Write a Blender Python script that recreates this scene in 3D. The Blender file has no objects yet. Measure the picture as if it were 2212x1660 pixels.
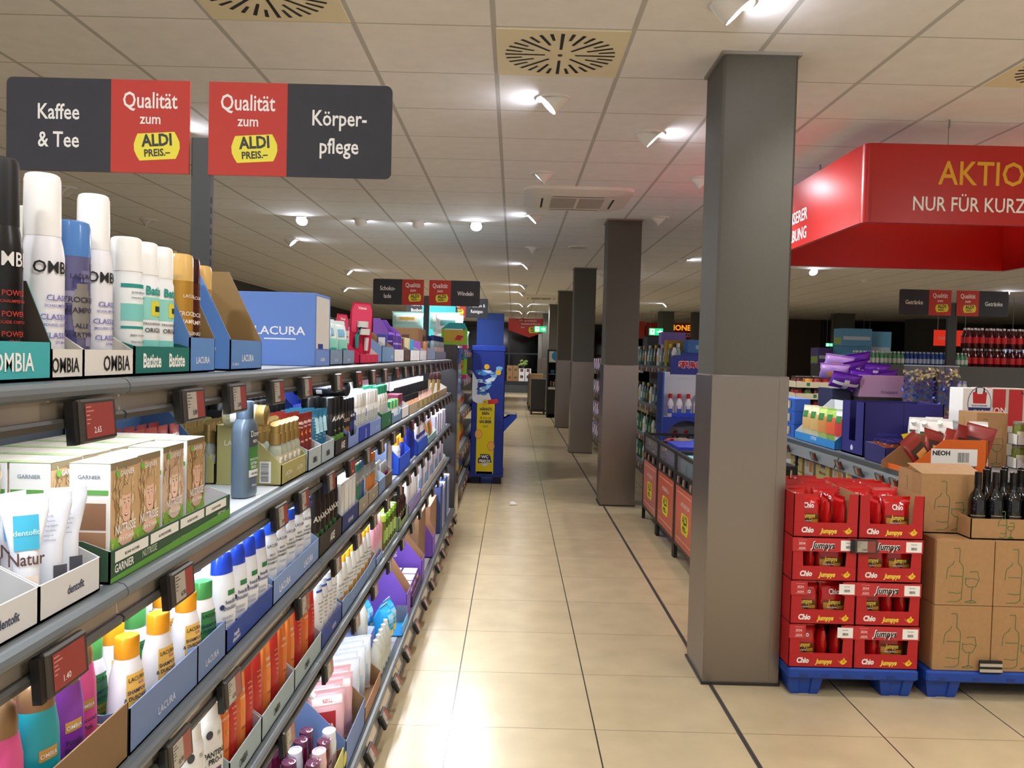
import bpy, math, random
from mathutils import Vector, Matrix
SC = bpy.context.scene
COL = SC.collection
PI = math.pi
rnd = random.Random(7)

# ---------------------------------------------------------------- camera
EYE = Vector((0.0, 0.0, 1.55))
FPX, pitch, roll, yaw = 1790.0, math.atan(61 / 1790), 0.0255, 2 / 1790
fw = Vector((-math.sin(yaw) * math.cos(pitch), math.cos(yaw) * math.cos(pitch), -math.sin(pitch)))
r0 = Vector((math.cos(yaw), math.sin(yaw), 0)); u0 = r0.cross(fw)
rt = r0 * math.cos(roll) + u0 * math.sin(roll); up = u0 * math.cos(roll) - r0 * math.sin(roll)
cam = bpy.data.cameras.new('camera'); cam.sensor_width = 36; cam.lens = FPX / 2212 * 36
cam.clip_start = 0.05; cam.clip_end = 200
camo = bpy.data.objects.new('camera', cam); COL.objects.link(camo)
camo.matrix_world = Matrix(((rt.x, up.x, -fw.x, EYE.x), (rt.y, up.y, -fw.y, EYE.y), (rt.z, up.z, -fw.z, EYE.z), (0, 0, 0, 1)))
SC.camera = camo

# ---------------------------------------------------------------- world, exposure
SC.view_settings.view_transform = 'Standard'; SC.view_settings.look = 'None'
SC.view_settings.gamma = 1; SC.view_settings.use_curve_mapping = False
SC.view_settings.exposure = 0.27
W = bpy.data.worlds.new('world'); SC.world = W; W.use_nodes = True
W.node_tree.nodes['Background'].inputs[0].default_value = (1.0, 0.96, 0.9, 1)
W.node_tree.nodes['Background'].inputs[1].default_value = 0.5
cy = SC.cycles
cy.max_bounces = 7; cy.diffuse_bounces = 4; cy.glossy_bounces = 3; cy.transmission_bounces = 6; cy.transparent_max_bounces = 8
cy.use_denoising = True; cy.caustics_reflective = False; cy.caustics_refractive = False
cy.sample_clamp_indirect = 4.0; cy.use_adaptive_sampling = True; cy.adaptive_threshold = 0.02

# ---------------------------------------------------------------- materials
def lin(h):
    h = h.lstrip('#'); o = []
    for i in (0, 2, 4):
        c = int(h[i:i + 2], 16) / 255
        o.append(c / 12.92 if c <= .04045 else ((c + .055) / 1.055) ** 2.4)
    return (o[0], o[1], o[2], 1)
MATS = {}
def mat(h, rough=.5, metal=0, trans=0, emit=0, alpha=1, coat=0, noise=0, nscale=40):
    k = (h, rough, metal, trans, emit, alpha, coat, noise, nscale)
    if k in MATS: return MATS[k]
    m = bpy.data.materials.new('paint' + h); m.use_nodes = True
    b = m.node_tree.nodes['Principled BSDF']; I = b.inputs
    I['Base Color'].default_value = lin(h); I['Roughness'].default_value = rough; I['Metallic'].default_value = metal
    I['Transmission Weight'].default_value = trans; I['Alpha'].default_value = alpha
    if trans: I['IOR'].default_value = 1.33
    if coat: I['Coat Weight'].default_value = coat
    if emit: I['Emission Color'].default_value = lin(h); I['Emission Strength'].default_value = emit
    if noise:
        nt = m.node_tree; t = nt.nodes.new('ShaderNodeTexCoord'); n = nt.nodes.new('ShaderNodeTexNoise')
        n.inputs['Scale'].default_value = nscale; n.inputs['Detail'].default_value = 4
        r = nt.nodes.new('ShaderNodeValToRGB'); c = lin(h)
        r.color_ramp.elements[0].position = .3; r.color_ramp.elements[1].position = .7
        r.color_ramp.elements[0].color = tuple(x * (1 - noise) for x in c[:3]) + (1,)
        r.color_ramp.elements[1].color = tuple(min(1, x * (1 + noise)) for x in c[:3]) + (1,)
        nt.links.new(t.outputs['Object'], n.inputs['Vector']); nt.links.new(n.outputs['Fac'], r.inputs['Fac'])
        nt.links.new(r.outputs['Color'], I['Base Color'])
    MATS[k] = m
    return m
def G(h, **k): k.setdefault('rough', .25); return mat(h, **k)      # glossy plastic
def K(h, **k): k.setdefault('rough', .6); return mat(h, **k)       # printed card

# ---------------------------------------------------------------- lettering
TXT = {}
def glyphs(s, bold=0.0, res=2):
    k = (s, bold)
    if k not in TXT:
        cu = bpy.data.curves.new('t', 'FONT'); cu.body = s; cu.resolution_u = res; cu.offset = bold; cu.align_x = 'CENTER'
        cu.space_line = .85
        o = bpy.data.objects.new('t', cu); COL.objects.link(o)
        me = bpy.data.meshes.new_from_object(o.evaluated_get(bpy.context.evaluated_depsgraph_get()))
        TXT[k] = ([(v.co.x, v.co.y) for v in me.vertices], [tuple(p.vertices) for p in me.polygons])
        bpy.data.objects.remove(o); bpy.data.curves.remove(cu); bpy.data.meshes.remove(me)
    return TXT[k]

# ---------------------------------------------------------------- mesh collector
class MB:
    def __init__(s): s.v = []; s.f = []; s.mi = []; s.sm = []; s.ms = []
    def m(s, m):
        if m not in s.ms: s.ms.append(m)
        return s.ms.index(m)
    def add(s, vs, fs, m, sm=False):
        o = len(s.v); s.v += [tuple(p) for p in vs]; i = s.m(m)
        for f in fs: s.f.append(tuple(o + a for a in f)); s.mi.append(i); s.sm.append(sm)
        return s
    def poly(s, pts, m): return s.add(pts, [tuple(range(len(pts)))], m)
    def box(s, x0, x1, y0, y1, z0, z1, m):
        v = [(x0, y0, z0), (x1, y0, z0), (x1, y1, z0), (x0, y1, z0), (x0, y0, z1), (x1, y0, z1), (x1, y1, z1), (x0, y1, z1)]
        return s.add(v, [(3, 2, 1, 0), (4, 5, 6, 7), (0, 1, 5, 4), (1, 2, 6, 5), (2, 3, 7, 6), (3, 0, 4, 7)], m)
    def bbox(s, x0, x1, y0, y1, z0, z1, m, b=.003):       # box with eased edges
        def ring(z, i): return [(x0 + i, y0 + b - (b if 0 else 0), z)]
        def oct_(z, d):
            a0, a1, c0, c1 = x0 + d, x1 - d, y0 + d, y1 - d
            return [(a0 + b, c0, z), (a1 - b, c0, z), (a1, c0 + b, z), (a1, c1 - b, z), (a1 - b, c1, z), (a0 + b, c1, z), (a0, c1 - b, z), (a0, c0 + b, z)]
        return s.rings([oct_(z0, b), oct_(z0 + b, 0), oct_(z1 - b, 0), oct_(z1, b)], m, sm=False)
    def rings(s, R, m, cap0=True, cap1=True, sm=True):
        n = len(R[0]); v = [p for r in R for p in r]; f = []
        for i in range(len(R) - 1):
            for j in range(n):
                k = (j + 1) % n; f.append((i * n + j, i * n + k, (i + 1) * n + k, (i + 1) * n + j))
        if cap0: f.append(tuple(range(n - 1, -1, -1)))
        if cap1: f.append(tuple((len(R) - 1) * n + j for j in range(n)))
        return s.add(v, f, m, sm)
    def prism(s, pts, fn, d0, d1, m, side=None):           # 2D outline extruded: fn(u, v, d) -> xyz
        n = len(pts); v = [fn(u, w, d0) for u, w in pts] + [fn(u, w, d1) for u, w in pts]
        s.add(v, [tuple(range(n - 1, -1, -1)), tuple(range(n, 2 * n))], m)
        return s.add(v, [(j, (j + 1) % n, n + (j + 1) % n, n + j) for j in range(n)], side or m)
    def tube(s, pts, r, m, n=8):
        R = []; P = [Vector(p) for p in pts]
        for i, p in enumerate(P):
            d = (P[min(i + 1, len(P) - 1)] - P[max(i - 1, 0)]).normalized()
            a = Vector((0, 0, 1)) if abs(d.z) < .9 else Vector((1, 0, 0))
            e1 = d.cross(a).normalized(); e2 = e1.cross(d)
            rr = r[i] if isinstance(r, (list, tuple)) else r
            R.append([tuple(p + e1 * rr * math.cos(2 * PI * j / n) - e2 * rr * math.sin(2 * PI * j / n)) for j in range(n)])
        return s.rings(R, m)
    def text(s, t, size, fn, m, x=0, y=0, bold=0.012, xs=1.0, sh=0.0, al='c', res=2):
        V, F = glyphs(t, bold, res)
        if not V: return s
        x0 = min(a for a, _ in V); x1 = max(a for a, _ in V)
        dx = 0 if al == 'c' else (-x0 if al == 'l' else -x1)
        if al == 'c': dx = -(x0 + x1) / 2
        return s.add([fn(x + (a + dx + sh * b) * size * xs, y + b * size) for a, b in V], F, m)
    def build(s, name, parent=None, angle=.7):
        me = bpy.data.meshes.new(name); me.from_pydata(s.v, [], s.f)
        for m in s.ms: me.materials.append(m)
        me.polygons.foreach_set('material_index', s.mi); me.polygons.foreach_set('use_smooth', s.sm)
        me.update()
        if any(s.sm): me.set_sharp_from_angle(angle=angle)
        o = bpy.data.objects.new(name, me); COL.objects.link(o)
        if parent is not None: o.parent = parent
        return o

def tag(o, label, cat, group=None, kind=None):
    o['label'] = label; o['category'] = cat
    if group: o['group'] = group
    if kind: o['kind'] = kind
    return o
def thing(name, label='', cat='', loc=(0, 0, 0), rz=0, group=None):
    o = bpy.data.objects.new(name, None); COL.objects.link(o); o.empty_display_size = .02
    o.location = loc; o.rotation_euler = (0, 0, rz)
    return tag(o, label, cat, group)
def struct(o): o['kind'] = 'structure'; return o
def dup(root):
    r = root.copy(); COL.objects.link(r)
    for c in root.children:
        d = c.copy(); COL.objects.link(d); d.parent = r
        for g in c.children:
            e = g.copy(); COL.objects.link(e); e.parent = d
    return r
USED = set()
def put(p, x, y, z, label, group=None, rz=0, tilt=None, scale=None):
    """place a thing: the first time the prototype itself, afterwards a copy of it and of its parts"""
    o = p if p.name not in USED else dup(p)
    USED.add(p.name); USED.add(o.name)
    o.location = (x, y, z); o.rotation_euler = (tilt[0] if tilt else 0, tilt[1] if tilt else 0, rz)
    o.scale = scale or (1, 1, 1)
    o['label'] = label
    if group: o['group'] = group
    return o
ORD = ['first', 'second', 'third', 'fourth', 'fifth', 'sixth', 'seventh', 'eighth', 'ninth', 'tenth', 'eleventh', 'twelfth',
       'thirteenth', 'fourteenth', 'fifteenth', 'sixteenth', 'seventeenth', 'eighteenth', 'nineteenth', 'twentieth'] + \
      ['twenty-' + w for w in 'first second third fourth fifth sixth seventh eighth ninth'.split()] + ['thirtieth'] + \
      ['thirty-' + w for w in 'first second third fourth fifth sixth seventh eighth ninth'.split()] + ['fortieth']
AISLE = PI / 2      # turn that makes a front (local -Y) face the aisle from the long shelf
# ================================================================ room shell
def grid_mat(name, base, line_x, line_y, x0, px, y0, py, wx, wy, rough, mott, nsc, bump):
    m = bpy.data.materials.new(name); m.use_nodes = True; nt = m.node_tree; N = nt.nodes; L = nt.links
    b = N['Principled BSDF']; tc = N.new('ShaderNodeTexCoord'); sp = N.new('ShaderNodeSeparateXYZ')
    L.new(tc.outputs['Object'], sp.inputs[0])
    def M(op, a, c=None):
        n = N.new('ShaderNodeMath'); n.operation = op
        for i, q in enumerate((a, c)):
            if q is None: continue
            if isinstance(q, (int, float)): n.inputs[i].default_value = q
            else: L.new(q, n.inputs[i])
        return n.outputs[0]
    def line(sock, o, p, w):
        f = M('FRACT', M('DIVIDE', M('SUBTRACT', sock, o - 50 * p), p))
        d = M('MULTIPLY', M('SUBTRACT', .5, M('ABSOLUTE', M('SUBTRACT', f, .5))), p)
        return M('LESS_THAN', d, w / 2)
    lx = line(sp.outputs[0], x0, px, wx); ly = line(sp.outputs[1], y0, py, wy)
    n = N.new('ShaderNodeTexNoise'); n.inputs['Scale'].default_value = nsc; n.inputs['Detail'].default_value = 6
    L.new(tc.outputs['Object'], n.inputs['Vector'])
    r = N.new('ShaderNodeValToRGB'); c = lin(base)
    r.color_ramp.elements[0].position = .3; r.color_ramp.elements[1].position = .7
    r.color_ramp.elements[0].color = tuple(v * (1 - mott) for v in c[:3]) + (1,)
    r.color_ramp.elements[1].color = tuple(min(1, v * (1 + mott)) for v in c[:3]) + (1,)
    L.new(n.outputs['Fac'], r.inputs['Fac'])
    def mix(f, a, col):
        k = N.new('ShaderNodeMix'); k.data_type = 'RGBA'; L.new(f, k.inputs[0]); L.new(a, k.inputs[6]); k.inputs[7].default_value = lin(col)
        return k.outputs[2]
    L.new(mix(lx, mix(ly, r.outputs['Color'], line_y), line_x), b.inputs['Base Color'])
    b.inputs['Roughness'].default_value = rough
    if bump:
        n2 = N.new('ShaderNodeTexNoise'); n2.inputs['Scale'].default_value = 160; n2.inputs['Detail'].default_value = 3
        L.new(tc.outputs['Object'], n2.inputs['Vector'])
        h = M('SUBTRACT', n2.outputs['Fac'], M('MULTIPLY', M('MAXIMUM', lx, ly), .8))
        bp = N.new('ShaderNodeBump'); bp.inputs['Strength'].default_value = bump; bp.inputs['Distance'].default_value = .004
        L.new(h, bp.inputs['Height']); L.new(bp.outputs[0], b.inputs['Normal'])
    return m
XL, XR, YN, YF = -5.9, 20.0, -4.0, 36.0
floor_m = grid_mat('floor tiles', '#cdba95', '#3a342c', '#8d7d64', -.225, .603, 3.404, .6, .006, .004, .24, .07, 5, 0)
ceil_m = grid_mat('ceiling tiles', '#f0eff2', '#bebdbd', '#bcb9b5', -.125, .62, 3.705, .625, .024, .010, .9, .03, 9, .22)
struct(MB().box(XL, XR, YN, YF, -.1, 0, floor_m).build('floor'))
struct(MB().box(XL, XR, YN, YF, 3.0, 3.1, ceil_m).build('ceiling'))
dark_wall = mat('#3b3733', .8, noise=.08, nscale=3)
struct(MB().box(XL - .1, XL, YN, YF, 0, 3, dark_wall).build('wall_left'))
struct(MB().box(XR, XR + .1, YN, YF, 0, 3, mat('#57504a', .8)).build('wall_right'))
struct(MB().box(XL, XR, YF, YF + .1, 0, 3, mat('#4a4640', .8)).build('wall_back'))
struct(MB().box(6.2, XR, 27.5, 27.6, 0, 3, mat('#55463d', .8)).build('wall_side'))
mm = mat('#6b6a68', .35, metal=.8)
struct(MB().box(.972, .992, YN, YF, 0, .0012, mm).box(.978, .986, YN, YF, .0012, .0018, mat('#3a3836', .5)).build('trim_1'))
# dark night windows in the far walls
glass_dark = mat('#07090b', .08); frame_m = mat('#23272a', .4, metal=.5)
def window(n, x0, x1, y, z0, z1, nx, nz):
    w = bpy.data.objects.new('window_%d' % n, None); COL.objects.link(w); struct(w)
    MB().box(x0, x1, y - .04, y - .02, z0, z1, glass_dark).build('pane', w)
    f = MB()
    for i in range(nx + 1):
        x = x0 + (x1 - x0) * i / nx; f.box(x - .04, x + .04, y - .08, y - .005, z0, z1, frame_m)
    for i in range(nz + 1):
        z = z0 + (z1 - z0) * i / nz; f.box(x0, x1, y - .075, y - .01, z - .035, z + .035, frame_m)
    f.build('frame', w)
window(1, -4.4, 2.6, YF, .55, 2.75, 5, 2)
window(2, 10.2, 13.6, 27.5, .9, 2.98, 1, 1)
window(3, 16.2, 19.9, 27.5, .9, 2.98, 1, 1)
window(4, 3.0, 6.0, YF, .5, 2.8, 3, 2)
window(5, 7.6, 8.6, 27.5, .1, 2.98, 1, 1)

# pillars: grey paint above, brushed steel below
grey_p = mat('#524f48', .7, noise=.03, nscale=60)
def steel_mat():
    m = bpy.data.materials.new('brushed steel'); m.use_nodes = True; nt = m.node_tree; b = nt.nodes['Principled BSDF']
    b.inputs['Base Color'].default_value = lin('#948c86'); b.inputs['Metallic'].default_value = 1
    tc = nt.nodes.new('ShaderNodeTexCoord'); mp = nt.nodes.new('ShaderNodeMapping'); mp.inputs['Scale'].default_value = (3, 3, 260)
    n = nt.nodes.new('ShaderNodeTexNoise'); n.inputs['Scale'].default_value = 3; n.inputs['Detail'].default_value = 5
    mr = nt.nodes.new('ShaderNodeMapRange'); mr.inputs[3].default_value = .27; mr.inputs[4].default_value = .42
    bp = nt.nodes.new('ShaderNodeBump'); bp.inputs['Strength'].default_value = .05; bp.inputs['Distance'].default_value = .002
    L = nt.links; L.new(tc.outputs['Object'], mp.inputs[0]); L.new(mp.outputs[0], n.inputs['Vector'])
    L.new(n.outputs['Fac'], mr.inputs[0]); L.new(mr.outputs[0], b.inputs['Roughness']); L.new(n.outputs['Fac'], bp.inputs['Height']); L.new(bp.outputs[0], b.inputs['Normal'])
    return m
steel = steel_mat(); steel_d = mat('#4d4a47', .4, metal=.9)
def pillar(x, y, label, s=.35, clad=True):
    t = thing('pillar', label, 'pillar', (x, y, 0)); struct(t); h = s / 2
    MB().bbox(-h, h, -h, h, 0, 3, grey_p, .012).build('column', t)
    MB().box(-h - .012, h + .012, -h - .012, h + .012, 2.985, 3.0, mat('#8f8b85', .6)).build('collar', t)
    if clad:
        c = MB(); k = h + .006
        c.bbox(-k, k, -k, k, .004, 1.485, steel, .006)
        for sx in (-1, 1):
            c.box(sx * k - (.045 if sx > 0 else 0), sx * k + (.045 if sx < 0 else 0), -k - .0015, -k, .01, 1.483, steel)
            c.box(sx * k - (.0 if sx > 0 else .0015), sx * k + (.0015 if sx > 0 else 0), -k, -k + .05, .01, 1.483, steel)
        c.build('steel_cladding', t)
        e = MB(); q = k + .008
        e.box(-q, q, -q, q, 0, .012, steel_d); e.build('floor_trim', t)
for i, y in enumerate((4.105, 8.83, 13.57, 18.3, 23.05, 27.8, 32.5)):
    pillar(1.125, y, 'grey pillar with brushed steel cladding, %s in the row along the aisle' % ORD[i])
pillar(9.4, 23.8, 'thick grey pillar behind the drinks shelf, before the dark window', .5, False)
pillar(4.55, 25.0, 'grey pillar before the glowing red offers banner', .42, False)
pillar(5.55, 25.0, 'slim grey pillar beside the glowing red offers banner', .42, False)
pillar(12.6, 25.5, 'wide grey pillar behind the water bottle packs', .85, False)

# ---------------------------------------------------------------- ceiling fittings
white = mat('#eceae6', .4); lamp_on = mat('#f4f6ff', .4, emit=130); lamp_off = mat('#bdbab4', .25)
def spot_proto(on):
    t = thing('ceiling_spotlight', '', 'ceiling light')
    R = [[(r * math.cos(a), r * math.sin(a), z) for a in [2 * PI * j / 28 for j in range(28)]] for r, z in ((.098, 0), (.096, -.008), (.078, -.011), (.074, 0))]
    MB().rings(R, white).build('trim_ring', t)
    th = .78; ax = Vector((math.sin(th), 0, -math.cos(th))); e1 = Vector((math.cos(th), 0, math.sin(th))); e2 = Vector((0, 1, 0))
    def ring(r, d): return [tuple(Vector((-.02, 0, .006)) + ax * d + e1 * r * math.cos(2 * PI * j / 28) + e2 * r * math.sin(2 * PI * j / 28)) for j in range(28)]
    ho = MB(); ho.rings([ring(.06, -.03), ring(.064, .03), ring(.066, .066), ring(.060, .070), ring(.058, .062)], white, cap1=False); ho = ho.build('housing', t)
    b = MB(); b.rings([ring(.058, .060), ring(.057, .064)], lamp_on if on else lamp_off, cap0=False).build('lens', t)
    return t
SP_ON = spot_proto(True); SP_OFF = spot_proto(False)
def spot(x, y, aim, label, on=True, e=None, tilt=.72):
    if e is None: e = 90 if y < 12 else 115
    rz = {'R': 0, 'N': PI / 2, 'L': PI, 'C': -PI / 2}[aim]
    o = put(SP_ON if on else SP_OFF, x, y, 3.0, label, rz=rz)
    if on:
        l = bpy.data.lights.new('spot', 'SPOT'); l.energy = e; l.spot_size = 1.95; l.spot_blend = .8; l.shadow_soft_size = .05
        l.color = (1.0, .99, .972)
        q = bpy.data.objects.new('spot_light', l); COL.objects.link(q); d = Vector((math.cos(rz) * math.sin(tilt), math.sin(rz) * math.sin(tilt), -math.cos(tilt)))
        q.location = Vector((x, y, 2.985)) + d * .1; q.rotation_euler = d.to_track_quat('-Z', 'Y').to_euler()
LIT = 'lit ceiling spotlight '
for a in ((.185, 4.70, 'L', LIT + 'just beyond the round air vent over the aisle'), (.835, 5.37, 'R', LIT + 'close to the first steel pillar'),
          (1.46, 6.66, 'R', LIT + 'half hidden by the first pillar'), (.18, 8.57, 'L', LIT + 'just behind the air conditioning cassette'),
          (-.447, 9.17, 'C', LIT + 'shining at the viewer above the nappies sign'), (-2.34, 9.09, 'C', LIT + 'shining at the viewer beside the big sign post'),
          (-2.95, 10.9, 'R', LIT + 'over the coffee aisle behind the sign post'), (-2.98, 14.8, 'R', LIT + 'deep over the coffee aisle, above the chocolate sign'),
          (-1.705, 9.08, 'N', 'white ceiling spotlight turned away, nearer the sign post of two'), (-1.086, 9.14, 'N', 'white ceiling spotlight turned away, nearer the aisle of two'),
          (.17, 13.1, 'L', LIT + 'over the aisle behind the second pillar'), (.175, 16.97, 'L', LIT + 'over the aisle beside the third pillar top'),
          (.16, 18.95, 'L', LIT + 'over the aisle just before the far cassette'), (.2, 23.1, 'L', LIT + 'facing the shelf over the far aisle'),
          (.36, 23.1, 'R', LIT + 'facing the pillars over the far aisle'), (.22, 27.0, 'L', LIT + 'facing the shelf before the red guarantee sign'),
          (.4, 27.0, 'R', LIT + 'facing the pillars before the red guarantee sign'), (1.48, 14.4, 'R', LIT + 'between the second and third pillar tops'),
          (4.6, 12.9, 'C', LIT + 'low behind the big red banner box'), (9.3, 15.8, 'C', LIT + 'glaring over the drinks sign'),
          (-3.9, 19.0, 'R', LIT + 'far over the coffee aisle beside the blue carton'), (3.9, 21.5, 'L', LIT + 'before the far grey pillar beyond the cleaners'),
          (4.4, 18.5, 'R', LIT + 'over the cleaners shelf beyond the pillars'), (-1.6, 21.0, 'R', LIT + 'far behind the hanging shelf signs')):
    spot(*a)
OFF = 'unlit white ceiling spotlight '
for a in ((.19, 6.62, 'L', OFF + 'in front of the air conditioning cassette'), (1.454, 8.515, 'R', OFF + 'beside the second pillar top'),
          (.213, 11.1, 'L', OFF + 'over the aisle behind the cassette'), (-4.18, 7.7, 'R', OFF + 'near the coffee sign over the other aisle'),
          (-4.22, 9.53, 'R', OFF + 'farther over the coffee aisle')):
    spot(*a, on=False)
# lamp rows carried on overhead, plus spots added to brighten signs, floor and ceiling
for x, y, aim, e, tl in ((.18, 2.7, 'L', 36, .72), (.84, 3.4, 'R', 55, .72), (.18, .75, 'L', 38, .72), (.84, 1.4, 'R', 55, .72), (.18, -1.2, 'L', 50, .72), (-2.3, 2.6, 'R', 60, .72), (3.0, 3.0, 'R', 70, .72),
                        (3.6, .8, 'N', 60, .6), (-1.09, -.4, 'N', 45, .85), (.18, -.6, 'L', 55, .85), (-2.3, -.3, 'N', 45, .85), (1.46, .2, 'R', 70, .6), (2.6, 1.4, 'R', 70, .5), (3.9, 5.4, 'C', 70, .72), (4.6, 8.6, 'C', 70, .72), (-2.3, 5.5, 'R', 60, .72), (2.4, 12.0, 'R', 70, .72), (6.5, 6.0, 'N', 80, .72), (3.3, 7.6, 'L', 60, .6), (-.2, -1.9, 'C', 120, .3), (1.4, -2.1, 'C', 120, .3), (2.9, -1.2, 'C', 120, .3), (4.6, .6, 'R', 120, .3), (5.4, 3.2, 'R', 120, .3), (-1.9, -2.0, 'C', 110, .3), (2.3, 1.1, 'L', 70, .3), (-3.4, 1.2, 'R', 90, .4), (.3, 31.5, 'N', 220, .6), (-1.2, 31.5, 'N', 150, .6)):
    spot(x, y, aim, 'lit ceiling spotlight among continued rows and added fill lamps, outside the picture', e=e, tilt=tl)
bpy.context.view_layer.update()
for o in COL.objects:
    if o.type == 'EMPTY' and str(o.get('label', '')).endswith('outside the picture'): o['group'] = 'lamps over the viewer'

cream = mat('#ece3c6', .5); black = mat('#0b0b0c', .6)
vp = thing('ceiling_vent', '', 'air vent')
MB().bbox(-.302, .302, -.302, .302, -.006, .0, cream, .002).build('plate', vp)
sl = MB()
for k in range(32):
    a = 2 * PI * k / 32; ri = .072 if k % 4 == 0 else (.135 if k % 2 == 0 else .185); ro = .262; w = .0085
    c, s = math.cos(a), math.sin(a)
    sl.add([(c * ri - s * w * .8, s * ri + c * w * .8, -.0072), (c * ri + s * w * .8, s * ri - c * w * .8, -.0072), (c * ro + s * w, s * ro - c * w, -.0072), (c * ro - s * w, s * ro + c * w, -.0072)], [(3, 2, 1, 0)], black)
sl.build('swirl_grille', vp)
b = MB(); b.rings([[(r * math.cos(2 * PI * j / 20), r * math.sin(2 * PI * j / 20), z) for j in range(20)] for r, z in ((.012, -.006), (.010, -.010))], steel_d); b.build('screw', vp)
put(vp, .185, 4.017, 3.0, 'square ceiling vent with black swirl slots, whole above the aisle')
put(vp, -1.055, 3.39, 3.0, 'swirl ceiling vent cut by the top edge, above the body care sign')
put(vp, 2.665, 4.017, 3.0, 'swirl ceiling vent peeking in above the red banner box')
# air conditioning cassettes
ac = thing('air_conditioner', '', 'air conditioner')
def rr(h, r, z, n=5):
    P = []
    for cx, cyy, a0 in ((h - r, h - r, 0), (-h + r, h - r, PI / 2), (-h + r, -h + r, PI), (h - r, -h + r, 1.5 * PI)):
        for j in range(n + 1): P.append((cx + r * math.cos(a0 + PI / 2 * j / n), cyy + r * math.sin(a0 + PI / 2 * j / n), z))
    return P
acw = mat('#e9e6df', .35)
MB().rings([rr(.36, .06, -.058), rr(.38, .07, -.056), rr(.475, .12, -.026), rr(.475, .12, 0)], acw).build('panel', ac)
g = MB(); g.box(-.235, .235, -.235, .235, -.0615, -.057, mat('#b9b3aa', .6)); g.box(-.012, .012, -.235, .235, -.0625, -.0612, acw)
for k in range(18): g.box(-.23, .23, -.228 + k * .0268, -.222 + k * .0268, -.0622, -.0612, mat('#a39d95', .6))
g.build('intake_grille', ac)
for k in range(4):
    a = k * PI / 2; c, s = math.cos(a), math.sin(a)
    f = lambda u, v, d: (c * u - s * v, s * u + c * v, d)
    v = MB(); v.prism([(-.24, -.335), (.24, -.335), (.24, -.285), (-.24, -.285)], f, -.0605, -.054, acw); v.prism([(-.225, -.322), (.225, -.322), (.225, -.304), (-.225, -.304)], f, -.0615, -.0604, black); v.build('air_outlet', ac)
put(ac, .53, 7.55, 3.0, 'white ceiling air conditioning cassette, large, before the second pillar')
put(ac, .62, 20.0, 3.0, 'small far white ceiling cassette over the aisle end')
sp = thing('ceiling_speaker', 'flat round ceiling speaker over the aisle before the second pillar', 'speaker', (.81, 10.94, 3.0))
MB().rings([[(r * math.cos(2 * PI * j / 28), r * math.sin(2 * PI * j / 28), z) for j in range(28)] for r, z in ((.125, 0), (.12, -.012), (.10, -.014))], mat('#cfcbc4', .6)).build('speaker_grille', sp)
MB().rings([[(r * math.cos(2 * PI * j / 28), r * math.sin(2 * PI * j / 28), z) for j in range(28)] for r, z in ((.135, 0), (.133, -.006), (.122, -.008))], white).build('trim_ring', sp)
for i, (x, y, l) in enumerate(((5.95, 14.2, 'white smoke detector on the ceiling beyond the red banner box'), (-2.5, 17.0, 'white smoke detector far over the coffee aisle'), (3.55, 20.3, 'white smoke detector before the far grey pillar'))):
    t = thing('smoke_detector', l, 'smoke detector', (x, y, 3.0))
    MB().rings([[(r * math.cos(2 * PI * j / 20), r * math.sin(2 * PI * j / 20), z) for j in range(20)] for r, z in ((.06, 0), (.06, -.02), (.045, -.03))], white).build('base', t)
    MB().rings([[(r * math.cos(2 * PI * j / 20), r * math.sin(2 * PI * j / 20), z) for j in range(20)] for r, z in ((.04, -.03), (.034, -.05), (.02, -.054))], white).build('sensor_head', t)
# ================================================================ long shelf along the aisle
shelf_c = mat('#c9ccce', .45); lip_c = mat('#6d7376', .35, metal=.25); rail_c = mat('#3f3d39', .4); dark_c = mat('#37353a', .55)
strip_c = mat('#cfc4b4', .12, metal=.6); black_pl = mat('#0d0c0c', .4)
LV = [1.505, 1.21, .93, .632]          # heights of the four shelves
XLIP, XBACK = -.545, -.915
JN = [-1.32, -.07, 1.18, 2.42, 3.68, 4.93, 6.18, 7.40]
led = mat('#eef3ff', .4, emit=2)
gon = thing('gondola_shelf', 'long dark grey double sided supermarket shelf of body care goods along the aisle', 'shelf')
MB().box(XBACK - .012, XBACK + .012, JN[0], JN[-1], 0, 1.50, mat('#4a4c50', .5)).build('back_panel', gon)
for y in JN[:-1]:
    if y < .5: continue
    u = MB(); u.box(XBACK - .028, XBACK + .028, y - .013, y + .013, 0, 2.155 if abs(y - 2.42) < .1 else 1.52, mat('#2f3335', .45))
    for k in range(60):
        z = .2 + k * .03
        if z < (2.12 if abs(y - 2.42) < .1 else 1.5): u.box(XBACK + .0282, XBACK + .0288, y - .004, y + .004, z, z + .018, black_pl)
    u.build('upright', gon)
def lip_profile(x, z):      # rounded bull-nose of the shelf front
    return [(x - .05, z - .002), (x - .016, z), (x - .007, z - .002), (x - .002, z - .007), (x, z - .013), (x - .001, z - .019), (x - .006, z - .023), (x - .026, z - .023)]
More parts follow.
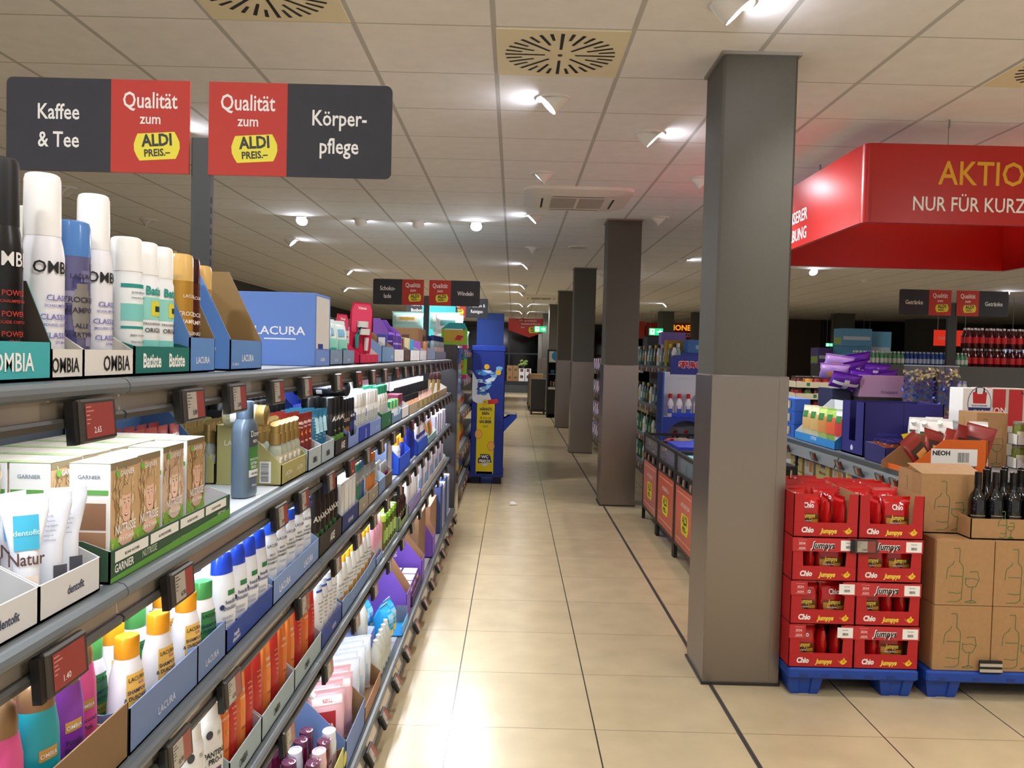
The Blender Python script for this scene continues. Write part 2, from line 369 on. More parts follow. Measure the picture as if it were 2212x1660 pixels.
for li, z in enumerate(LV):
    for a, b in zip(JN[:-1], JN[1:]):
        if b < .6: continue
        s = MB(); s.box(XBACK + .012, XLIP - .03, a + .002, b - .002, z - .022, z, shelf_c)
        s.prism(lip_profile(XLIP, z), lambda u, v, d: (u, d, v), a + .0015, b - .0015, lip_c)
        s.build('shelf_board', gon)
        p = MB(); q = z - .023
        p.prism([(XLIP - .021, q + .003), (XLIP - .017, q + .003), (XLIP - .016, q - .026), (XLIP - .02, q - .026)], lambda u, v, d: (u, d, v), a + .003, b - .003, strip_c)
        p.prism([(XLIP - .024, q - .024), (XLIP - .010, q - .024), (XLIP - .006, q - .028), (XLIP - .008, q - .036), (XLIP - .024, q - .036)], lambda u, v, d: (u, d, v), a + .003, b - .003, rail_c)
        p.build('price_rail', gon)
        t = MB(); t.box(XLIP - .085, XLIP - .065, a + .05, b - .05, z - .030, z - .022, led); t.build('light_strip', gon)
XB = -.49
for a, b in zip(JN[:-1], JN[1:]):
    if b < 1.2: continue
    s = MB(); s.box(XBACK + .012, XB - .03, a + .002, b - .002, .148, .17, shelf_c)
    s.prism(lip_profile(XB, .1715), lambda u, v, d: (u, d, v), a + .0015, b - .0015, lip_c); s.build('shelf_board', gon)
    p = MB(); q = .150
    p.prism([(XB - .012, q), (XB - .008, q), (XB + .010, q - .036), (XB + .006, q - .036)], lambda u, v, d: (u, d, v), a + .003, b - .003, strip_c)
    p.prism([(XB - .008, q - .034), (XB + .014, q - .034), (XB + .018, q - .040), (XB + .013, q - .048), (XB - .008, q - .048)], lambda u, v, d: (u, d, v), a + .003, b - .003, rail_c)
    p.build('price_rail', gon)
MB().box(XBACK, -.512, JN[1], 7.4, 0, .075, mat('#5d5a50', .4)).build('kick_plate', gon)
# end panel with mirror-bright side
MB().bbox(-1.36, -.502, 7.405, 7.45, 0, 1.635, dark_c, .004).build('end_panel', gon)
e = MB(); e.bbox(-1.34, -.495, 7.45, 7.86, 0, 1.632, mat('#c9ccd2', .16, metal=.95, noise=.1, nscale=6), .02); e.build('mirror_end', gon)
for li, z in enumerate(LV):
    l = bpy.data.lights.new('shelf_led', 'AREA'); l.shape = 'RECTANGLE'; l.size = .02; l.size_y = 6.8; l.energy = 15; l.color = (.86, .92, 1.0)
    o = bpy.data.objects.new('shelf_led', l); COL.objects.link(o); o.location = (XLIP - .06, 3.95, z - .033); o.rotation_euler = (0, .12, 0)

# electronic price tags
red_s = mat('#93403a', .25); scr_w = mat('#a9a296', .3); bez = mat('#3a3631', .35)
def tag_proto(kind, price):
    t = thing('price_tag', '', 'price tag')
    h = MB(); h.bbox(-.046, .046, -.006, .006, -.028, .028, bez, .003); h.box(-.058, -.047, -.003, .008, -.028, .026, black_pl); h.build('housing', t)
    s = MB(); F = lambda x, z, d: (x, -.0064 - d, z)
    if kind == 'red': s.prism([(-.036, -.022), (.036, -.022), (.036, .022), (-.036, .022)], F, 0, .0004, red_s); tx = mat('#c98a80', .5)
    else:
        s.prism([(-.036, -.022), (.004, -.022), (.004, .022), (-.036, .022)], F, 0, .0004, scr_w)
        s.prism([(.004, -.022), (.036, -.022), (.036, .022), (.004, .022)], F, 0, .0004, red_s); tx = mat('#34302c', .5)
    for i in range(5): s.prism([(-.034, .0185 - i * .0052), (-.034 + (.012, .018, .008, .01, .006)[i], .0185 - i * .0052), (-.034 + (.012, .018, .008, .01, .006)[i], .0172 - i * .0052), (-.034, .0172 - i * .0052)], F, .0004, .0007, tx)
    so = s.build('screen', t)
    n = MB(); n.text(price, .011, lambda u, v: (u, -.0074, v), mat('#e8d6cf', .5) if kind == 'red' else tx, x=(.0 if kind == 'red' else 0.002), y=-.016, al='r'); n.build('price', so)
    return t
TG = [tag_proto('red', '2.65'), tag_proto('half', '5.89'), tag_proto('half', '2.49'), tag_proto('half', '0.95'), tag_proto('half', '6.95'), tag_proto('red', '1.40')]
SHN = ['top', 'second', 'third', 'fourth', 'bottom']
def tags(level, ys, kinds):
    for i, y in enumerate(ys):
        z = (LV[level] - .052) if level < 4 else .122
        x = XLIP + .003 if level < 4 else XB + .021
        o = put(TG[kinds[i % len(kinds)]], x, y, z, 'price tag on the %s rail of the long shelf, %s from the near end' % (SHN[level] + ('-shelf' if level < 4 else ''), ORD[i]), 'price tags on the long shelf', rz=PI / 2)
        o.rotation_euler = (-.08 if level < 4 else -.5, 0, PI / 2)
tags(0, [1.075, 1.40, 1.625, 1.90, 2.17, 2.56, 2.9, 3.2, 3.5, 3.85, 4.15, 4.45, 4.75, 5.05, 5.4, 5.75, 6.1, 6.4, 6.7, 7.0, 7.25], [0, 1, 2, 2, 1, 3, 0, 3, 2])
tags(1, [1.005, 1.36, 1.95, 2.16, 2.48, 2.8, 3.12, 3.45, 3.8, 4.15, 4.5, 4.8, 5.1, 5.4, 5.7, 6.0, 6.3, 6.6, 6.9, 7.2], [5, 4, 1, 2, 3])
tags(2, [1.36, 1.62, 2.18, 2.6, 2.95, 3.3, 3.65, 4.05, 4.4, 4.75, 5.1, 5.45, 5.8, 6.15, 6.5, 6.85, 7.15], [3, 4, 2, 1])
tags(3, [1.55, 2.05, 2.5, 2.95, 3.35, 3.75, 4.2, 4.6, 5.0, 5.4, 5.8, 6.2, 6.6, 7.0], [2, 3, 4])
tags(4, [2.0, 2.35, 2.62, 2.9, 3.2, 3.55, 3.9, 4.3, 4.7, 5.1, 5.5, 5.9, 6.3, 6.7, 7.1], [1, 2, 3, 4])

# ---------------------------------------------------------------- shelf-top signs
anth = mat('#292932', .65, noise=.12, nscale=14); sgr = mat('#bb2f22', .6); yel = mat('#e8dc2c', .5); chalk = mat('#eceae8', .6); ink = mat('#1a1714', .5)
def aldi_badge(m, F, cx, cz, w, d, tilt=.07):
    """yellow price badge with its two lines; F(x, z, depth)"""
    h = w * .62; c, s = math.cos(tilt), math.sin(tilt)
    T = lambda u, v, dd: F(cx + u * c - v * s, cz + u * s + v * c, dd)
    P = [(-.5, .36), (-.43, .5), (.43, .5), (.48, .33), (.54, 0), (.48, -.33), (.43, -.5), (-.43, -.5), (-.48, -.33), (-.54, 0)]
    P = [(-.43, .5), (-.48, .33), (-.53, .12), (-.53, -.12), (-.48, -.33), (-.42, -.5), (.42, -.5), (.48, -.33), (.53, -.12), (.53, .12), (.48, .33), (.43, .5)]
    m.prism([(u * w, v * h) for u, v in P], T, d, d + .0008, yel)
    m.text('ALDI', w * .38, lambda u, v: T(u, v, d + .0012), ink, y=h * .02, bold=.035, xs=.86)
    m.text('PREIS.–', w * .23, lambda u, v: T(u, v, d + .0012), ink, y=-h * .36, bold=.03, xs=.86)
def shelf_sign(x, y, z0, z1, k, left, right, llabel, rlabel, post=True, gap=.055):
    """two boards either side of the post; k scales their width"""
    wb, wr, H = .30 * k, .225 * k, z1 - z0
    for side, words, lab in ((-1, left, llabel), (1, right, rlabel)):
        t = thing('shelf_sign', lab, 'sign', (x, y, z0))
        F = lambda u, v, d, s=side: (s * gap / 2 + s * u, -.004 - d, v)
        W = wb + wr
        def board(a, b, m, nm, r):
            P = [(a, 0), (b - r, 0)] + [(b - r + r * math.sin(q), r - r * math.cos(q)) for q in (.4, .8, 1.2, 1.57)] + [(b - r + r * math.cos(q), H - r + r * math.sin(q)) for q in (0, .4, .8, 1.2, 1.57)] + [(a, H)]
            return MB().prism(P, F, -.006, .0, m).build(nm, t)
        rp = board(0, wr, sgr, 'red_panel', .0005); dp = board(wr, W, anth, 'dark_panel', .018 * k)
        m = MB(); c = side * (gap / 2 + wr * .5); G2 = lambda u, v: (u, -.0046, v)
        m.text('Qualität', H * .245, G2, chalk, x=c, y=H * .70, bold=.012, xs=.74)
        m.text('zum', H * .16, G2, chalk, x=c, y=H * .53, bold=.012, xs=.85)
        aldi_badge(m, lambda u, v, d: (u, -.0042 - d, v), c + .02 * k, H * .29, wr * .55, 0)
        m.build('slogan', rp)
        if words:
            n = MB(); c2 = side * (gap / 2 + wr + wb * .5)
            for i, w in enumerate(words): n.text(w, H * .235, G2, chalk, x=c2, y=H * (.56 if len(words) == 2 and i == 0 else (.26 if len(words) == 2 else .42)), bold=.014, xs=.78)
            n.build('chalk_words', dp)
shelf_sign(-.918, 2.40, 2.048, 2.312, 1.0, ['Kaffee', '& Tee'], ['Körper-', 'pflege'], 'red and anthracite board for coffee and tea, fixed to the shelf post', 'red and anthracite board for body care, fixed to the shelf post')
# ================================================================ product builders (front = local -Y, base at z 0, metres)
def sup(a, b, e, n=28):
    P = []
    for j in range(n):
        t = 2 * PI * j / n - PI / 2; c, s = math.cos(t), math.sin(t); k = 2 / e
        P.append((a * math.copysign(abs(c) ** k, c) if abs(c) > 1e-9 else 0, b * math.copysign(abs(s) ** k, s) if abs(s) > 1e-9 else 0))
    return P
def loft(m, prof, mt, e=2.0, n=28, cap0=True, cap1=True, yo=0):
    return m.rings([[(x, y + yo, p[0]) for x, y in sup(max(p[1], 1e-4), max(p[2] if len(p) > 2 else p[1], 1e-4), e, n)] for p in prof], mt, cap0, cap1)
def wrapper(prof, e, off=.0005):
    """(distance along the surface from the front middle, height) -> point on the lofted body"""
    def at(z):
        for p, q in zip(prof, prof[1:]):
            if p[0] <= z <= q[0] and q[0] > p[0]:
                k = (z - p[0]) / (q[0] - p[0])
                g = lambda w: w[2] if len(w) > 2 else w[1]
                return p[1] + (q[1] - p[1]) * k, g(p) + (g(q) - g(p)) * k
        p = prof[-1] if z > prof[-1][0] else prof[0]
        return p[1], (p[2] if len(p) > 2 else p[1])
    am, bm = max(p[1] for p in prof), max((p[2] if len(p) > 2 else p[1]) for p in prof)
    S = []; L = 0; q = None
    for i in range(121):
        t = -PI / 2 + PI * i / 120; c, s = math.cos(t), math.sin(t)
        r = (abs(c / am) ** e + abs(s / bm) ** e) ** (-1 / e); p = (r * c, r * s)
        if q: L += math.hypot(p[0] - q[0], p[1] - q[1])
        S.append((L, t)); q = p
    def F(u, z, d=0):
        a, b = at(z); su = abs(u)
        t = S[-1][1]
        for (l0, t0), (l1, t1) in zip(S, S[1:]):
            if l0 <= su <= l1: t = t0 + (t1 - t0) * (su - l0) / max(1e-9, l1 - l0); break
        if u < 0: t = -PI - t
        c, s = math.cos(t), math.sin(t); r = (abs(c / (a + off + d)) ** e + abs(s / (b + off + d)) ** e) ** (-1 / e)
        return (r * c, r * s, z)
    return F
def patch(m, F, u0, u1, z0, z1, mt, d=0, n=8, nz=1):
    V = [F(u0 + (u1 - u0) * i / n, z0 + (z1 - z0) * k / nz, d) for k in range(nz + 1) for i in range(n + 1)]; w = n + 1
    return m.add(V, [(k * w + i, k * w + i + 1, (k + 1) * w + i + 1, (k + 1) * w + i) for k in range(nz) for i in range(n)], mt, True)
def bottle(name, cat, body, bm, cap=None, cm=None, e=2.0, labels=(), texts=(), extra=None, capname='cap', ec=None, turn=0):
    """labels: (u0,u1,z0,z1,material,d); texts: (string,u,z,size,material[,xs])"""
    t = thing(name, '', cat)
    m = MB(); loft(m, body, bm, e); bo = m.build('body', t)
    if cap: c = MB(); loft(c, cap, cm, ec or 2.0); c.build(capname, t)
    if labels or texts:
        F = wrapper(body, e); l = MB()
        for u0, u1, z0, z1, mt, d in labels: patch(l, F, u0, u1, z0, z1, mt, d, nz=max(1, int((z1 - z0) / .02)))
        for q in texts: l.text(q[0], q[3], lambda u, v, F=F: F(u, v, .0009), q[4], x=q[1], y=q[2], xs=(q[5] if len(q) > 5 else 1), bold=(q[6] if len(q) > 6 else .012))
        o = l.build('label', bo)
        if turn: o.rotation_euler = (0, 0, turn)
    if extra: extra(t)
    return t
def can(name, r, h, bm, cm, caph, labels=(), texts=(), shoulder=.02, capr=None, turn=0, cat='spray can'):
    capr = capr or r * .98; z = h - caph
    body = [(0, r * .93), (.004, r), (z - shoulder, r)] + ([(z - shoulder * .5, r * .93), (z, capr * .98)] if shoulder else [(z, r)])
    cap = [(z, capr), (h - .008, capr * .97), (h - .002, capr * .9), (h, capr * .75)]
    return bottle(name, cat, body, bm, cap, cm, labels=labels, texts=texts, turn=turn)
def tray(label, L, D, hf, hb, sd, out, inn='#a98f6b', texts=(), side=(), name='display_tray', cut=None, lip=None):
    """open shelf-ready carton: low front, walls rising to the back; texts on the front, side-texts on both ends"""
    t = thing(name, label, 'display tray'); w = .0025; o = K(out); i = K(inn); h = L / 2; b = MB()
    b.box(-h, h, 0, D, 0, .003, i); b.box(-h, h, D - w, D, .003, hb, i)
    if cut:   # front edge dips to height cut in the middle
        P = [(-h, 0), (h, 0), (h, hf), (h * .75, hf), (h * .55, cut), (-h * .55, cut), (-h * .75, hf), (-h, hf)]
        b.prism(P, lambda u, v, d: (u, d, v), 0, w, o)
    else: b.box(-h, h, 0, w, 0, hf, o)
    P = [(0, 0), (D, 0), (D, hb), (sd, hb), (.0, hf)]
    for s in (-1, 1):
        b.prism(P, lambda u, v, d, s=s: (s * (h - d), u, v), 0, w * .5, o); b.prism(P, lambda u, v, d, s=s: (s * (h - d), u, v), w * .5, w, i)
    bo = b.build('carton', t)
    if texts or side:
        l = MB()
        for q in texts: l.text(q[0], q[3], lambda u, v: (u, -.0006, v), K(q[4]), x=q[1], y=q[2], xs=(q[5] if len(q) > 5 else 1), bold=(q[6] if len(q) > 6 else .015))
        for q in side:
            for s in (-1, 1): l.text(q[0], q[3], lambda u, v, s=s: (s * (h + .0006), u if s > 0 else 2 * q[1] - u, v), K(q[4]), x=q[1], y=q[2], xs=1, bold=.012)
        l.build('print', bo)
    return t
def carton(name, label, w, d, h, m, front=None, top=None, side=None, texts=(), cat='carton', stext=()):
    t = thing(name, label, cat); b = MB(); b.bbox(-w / 2, w / 2, 0, d, 0, h, m, .0012); bo = b.build('box', t)
    if front or top or side or texts or stext:
        l = MB()
        for q in (front or ()): l.prism([(q[0], q[1]), (q[2], q[1]), (q[2], q[3]), (q[0], q[3])], lambda u, v, dd: (u, -dd, v), .0002, .0006 + .0002 * (q[5] if len(q) > 5 else 0), q[4])
        for q in (top or ()): l.prism([(q[0], q[1]), (q[2], q[1]), (q[2], q[3]), (q[0], q[3])], lambda u, v, dd: (u, v, h + dd), .0002, .0006, q[4])
        for q in (side or ()):
            for s in (-1, 1): l.prism([(q[0], q[1]), (q[2], q[1]), (q[2], q[3]), (q[0], q[3])], lambda u, v, dd, s=s: (s * (w / 2 + dd), u, v), .0002, .0006 + .0002 * (q[5] if len(q) > 5 else 0), q[4])
        for q in texts: l.text(q[0], q[3], lambda u, v: (u, -.0013, v), q[4], x=q[1], y=q[2], xs=(q[5] if len(q) > 5 else 1), bold=(q[6] if len(q) > 6 else .015), sh=(q[7] if len(q) > 7 else 0))
        for q in stext: l.text(q[0], q[3], lambda u, v: (-(w / 2 + .0014), 2 * q[1] - u, v), q[4], x=q[1], y=q[2], xs=(q[5] if len(q) > 5 else 1), bold=.015)
        l.build('print', bo)
    return t
def tube(name, r, wtop, h, m, cm, labels=(), texts=(), caph=.022, cat='tube', flip=True):
    """squeeze tube standing on its cap, flat crimped at the top"""
    t = thing(name, '', cat); b = MB()
    prof = [(caph, r * .96, r * .9), (caph + .01, r, r * .95), (h * .55, r * 1.05, r * .75), (h - .016, wtop, r * .14), (h - .012, wtop, .0012), (h, wtop, .0012)]
    loft(b, prof, m, 2.2); bo = b.build('body', t)
    c = MB(); loft(c, [(0, r * .9), (.003, r * .95), (caph, r * .95)], cm); c.build('cap', t)
    if labels or texts:
        F = lambda u, z, d=0: (u, -(.0008 + d) - (r * (.95 - .2 * (z - caph) / (h * .55 - caph)) if z < h * .55 else r * (.75 - .61 * (z - h * .55) / (h - .016 - h * .55))) * math.sqrt(max(.02, 1 - min(.98, (u / (wtop * 1.02)) ** 2))), z)
        l = MB()
        for q in labels: patch(l, F, q[0], q[1], q[2], q[3], q[4], q[5], n=6, nz=4)
        for q in texts: l.text(q[0], q[3], lambda u, v: F(u, v, .0008), q[4], x=q[1], y=q[2], xs=(q[5] if len(q) > 5 else 1))
        l.build('label', bo)
    return t
def pouch(name, w, d, h, m, labels=(), texts=(), cat='pouch', crimp=.012, cm=None, wob=.0):
    """pillow bag with flat sealed top and bottom"""
    t = thing(name, '', cat); b = MB(); R = []; r = random.Random(len(name) + int(h * 1000)); n = 20
    Z = [0, crimp * .5, crimp, h * .12, h * .3, h * .5, h * .7, h * .86, h - crimp, h - crimp * .5, h]
    T = [.02, .02, .03, .55, .95, 1, .93, .6, .03, .02, .02]
    for z, k in zip(Z, T):
        R.append([(x * (1 + wob * (r.random() - .5)), y * (1 + wob * 2 * (r.random() - .5)) , z + wob * .02 * (r.random() - .5)) for x, y in sup(w / 2 * (1 if k < .1 else .97), max(.0012, d / 2 * k), 2.6, n)])
    b.rings(R, m); bo = b.build('bag', t)
    if labels or texts:
        def F(u, z, dd=0):
            for z0, z1, k0, k1 in zip(Z, Z[1:], T, T[1:]):
                if z0 <= z <= z1: k = k0 + (k1 - k0) * (z - z0) / max(1e-6, z1 - z0); break
            else: k = .02
            a = w / 2 * .98; q = max(0, 1 - abs(u / a) ** 2.6) ** (1 / 2.6)
            return (u, -(max(.0012, d / 2 * k) * q * (1 + wob * .5) + .0012 + dd), z)
        l = MB()
        for q in labels: patch(l, F, q[0], q[1], q[2], q[3], q[4], q[5], n=8, nz=6)
        for q in texts: l.text(q[0], q[3], lambda u, v: F(u, v, .0012), q[4], x=q[1], y=q[2], xs=(q[5] if len(q) > 5 else 1), bold=.03, sh=(q[6] if len(q) > 6 else 0))
        l.build('print', bo)
    return t
def barcode(l, F, x0, x1, z0, z1, mt, wt, n=22, vert=True):
    r = random.Random(5); l.prism([(x0, z0), (x1, z0), (x1, z1), (x0, z1)], F, .0002, .0006, wt)
    p = .06
    while p < .94:
        w = r.choice((.012, .02, .03)); q = p + w
        if vert: a, b, c, d = x0 + (x1 - x0) * p, x0 + (x1 - x0) * q, z0 + (z1 - z0) * .18, z0 + (z1 - z0) * .94
        else: a, b, c, d = x0 + (x1 - x0) * .1, x0 + (x1 - x0) * .8, z0 + (z1 - z0) * p, z0 + (z1 - z0) * q
        l.prism([(a, c), (b, c), (b, d), (a, d)], F, .0006, .0008, mt); p = q + r.choice((.015, .025))
WHT, BLK, NAVY, RED = K('#f2f1ee'), K('#151416'), K('#1b2350'), K('#c2272d')
def fill(proto, y0, y1, ny, x0, x1, nx, z, what, where, group, rz=AISLE, jit=.002, skip=(), turn=0, axis='y', names=('near', 'aisle')):
    """rows of one product: ny along the shelf from y0 to y1 and nx rows deep from x0 (front) to x1"""
    bb = [v.co for c in proto.children if c.type == 'MESH' for v in c.data.vertices]
    w_, d_ = max(v.x for v in bb) - min(v.x for v in bb), max(v.y for v in bb) - min(v.y for v in bb); a = rz + turn
    ey, ex = math.hypot(w_ * math.sin(a), d_ * math.cos(a)), math.hypot(w_ * math.cos(a), d_ * math.sin(a)); jit = min(jit, .0008)
    sc = min(1, ((y1 - y0) / ny - .003) / ey, (abs(x1 - x0) / (nx - 1) - .003) / ex if nx > 1 else 1)
    for j in range(nx):
        for i in range(ny):
            if (i, j) in skip: continue
            y = y0 + (y1 - y0) * (i + .5) / ny + rnd.uniform(-jit, jit); x = x0 + (x1 - x0) * (j / max(1, nx - 1)) + rnd.uniform(-jit, jit)
            pos = '' if ny == 1 else ('%s along, ' % ORD[i] if ny > 2 else ('nearer, ', 'farther, ')[i])
            if nx > 1: pos += ('front row, ' if j == 0 else '%s row, ' % ORD[j])
            put(proto, x, y, z, what + ', ' + pos + where, group, rz=rz + turn + rnd.uniform(-.04, .04) * (jit > 0), scale=(sc, sc, 1) if sc < .995 else None)
# ================================================================ goods on the long shelf
def FT(x, y, z, t, rz=AISLE):       # set a tray (or box) down
    USED.add(t.name); t.location = (x, y, z); t.rotation_euler = (0, 0, rz); return t
XF = -.565
def front_tray(level, y0, y1, D, hf, hb, sd, out, label, x=XF, **k):
    z = LV[level] + .001 if level < 4 else .1745
    return FT(x, (y0 + y1) / 2, z, tray(label, y1 - y0, D, hf, hb, sd, out, **k))
GW = dict(rough=.3)
# ---------------- top shelf
z = LV[0]; zt = z + .0052
front_tray(0, .80, 1.012, .12, .046, .12, .03, '#3fa9ad', 'teal display tray with white lettering nearest on the top shelf', inn='#4a4038', texts=[('OMBIA', .03, .012, .03, '#eef0ee', .85)])
front_tray(0, 1.013, 1.088, .12, .038, .10, .09, '#d9d6cf', 'first white display tray with black lettering on the top shelf', inn='#c9c4ba', texts=[('OMBIA', -.005, .009, .026, '#17161a', .8)])
front_tray(0, 1.089, 1.232, .12, .038, .075, .06, '#dcd9d2', 'second white display tray with black lettering on the top shelf', inn='#c9c4ba', texts=[('OMBIA', .02, .009, .03, '#17161a', .85)])
front_tray(0, 1.236, 1.446, .14, .044, .05, .02, '#0b6b62', 'dark green display tray with white script on the top shelf', inn='#0a5a52', texts=[('Batiste', -.045, .012, .03, '#eef2ee', .8, .03), ('Batiste', .05, .012, .03, '#eef2ee', .8, .03)])
rdp, vio = K('#b5332c'), K('#6a66b0')
mb = can('mousse_can', .0255, .252, G('#121214', rough=.3), G('#17171a', rough=.4), .078, capr=.0215, shoulder=.026,
    texts=[('OMBIA', 0, .128, .023, K('#e4e2e0'), .9), ('POWER', .002, .094, .009, rdp), ('SCHAUMFESTIGER', .002, .086, .0048, rdp), ('POWER', .002, .070, .009, rdp), ('MOUSSE COIFFANTE', .002, .062, .0048, rdp), ('POWER', .002, .047, .009, rdp), ('SPUMA', .002, .040, .0048, rdp), ('5', .006, .016, .011, rdp), ('●●●●●', .004, .006, .008, rdp)])
fill(mb, .935, .985, 1, -.596, -.652, 2, zt, 'black hair mousse can with red print', 'in the teal tray', 'black mousse cans', turn=-.4, jit=0)
put(mb, -.596, .885, zt, 'black hair mousse can in the teal tray, out at the near edge', 'black mousse cans', rz=AISLE - .4)
mw = can('mousse_can', .0255, .252, G('#e9e8ee', rough=.3), G('#efeeec', rough=.35), .078, capr=.0215, shoulder=.026,
    texts=[('OMBIA', 0, .128, .021, BLK, .9), ('CLASSIC', .004, .094, .010, vio), ('SCHAUMFESTIGER', .004, .086, .005, vio), ('CLASSIQUE', .004, .070, .010, vio), ('MOUSSE COIFFANTE', .004, .062, .005, vio), ('CLASSICO', .004, .047, .010, vio), ('SPUMA', .004, .040, .005, vio), ('3', .008, .016, .011, vio), ('●●●○○', .004, .006, .008, K('#2b2a8c'))])
put(mw, -.5955, 1.045, zt, 'white hair mousse can with violet print in the first white tray', 'white mousse cans', rz=AISLE - .3)
put(mw, -.600, 1.180, zt, 'white hair mousse can behind the blue dry shampoo, in the second white tray', 'white mousse cans', rz=AISLE - .25)
put(mw, -.66, 1.05, zt, 'white hair mousse can at the back of the first white tray', 'white mousse cans', rz=AISLE)
gcan = can('hairspray_can', .0262, .222, G('#dfe3e6', rough=.3), G('#eef0e4', rough=.35), .058, shoulder=0, capr=.0255, labels=[(-.04, .04, .02, .13, K('#c4ccd2'), 0)], texts=[('STYLING', 0, .11, .008, K('#3c4a57'))])
bl = MB(); Fb = wrapper([(0, .0262), (.2, .0262)], 2.0, .0008)
for k in range(24):
    z0 = .02 + k * .0052; patch(bl, Fb, -.026, .004, z0, z0 + (.0016 if k % 3 else .003), K('#2a2f36'), 0, n=5)
bl.build('barcode', gcan)
put(gcan, -.655, 1.12, zt, 'pale hairspray can with faint green cap and barcode, in the white trays', None, rz=AISLE - .7)
def dry_can(bc, cc, tc, words, pat=None, oval=None):
    lb = [(-.0255, .0255, .03, .125, K(oval), 0)] if oval else []
    r = random.Random(3); t = can('dry_shampoo_can', .0255, .205, G(bc, rough=.28, metal=.35), G(cc, rough=.2), .048, shoulder=0, capr=.0258, texts=[('LACURA', 0, .128, .008, K(tc)), ('TROCKEN', 0, .096, .0105, K(tc)), ('SHAMPOO', 0, .082, .0105, K(tc))] + [(w, 0, .062 - i * .012, .009, K(tc)) for i, w in enumerate(words)])
    if pat:
        l = MB(); F = wrapper([(0, .0255), (.2, .0255)], 2.0, .0003)
        for k in range(18):
            u, v = r.uniform(-.033, .033), r.uniform(.012, .135); a = r.uniform(.010, .018)
            patch(l, F, max(-.039, u - a * .5), min(.039, u + a * .5), v, v + a, G(r.choice(pat), metal=.3), k * .00002, n=3)
        for k in range(9):
            q = -.8 + k * .2; w = .013 * math.sqrt(1 - q * q); patch(l, F, -w, w, .085 + .04 * (q - .1), .085 + .04 * (q + .1), G('#9b9690', metal=.4), .0006, n=4)
        l.build('facet_pattern', t)
    return t
dblue = dry_can('#6f6d98', '#4f7fc0', '#2b2740', ['ALLE', 'HAARTYPEN'], ['#8a87ad', '#5a5789', '#a09dba', '#474478'])
put(dblue, -.600, 1.118, zt, 'blue-violet dry shampoo can with blue cap, front of the second white tray', 'blue dry shampoo cans', rz=AISLE - .45)
put(dblue, -.655, 1.215, zt, 'blue-violet dry shampoo can with blue cap, back of the second white tray', 'blue dry shampoo cans', rz=AISLE - .8)
teal2, dkg = K('#1b8f86'), K('#123a38')
bat = can('dry_shampoo_can', .0245, .205, G('#eceef0', rough=.35), G('#f0efec', rough=.35), .052, shoulder=.012, capr=.0235, labels=[(-.038, .038, .004, .05, K('#7cc9c0'), 0), (-.038, .038, .082, .118, K('#8fd0c4'), 0), (-.012, .018, .088, .112, K('#d8cf3e'), .0002), (-.02, .02, .012, .04, K('#173f3d'), .0002), (-.005, .03, .095, .104, K('#10282a'), .0004)], texts=[('Batiste', 0, .122, .019, teal2, .8, .03), ('ORIGINAL', .0, .062, .0105, BLK, .9), ('TROCKENSHAMPOO', 0, .074, .0052, BLK)])
batb = can('dry_shampoo_can', .0245, .205, G('#e7eaec', rough=.35), G('#f0efec', rough=.35), .052, shoulder=.012, capr=.0235, labels=[(-.032, .032, .128, .134, teal2, 0), (-.032, .032, .078, .104, K('#79c4bd'), 0), (-.032, .032, .066, .070, teal2, 0)], texts=[(w, 0, zz, .0042, K('#3a4a52'), .8) for w, zz in (('Sprühen Massieren Stylen', .120), ('Anwendung und Hinweise', .112), ('Haltbar und trocken lagern', .055), ('Dose steht unter Druck', .045), ('Vor Sonne schützen', .035), ('Nicht gegen Flammen', .025), ('sprühen 200 ml', .015))])
put(batb, -.5955, 1.270, zt, 'white dry shampoo can showing its text-covered back, first in the green tray', None, rz=AISLE - .1)
put(bat, -.5955, 1.327, zt, 'mint and black patterned dry shampoo can, nearer one in the green tray', 'patterned dry shampoo cans', rz=AISLE - .1)
put(bat, -.5955, 1.385, zt, 'mint and black patterned dry shampoo can, farther one in the green tray', 'patterned dry shampoo cans', rz=AISLE + .05)
for i, y in enumerate((1.27, 1.33, 1.39)): put(bat, -.648, y, zt, 'mint patterned dry shampoo can hidden behind the %s can of the green tray' % ORD[i], 'patterned dry shampoo cans', rz=AISLE)
LB = '#5b87c4'
front_tray(0, 1.4475, 1.567, .17, .062, .225, .075, LB, 'light blue display tray holding gold and brown cans on the top shelf', inn='#8e7348', texts=[('LACURA', .0, .016, .017, '#e8eef6')])
front_tray(0, 1.655, 1.858, .17, .062, .215, .075, LB, 'light blue display tray with one gold can on the top shelf', inn='#8e7348', texts=[('LACURA', .005, .018, .02, '#e8eef6'), ('12 x 200 ml', -.072, .01, .008, '#dfe8f4')], side=[('SAP: 491638', .055, .040, .010, '#cdd9ec'), ('AS: 722500', .055, .028, .010, '#cdd9ec'), ('12 x 200 ml', .055, .010, .010, '#cdd9ec')])
dgold = dry_can('#c9973f', '#d6ae68', '#f3ead8', ['HELLES', 'HAAR']); dbrown = dry_can('#5c2a18', '#35141a', '#f0e2d8', ['DUNKLES', 'HAAR'])
put(dgold, -.60, 1.4785, zt, 'gold dry shampoo can in the nearer light blue tray, beside a brown can', 'gold dry shampoo cans', rz=AISLE - .25)
put(dbrown, -.61, 1.5355, zt, 'dark brown dry shampoo can beside the gold can in the light blue tray', None, rz=AISLE - .3)
put(dgold, -.648, 1.70, zt + .002, 'gold dry shampoo can alone in the farther light blue tray', 'gold dry shampoo cans', rz=AISLE - .9)
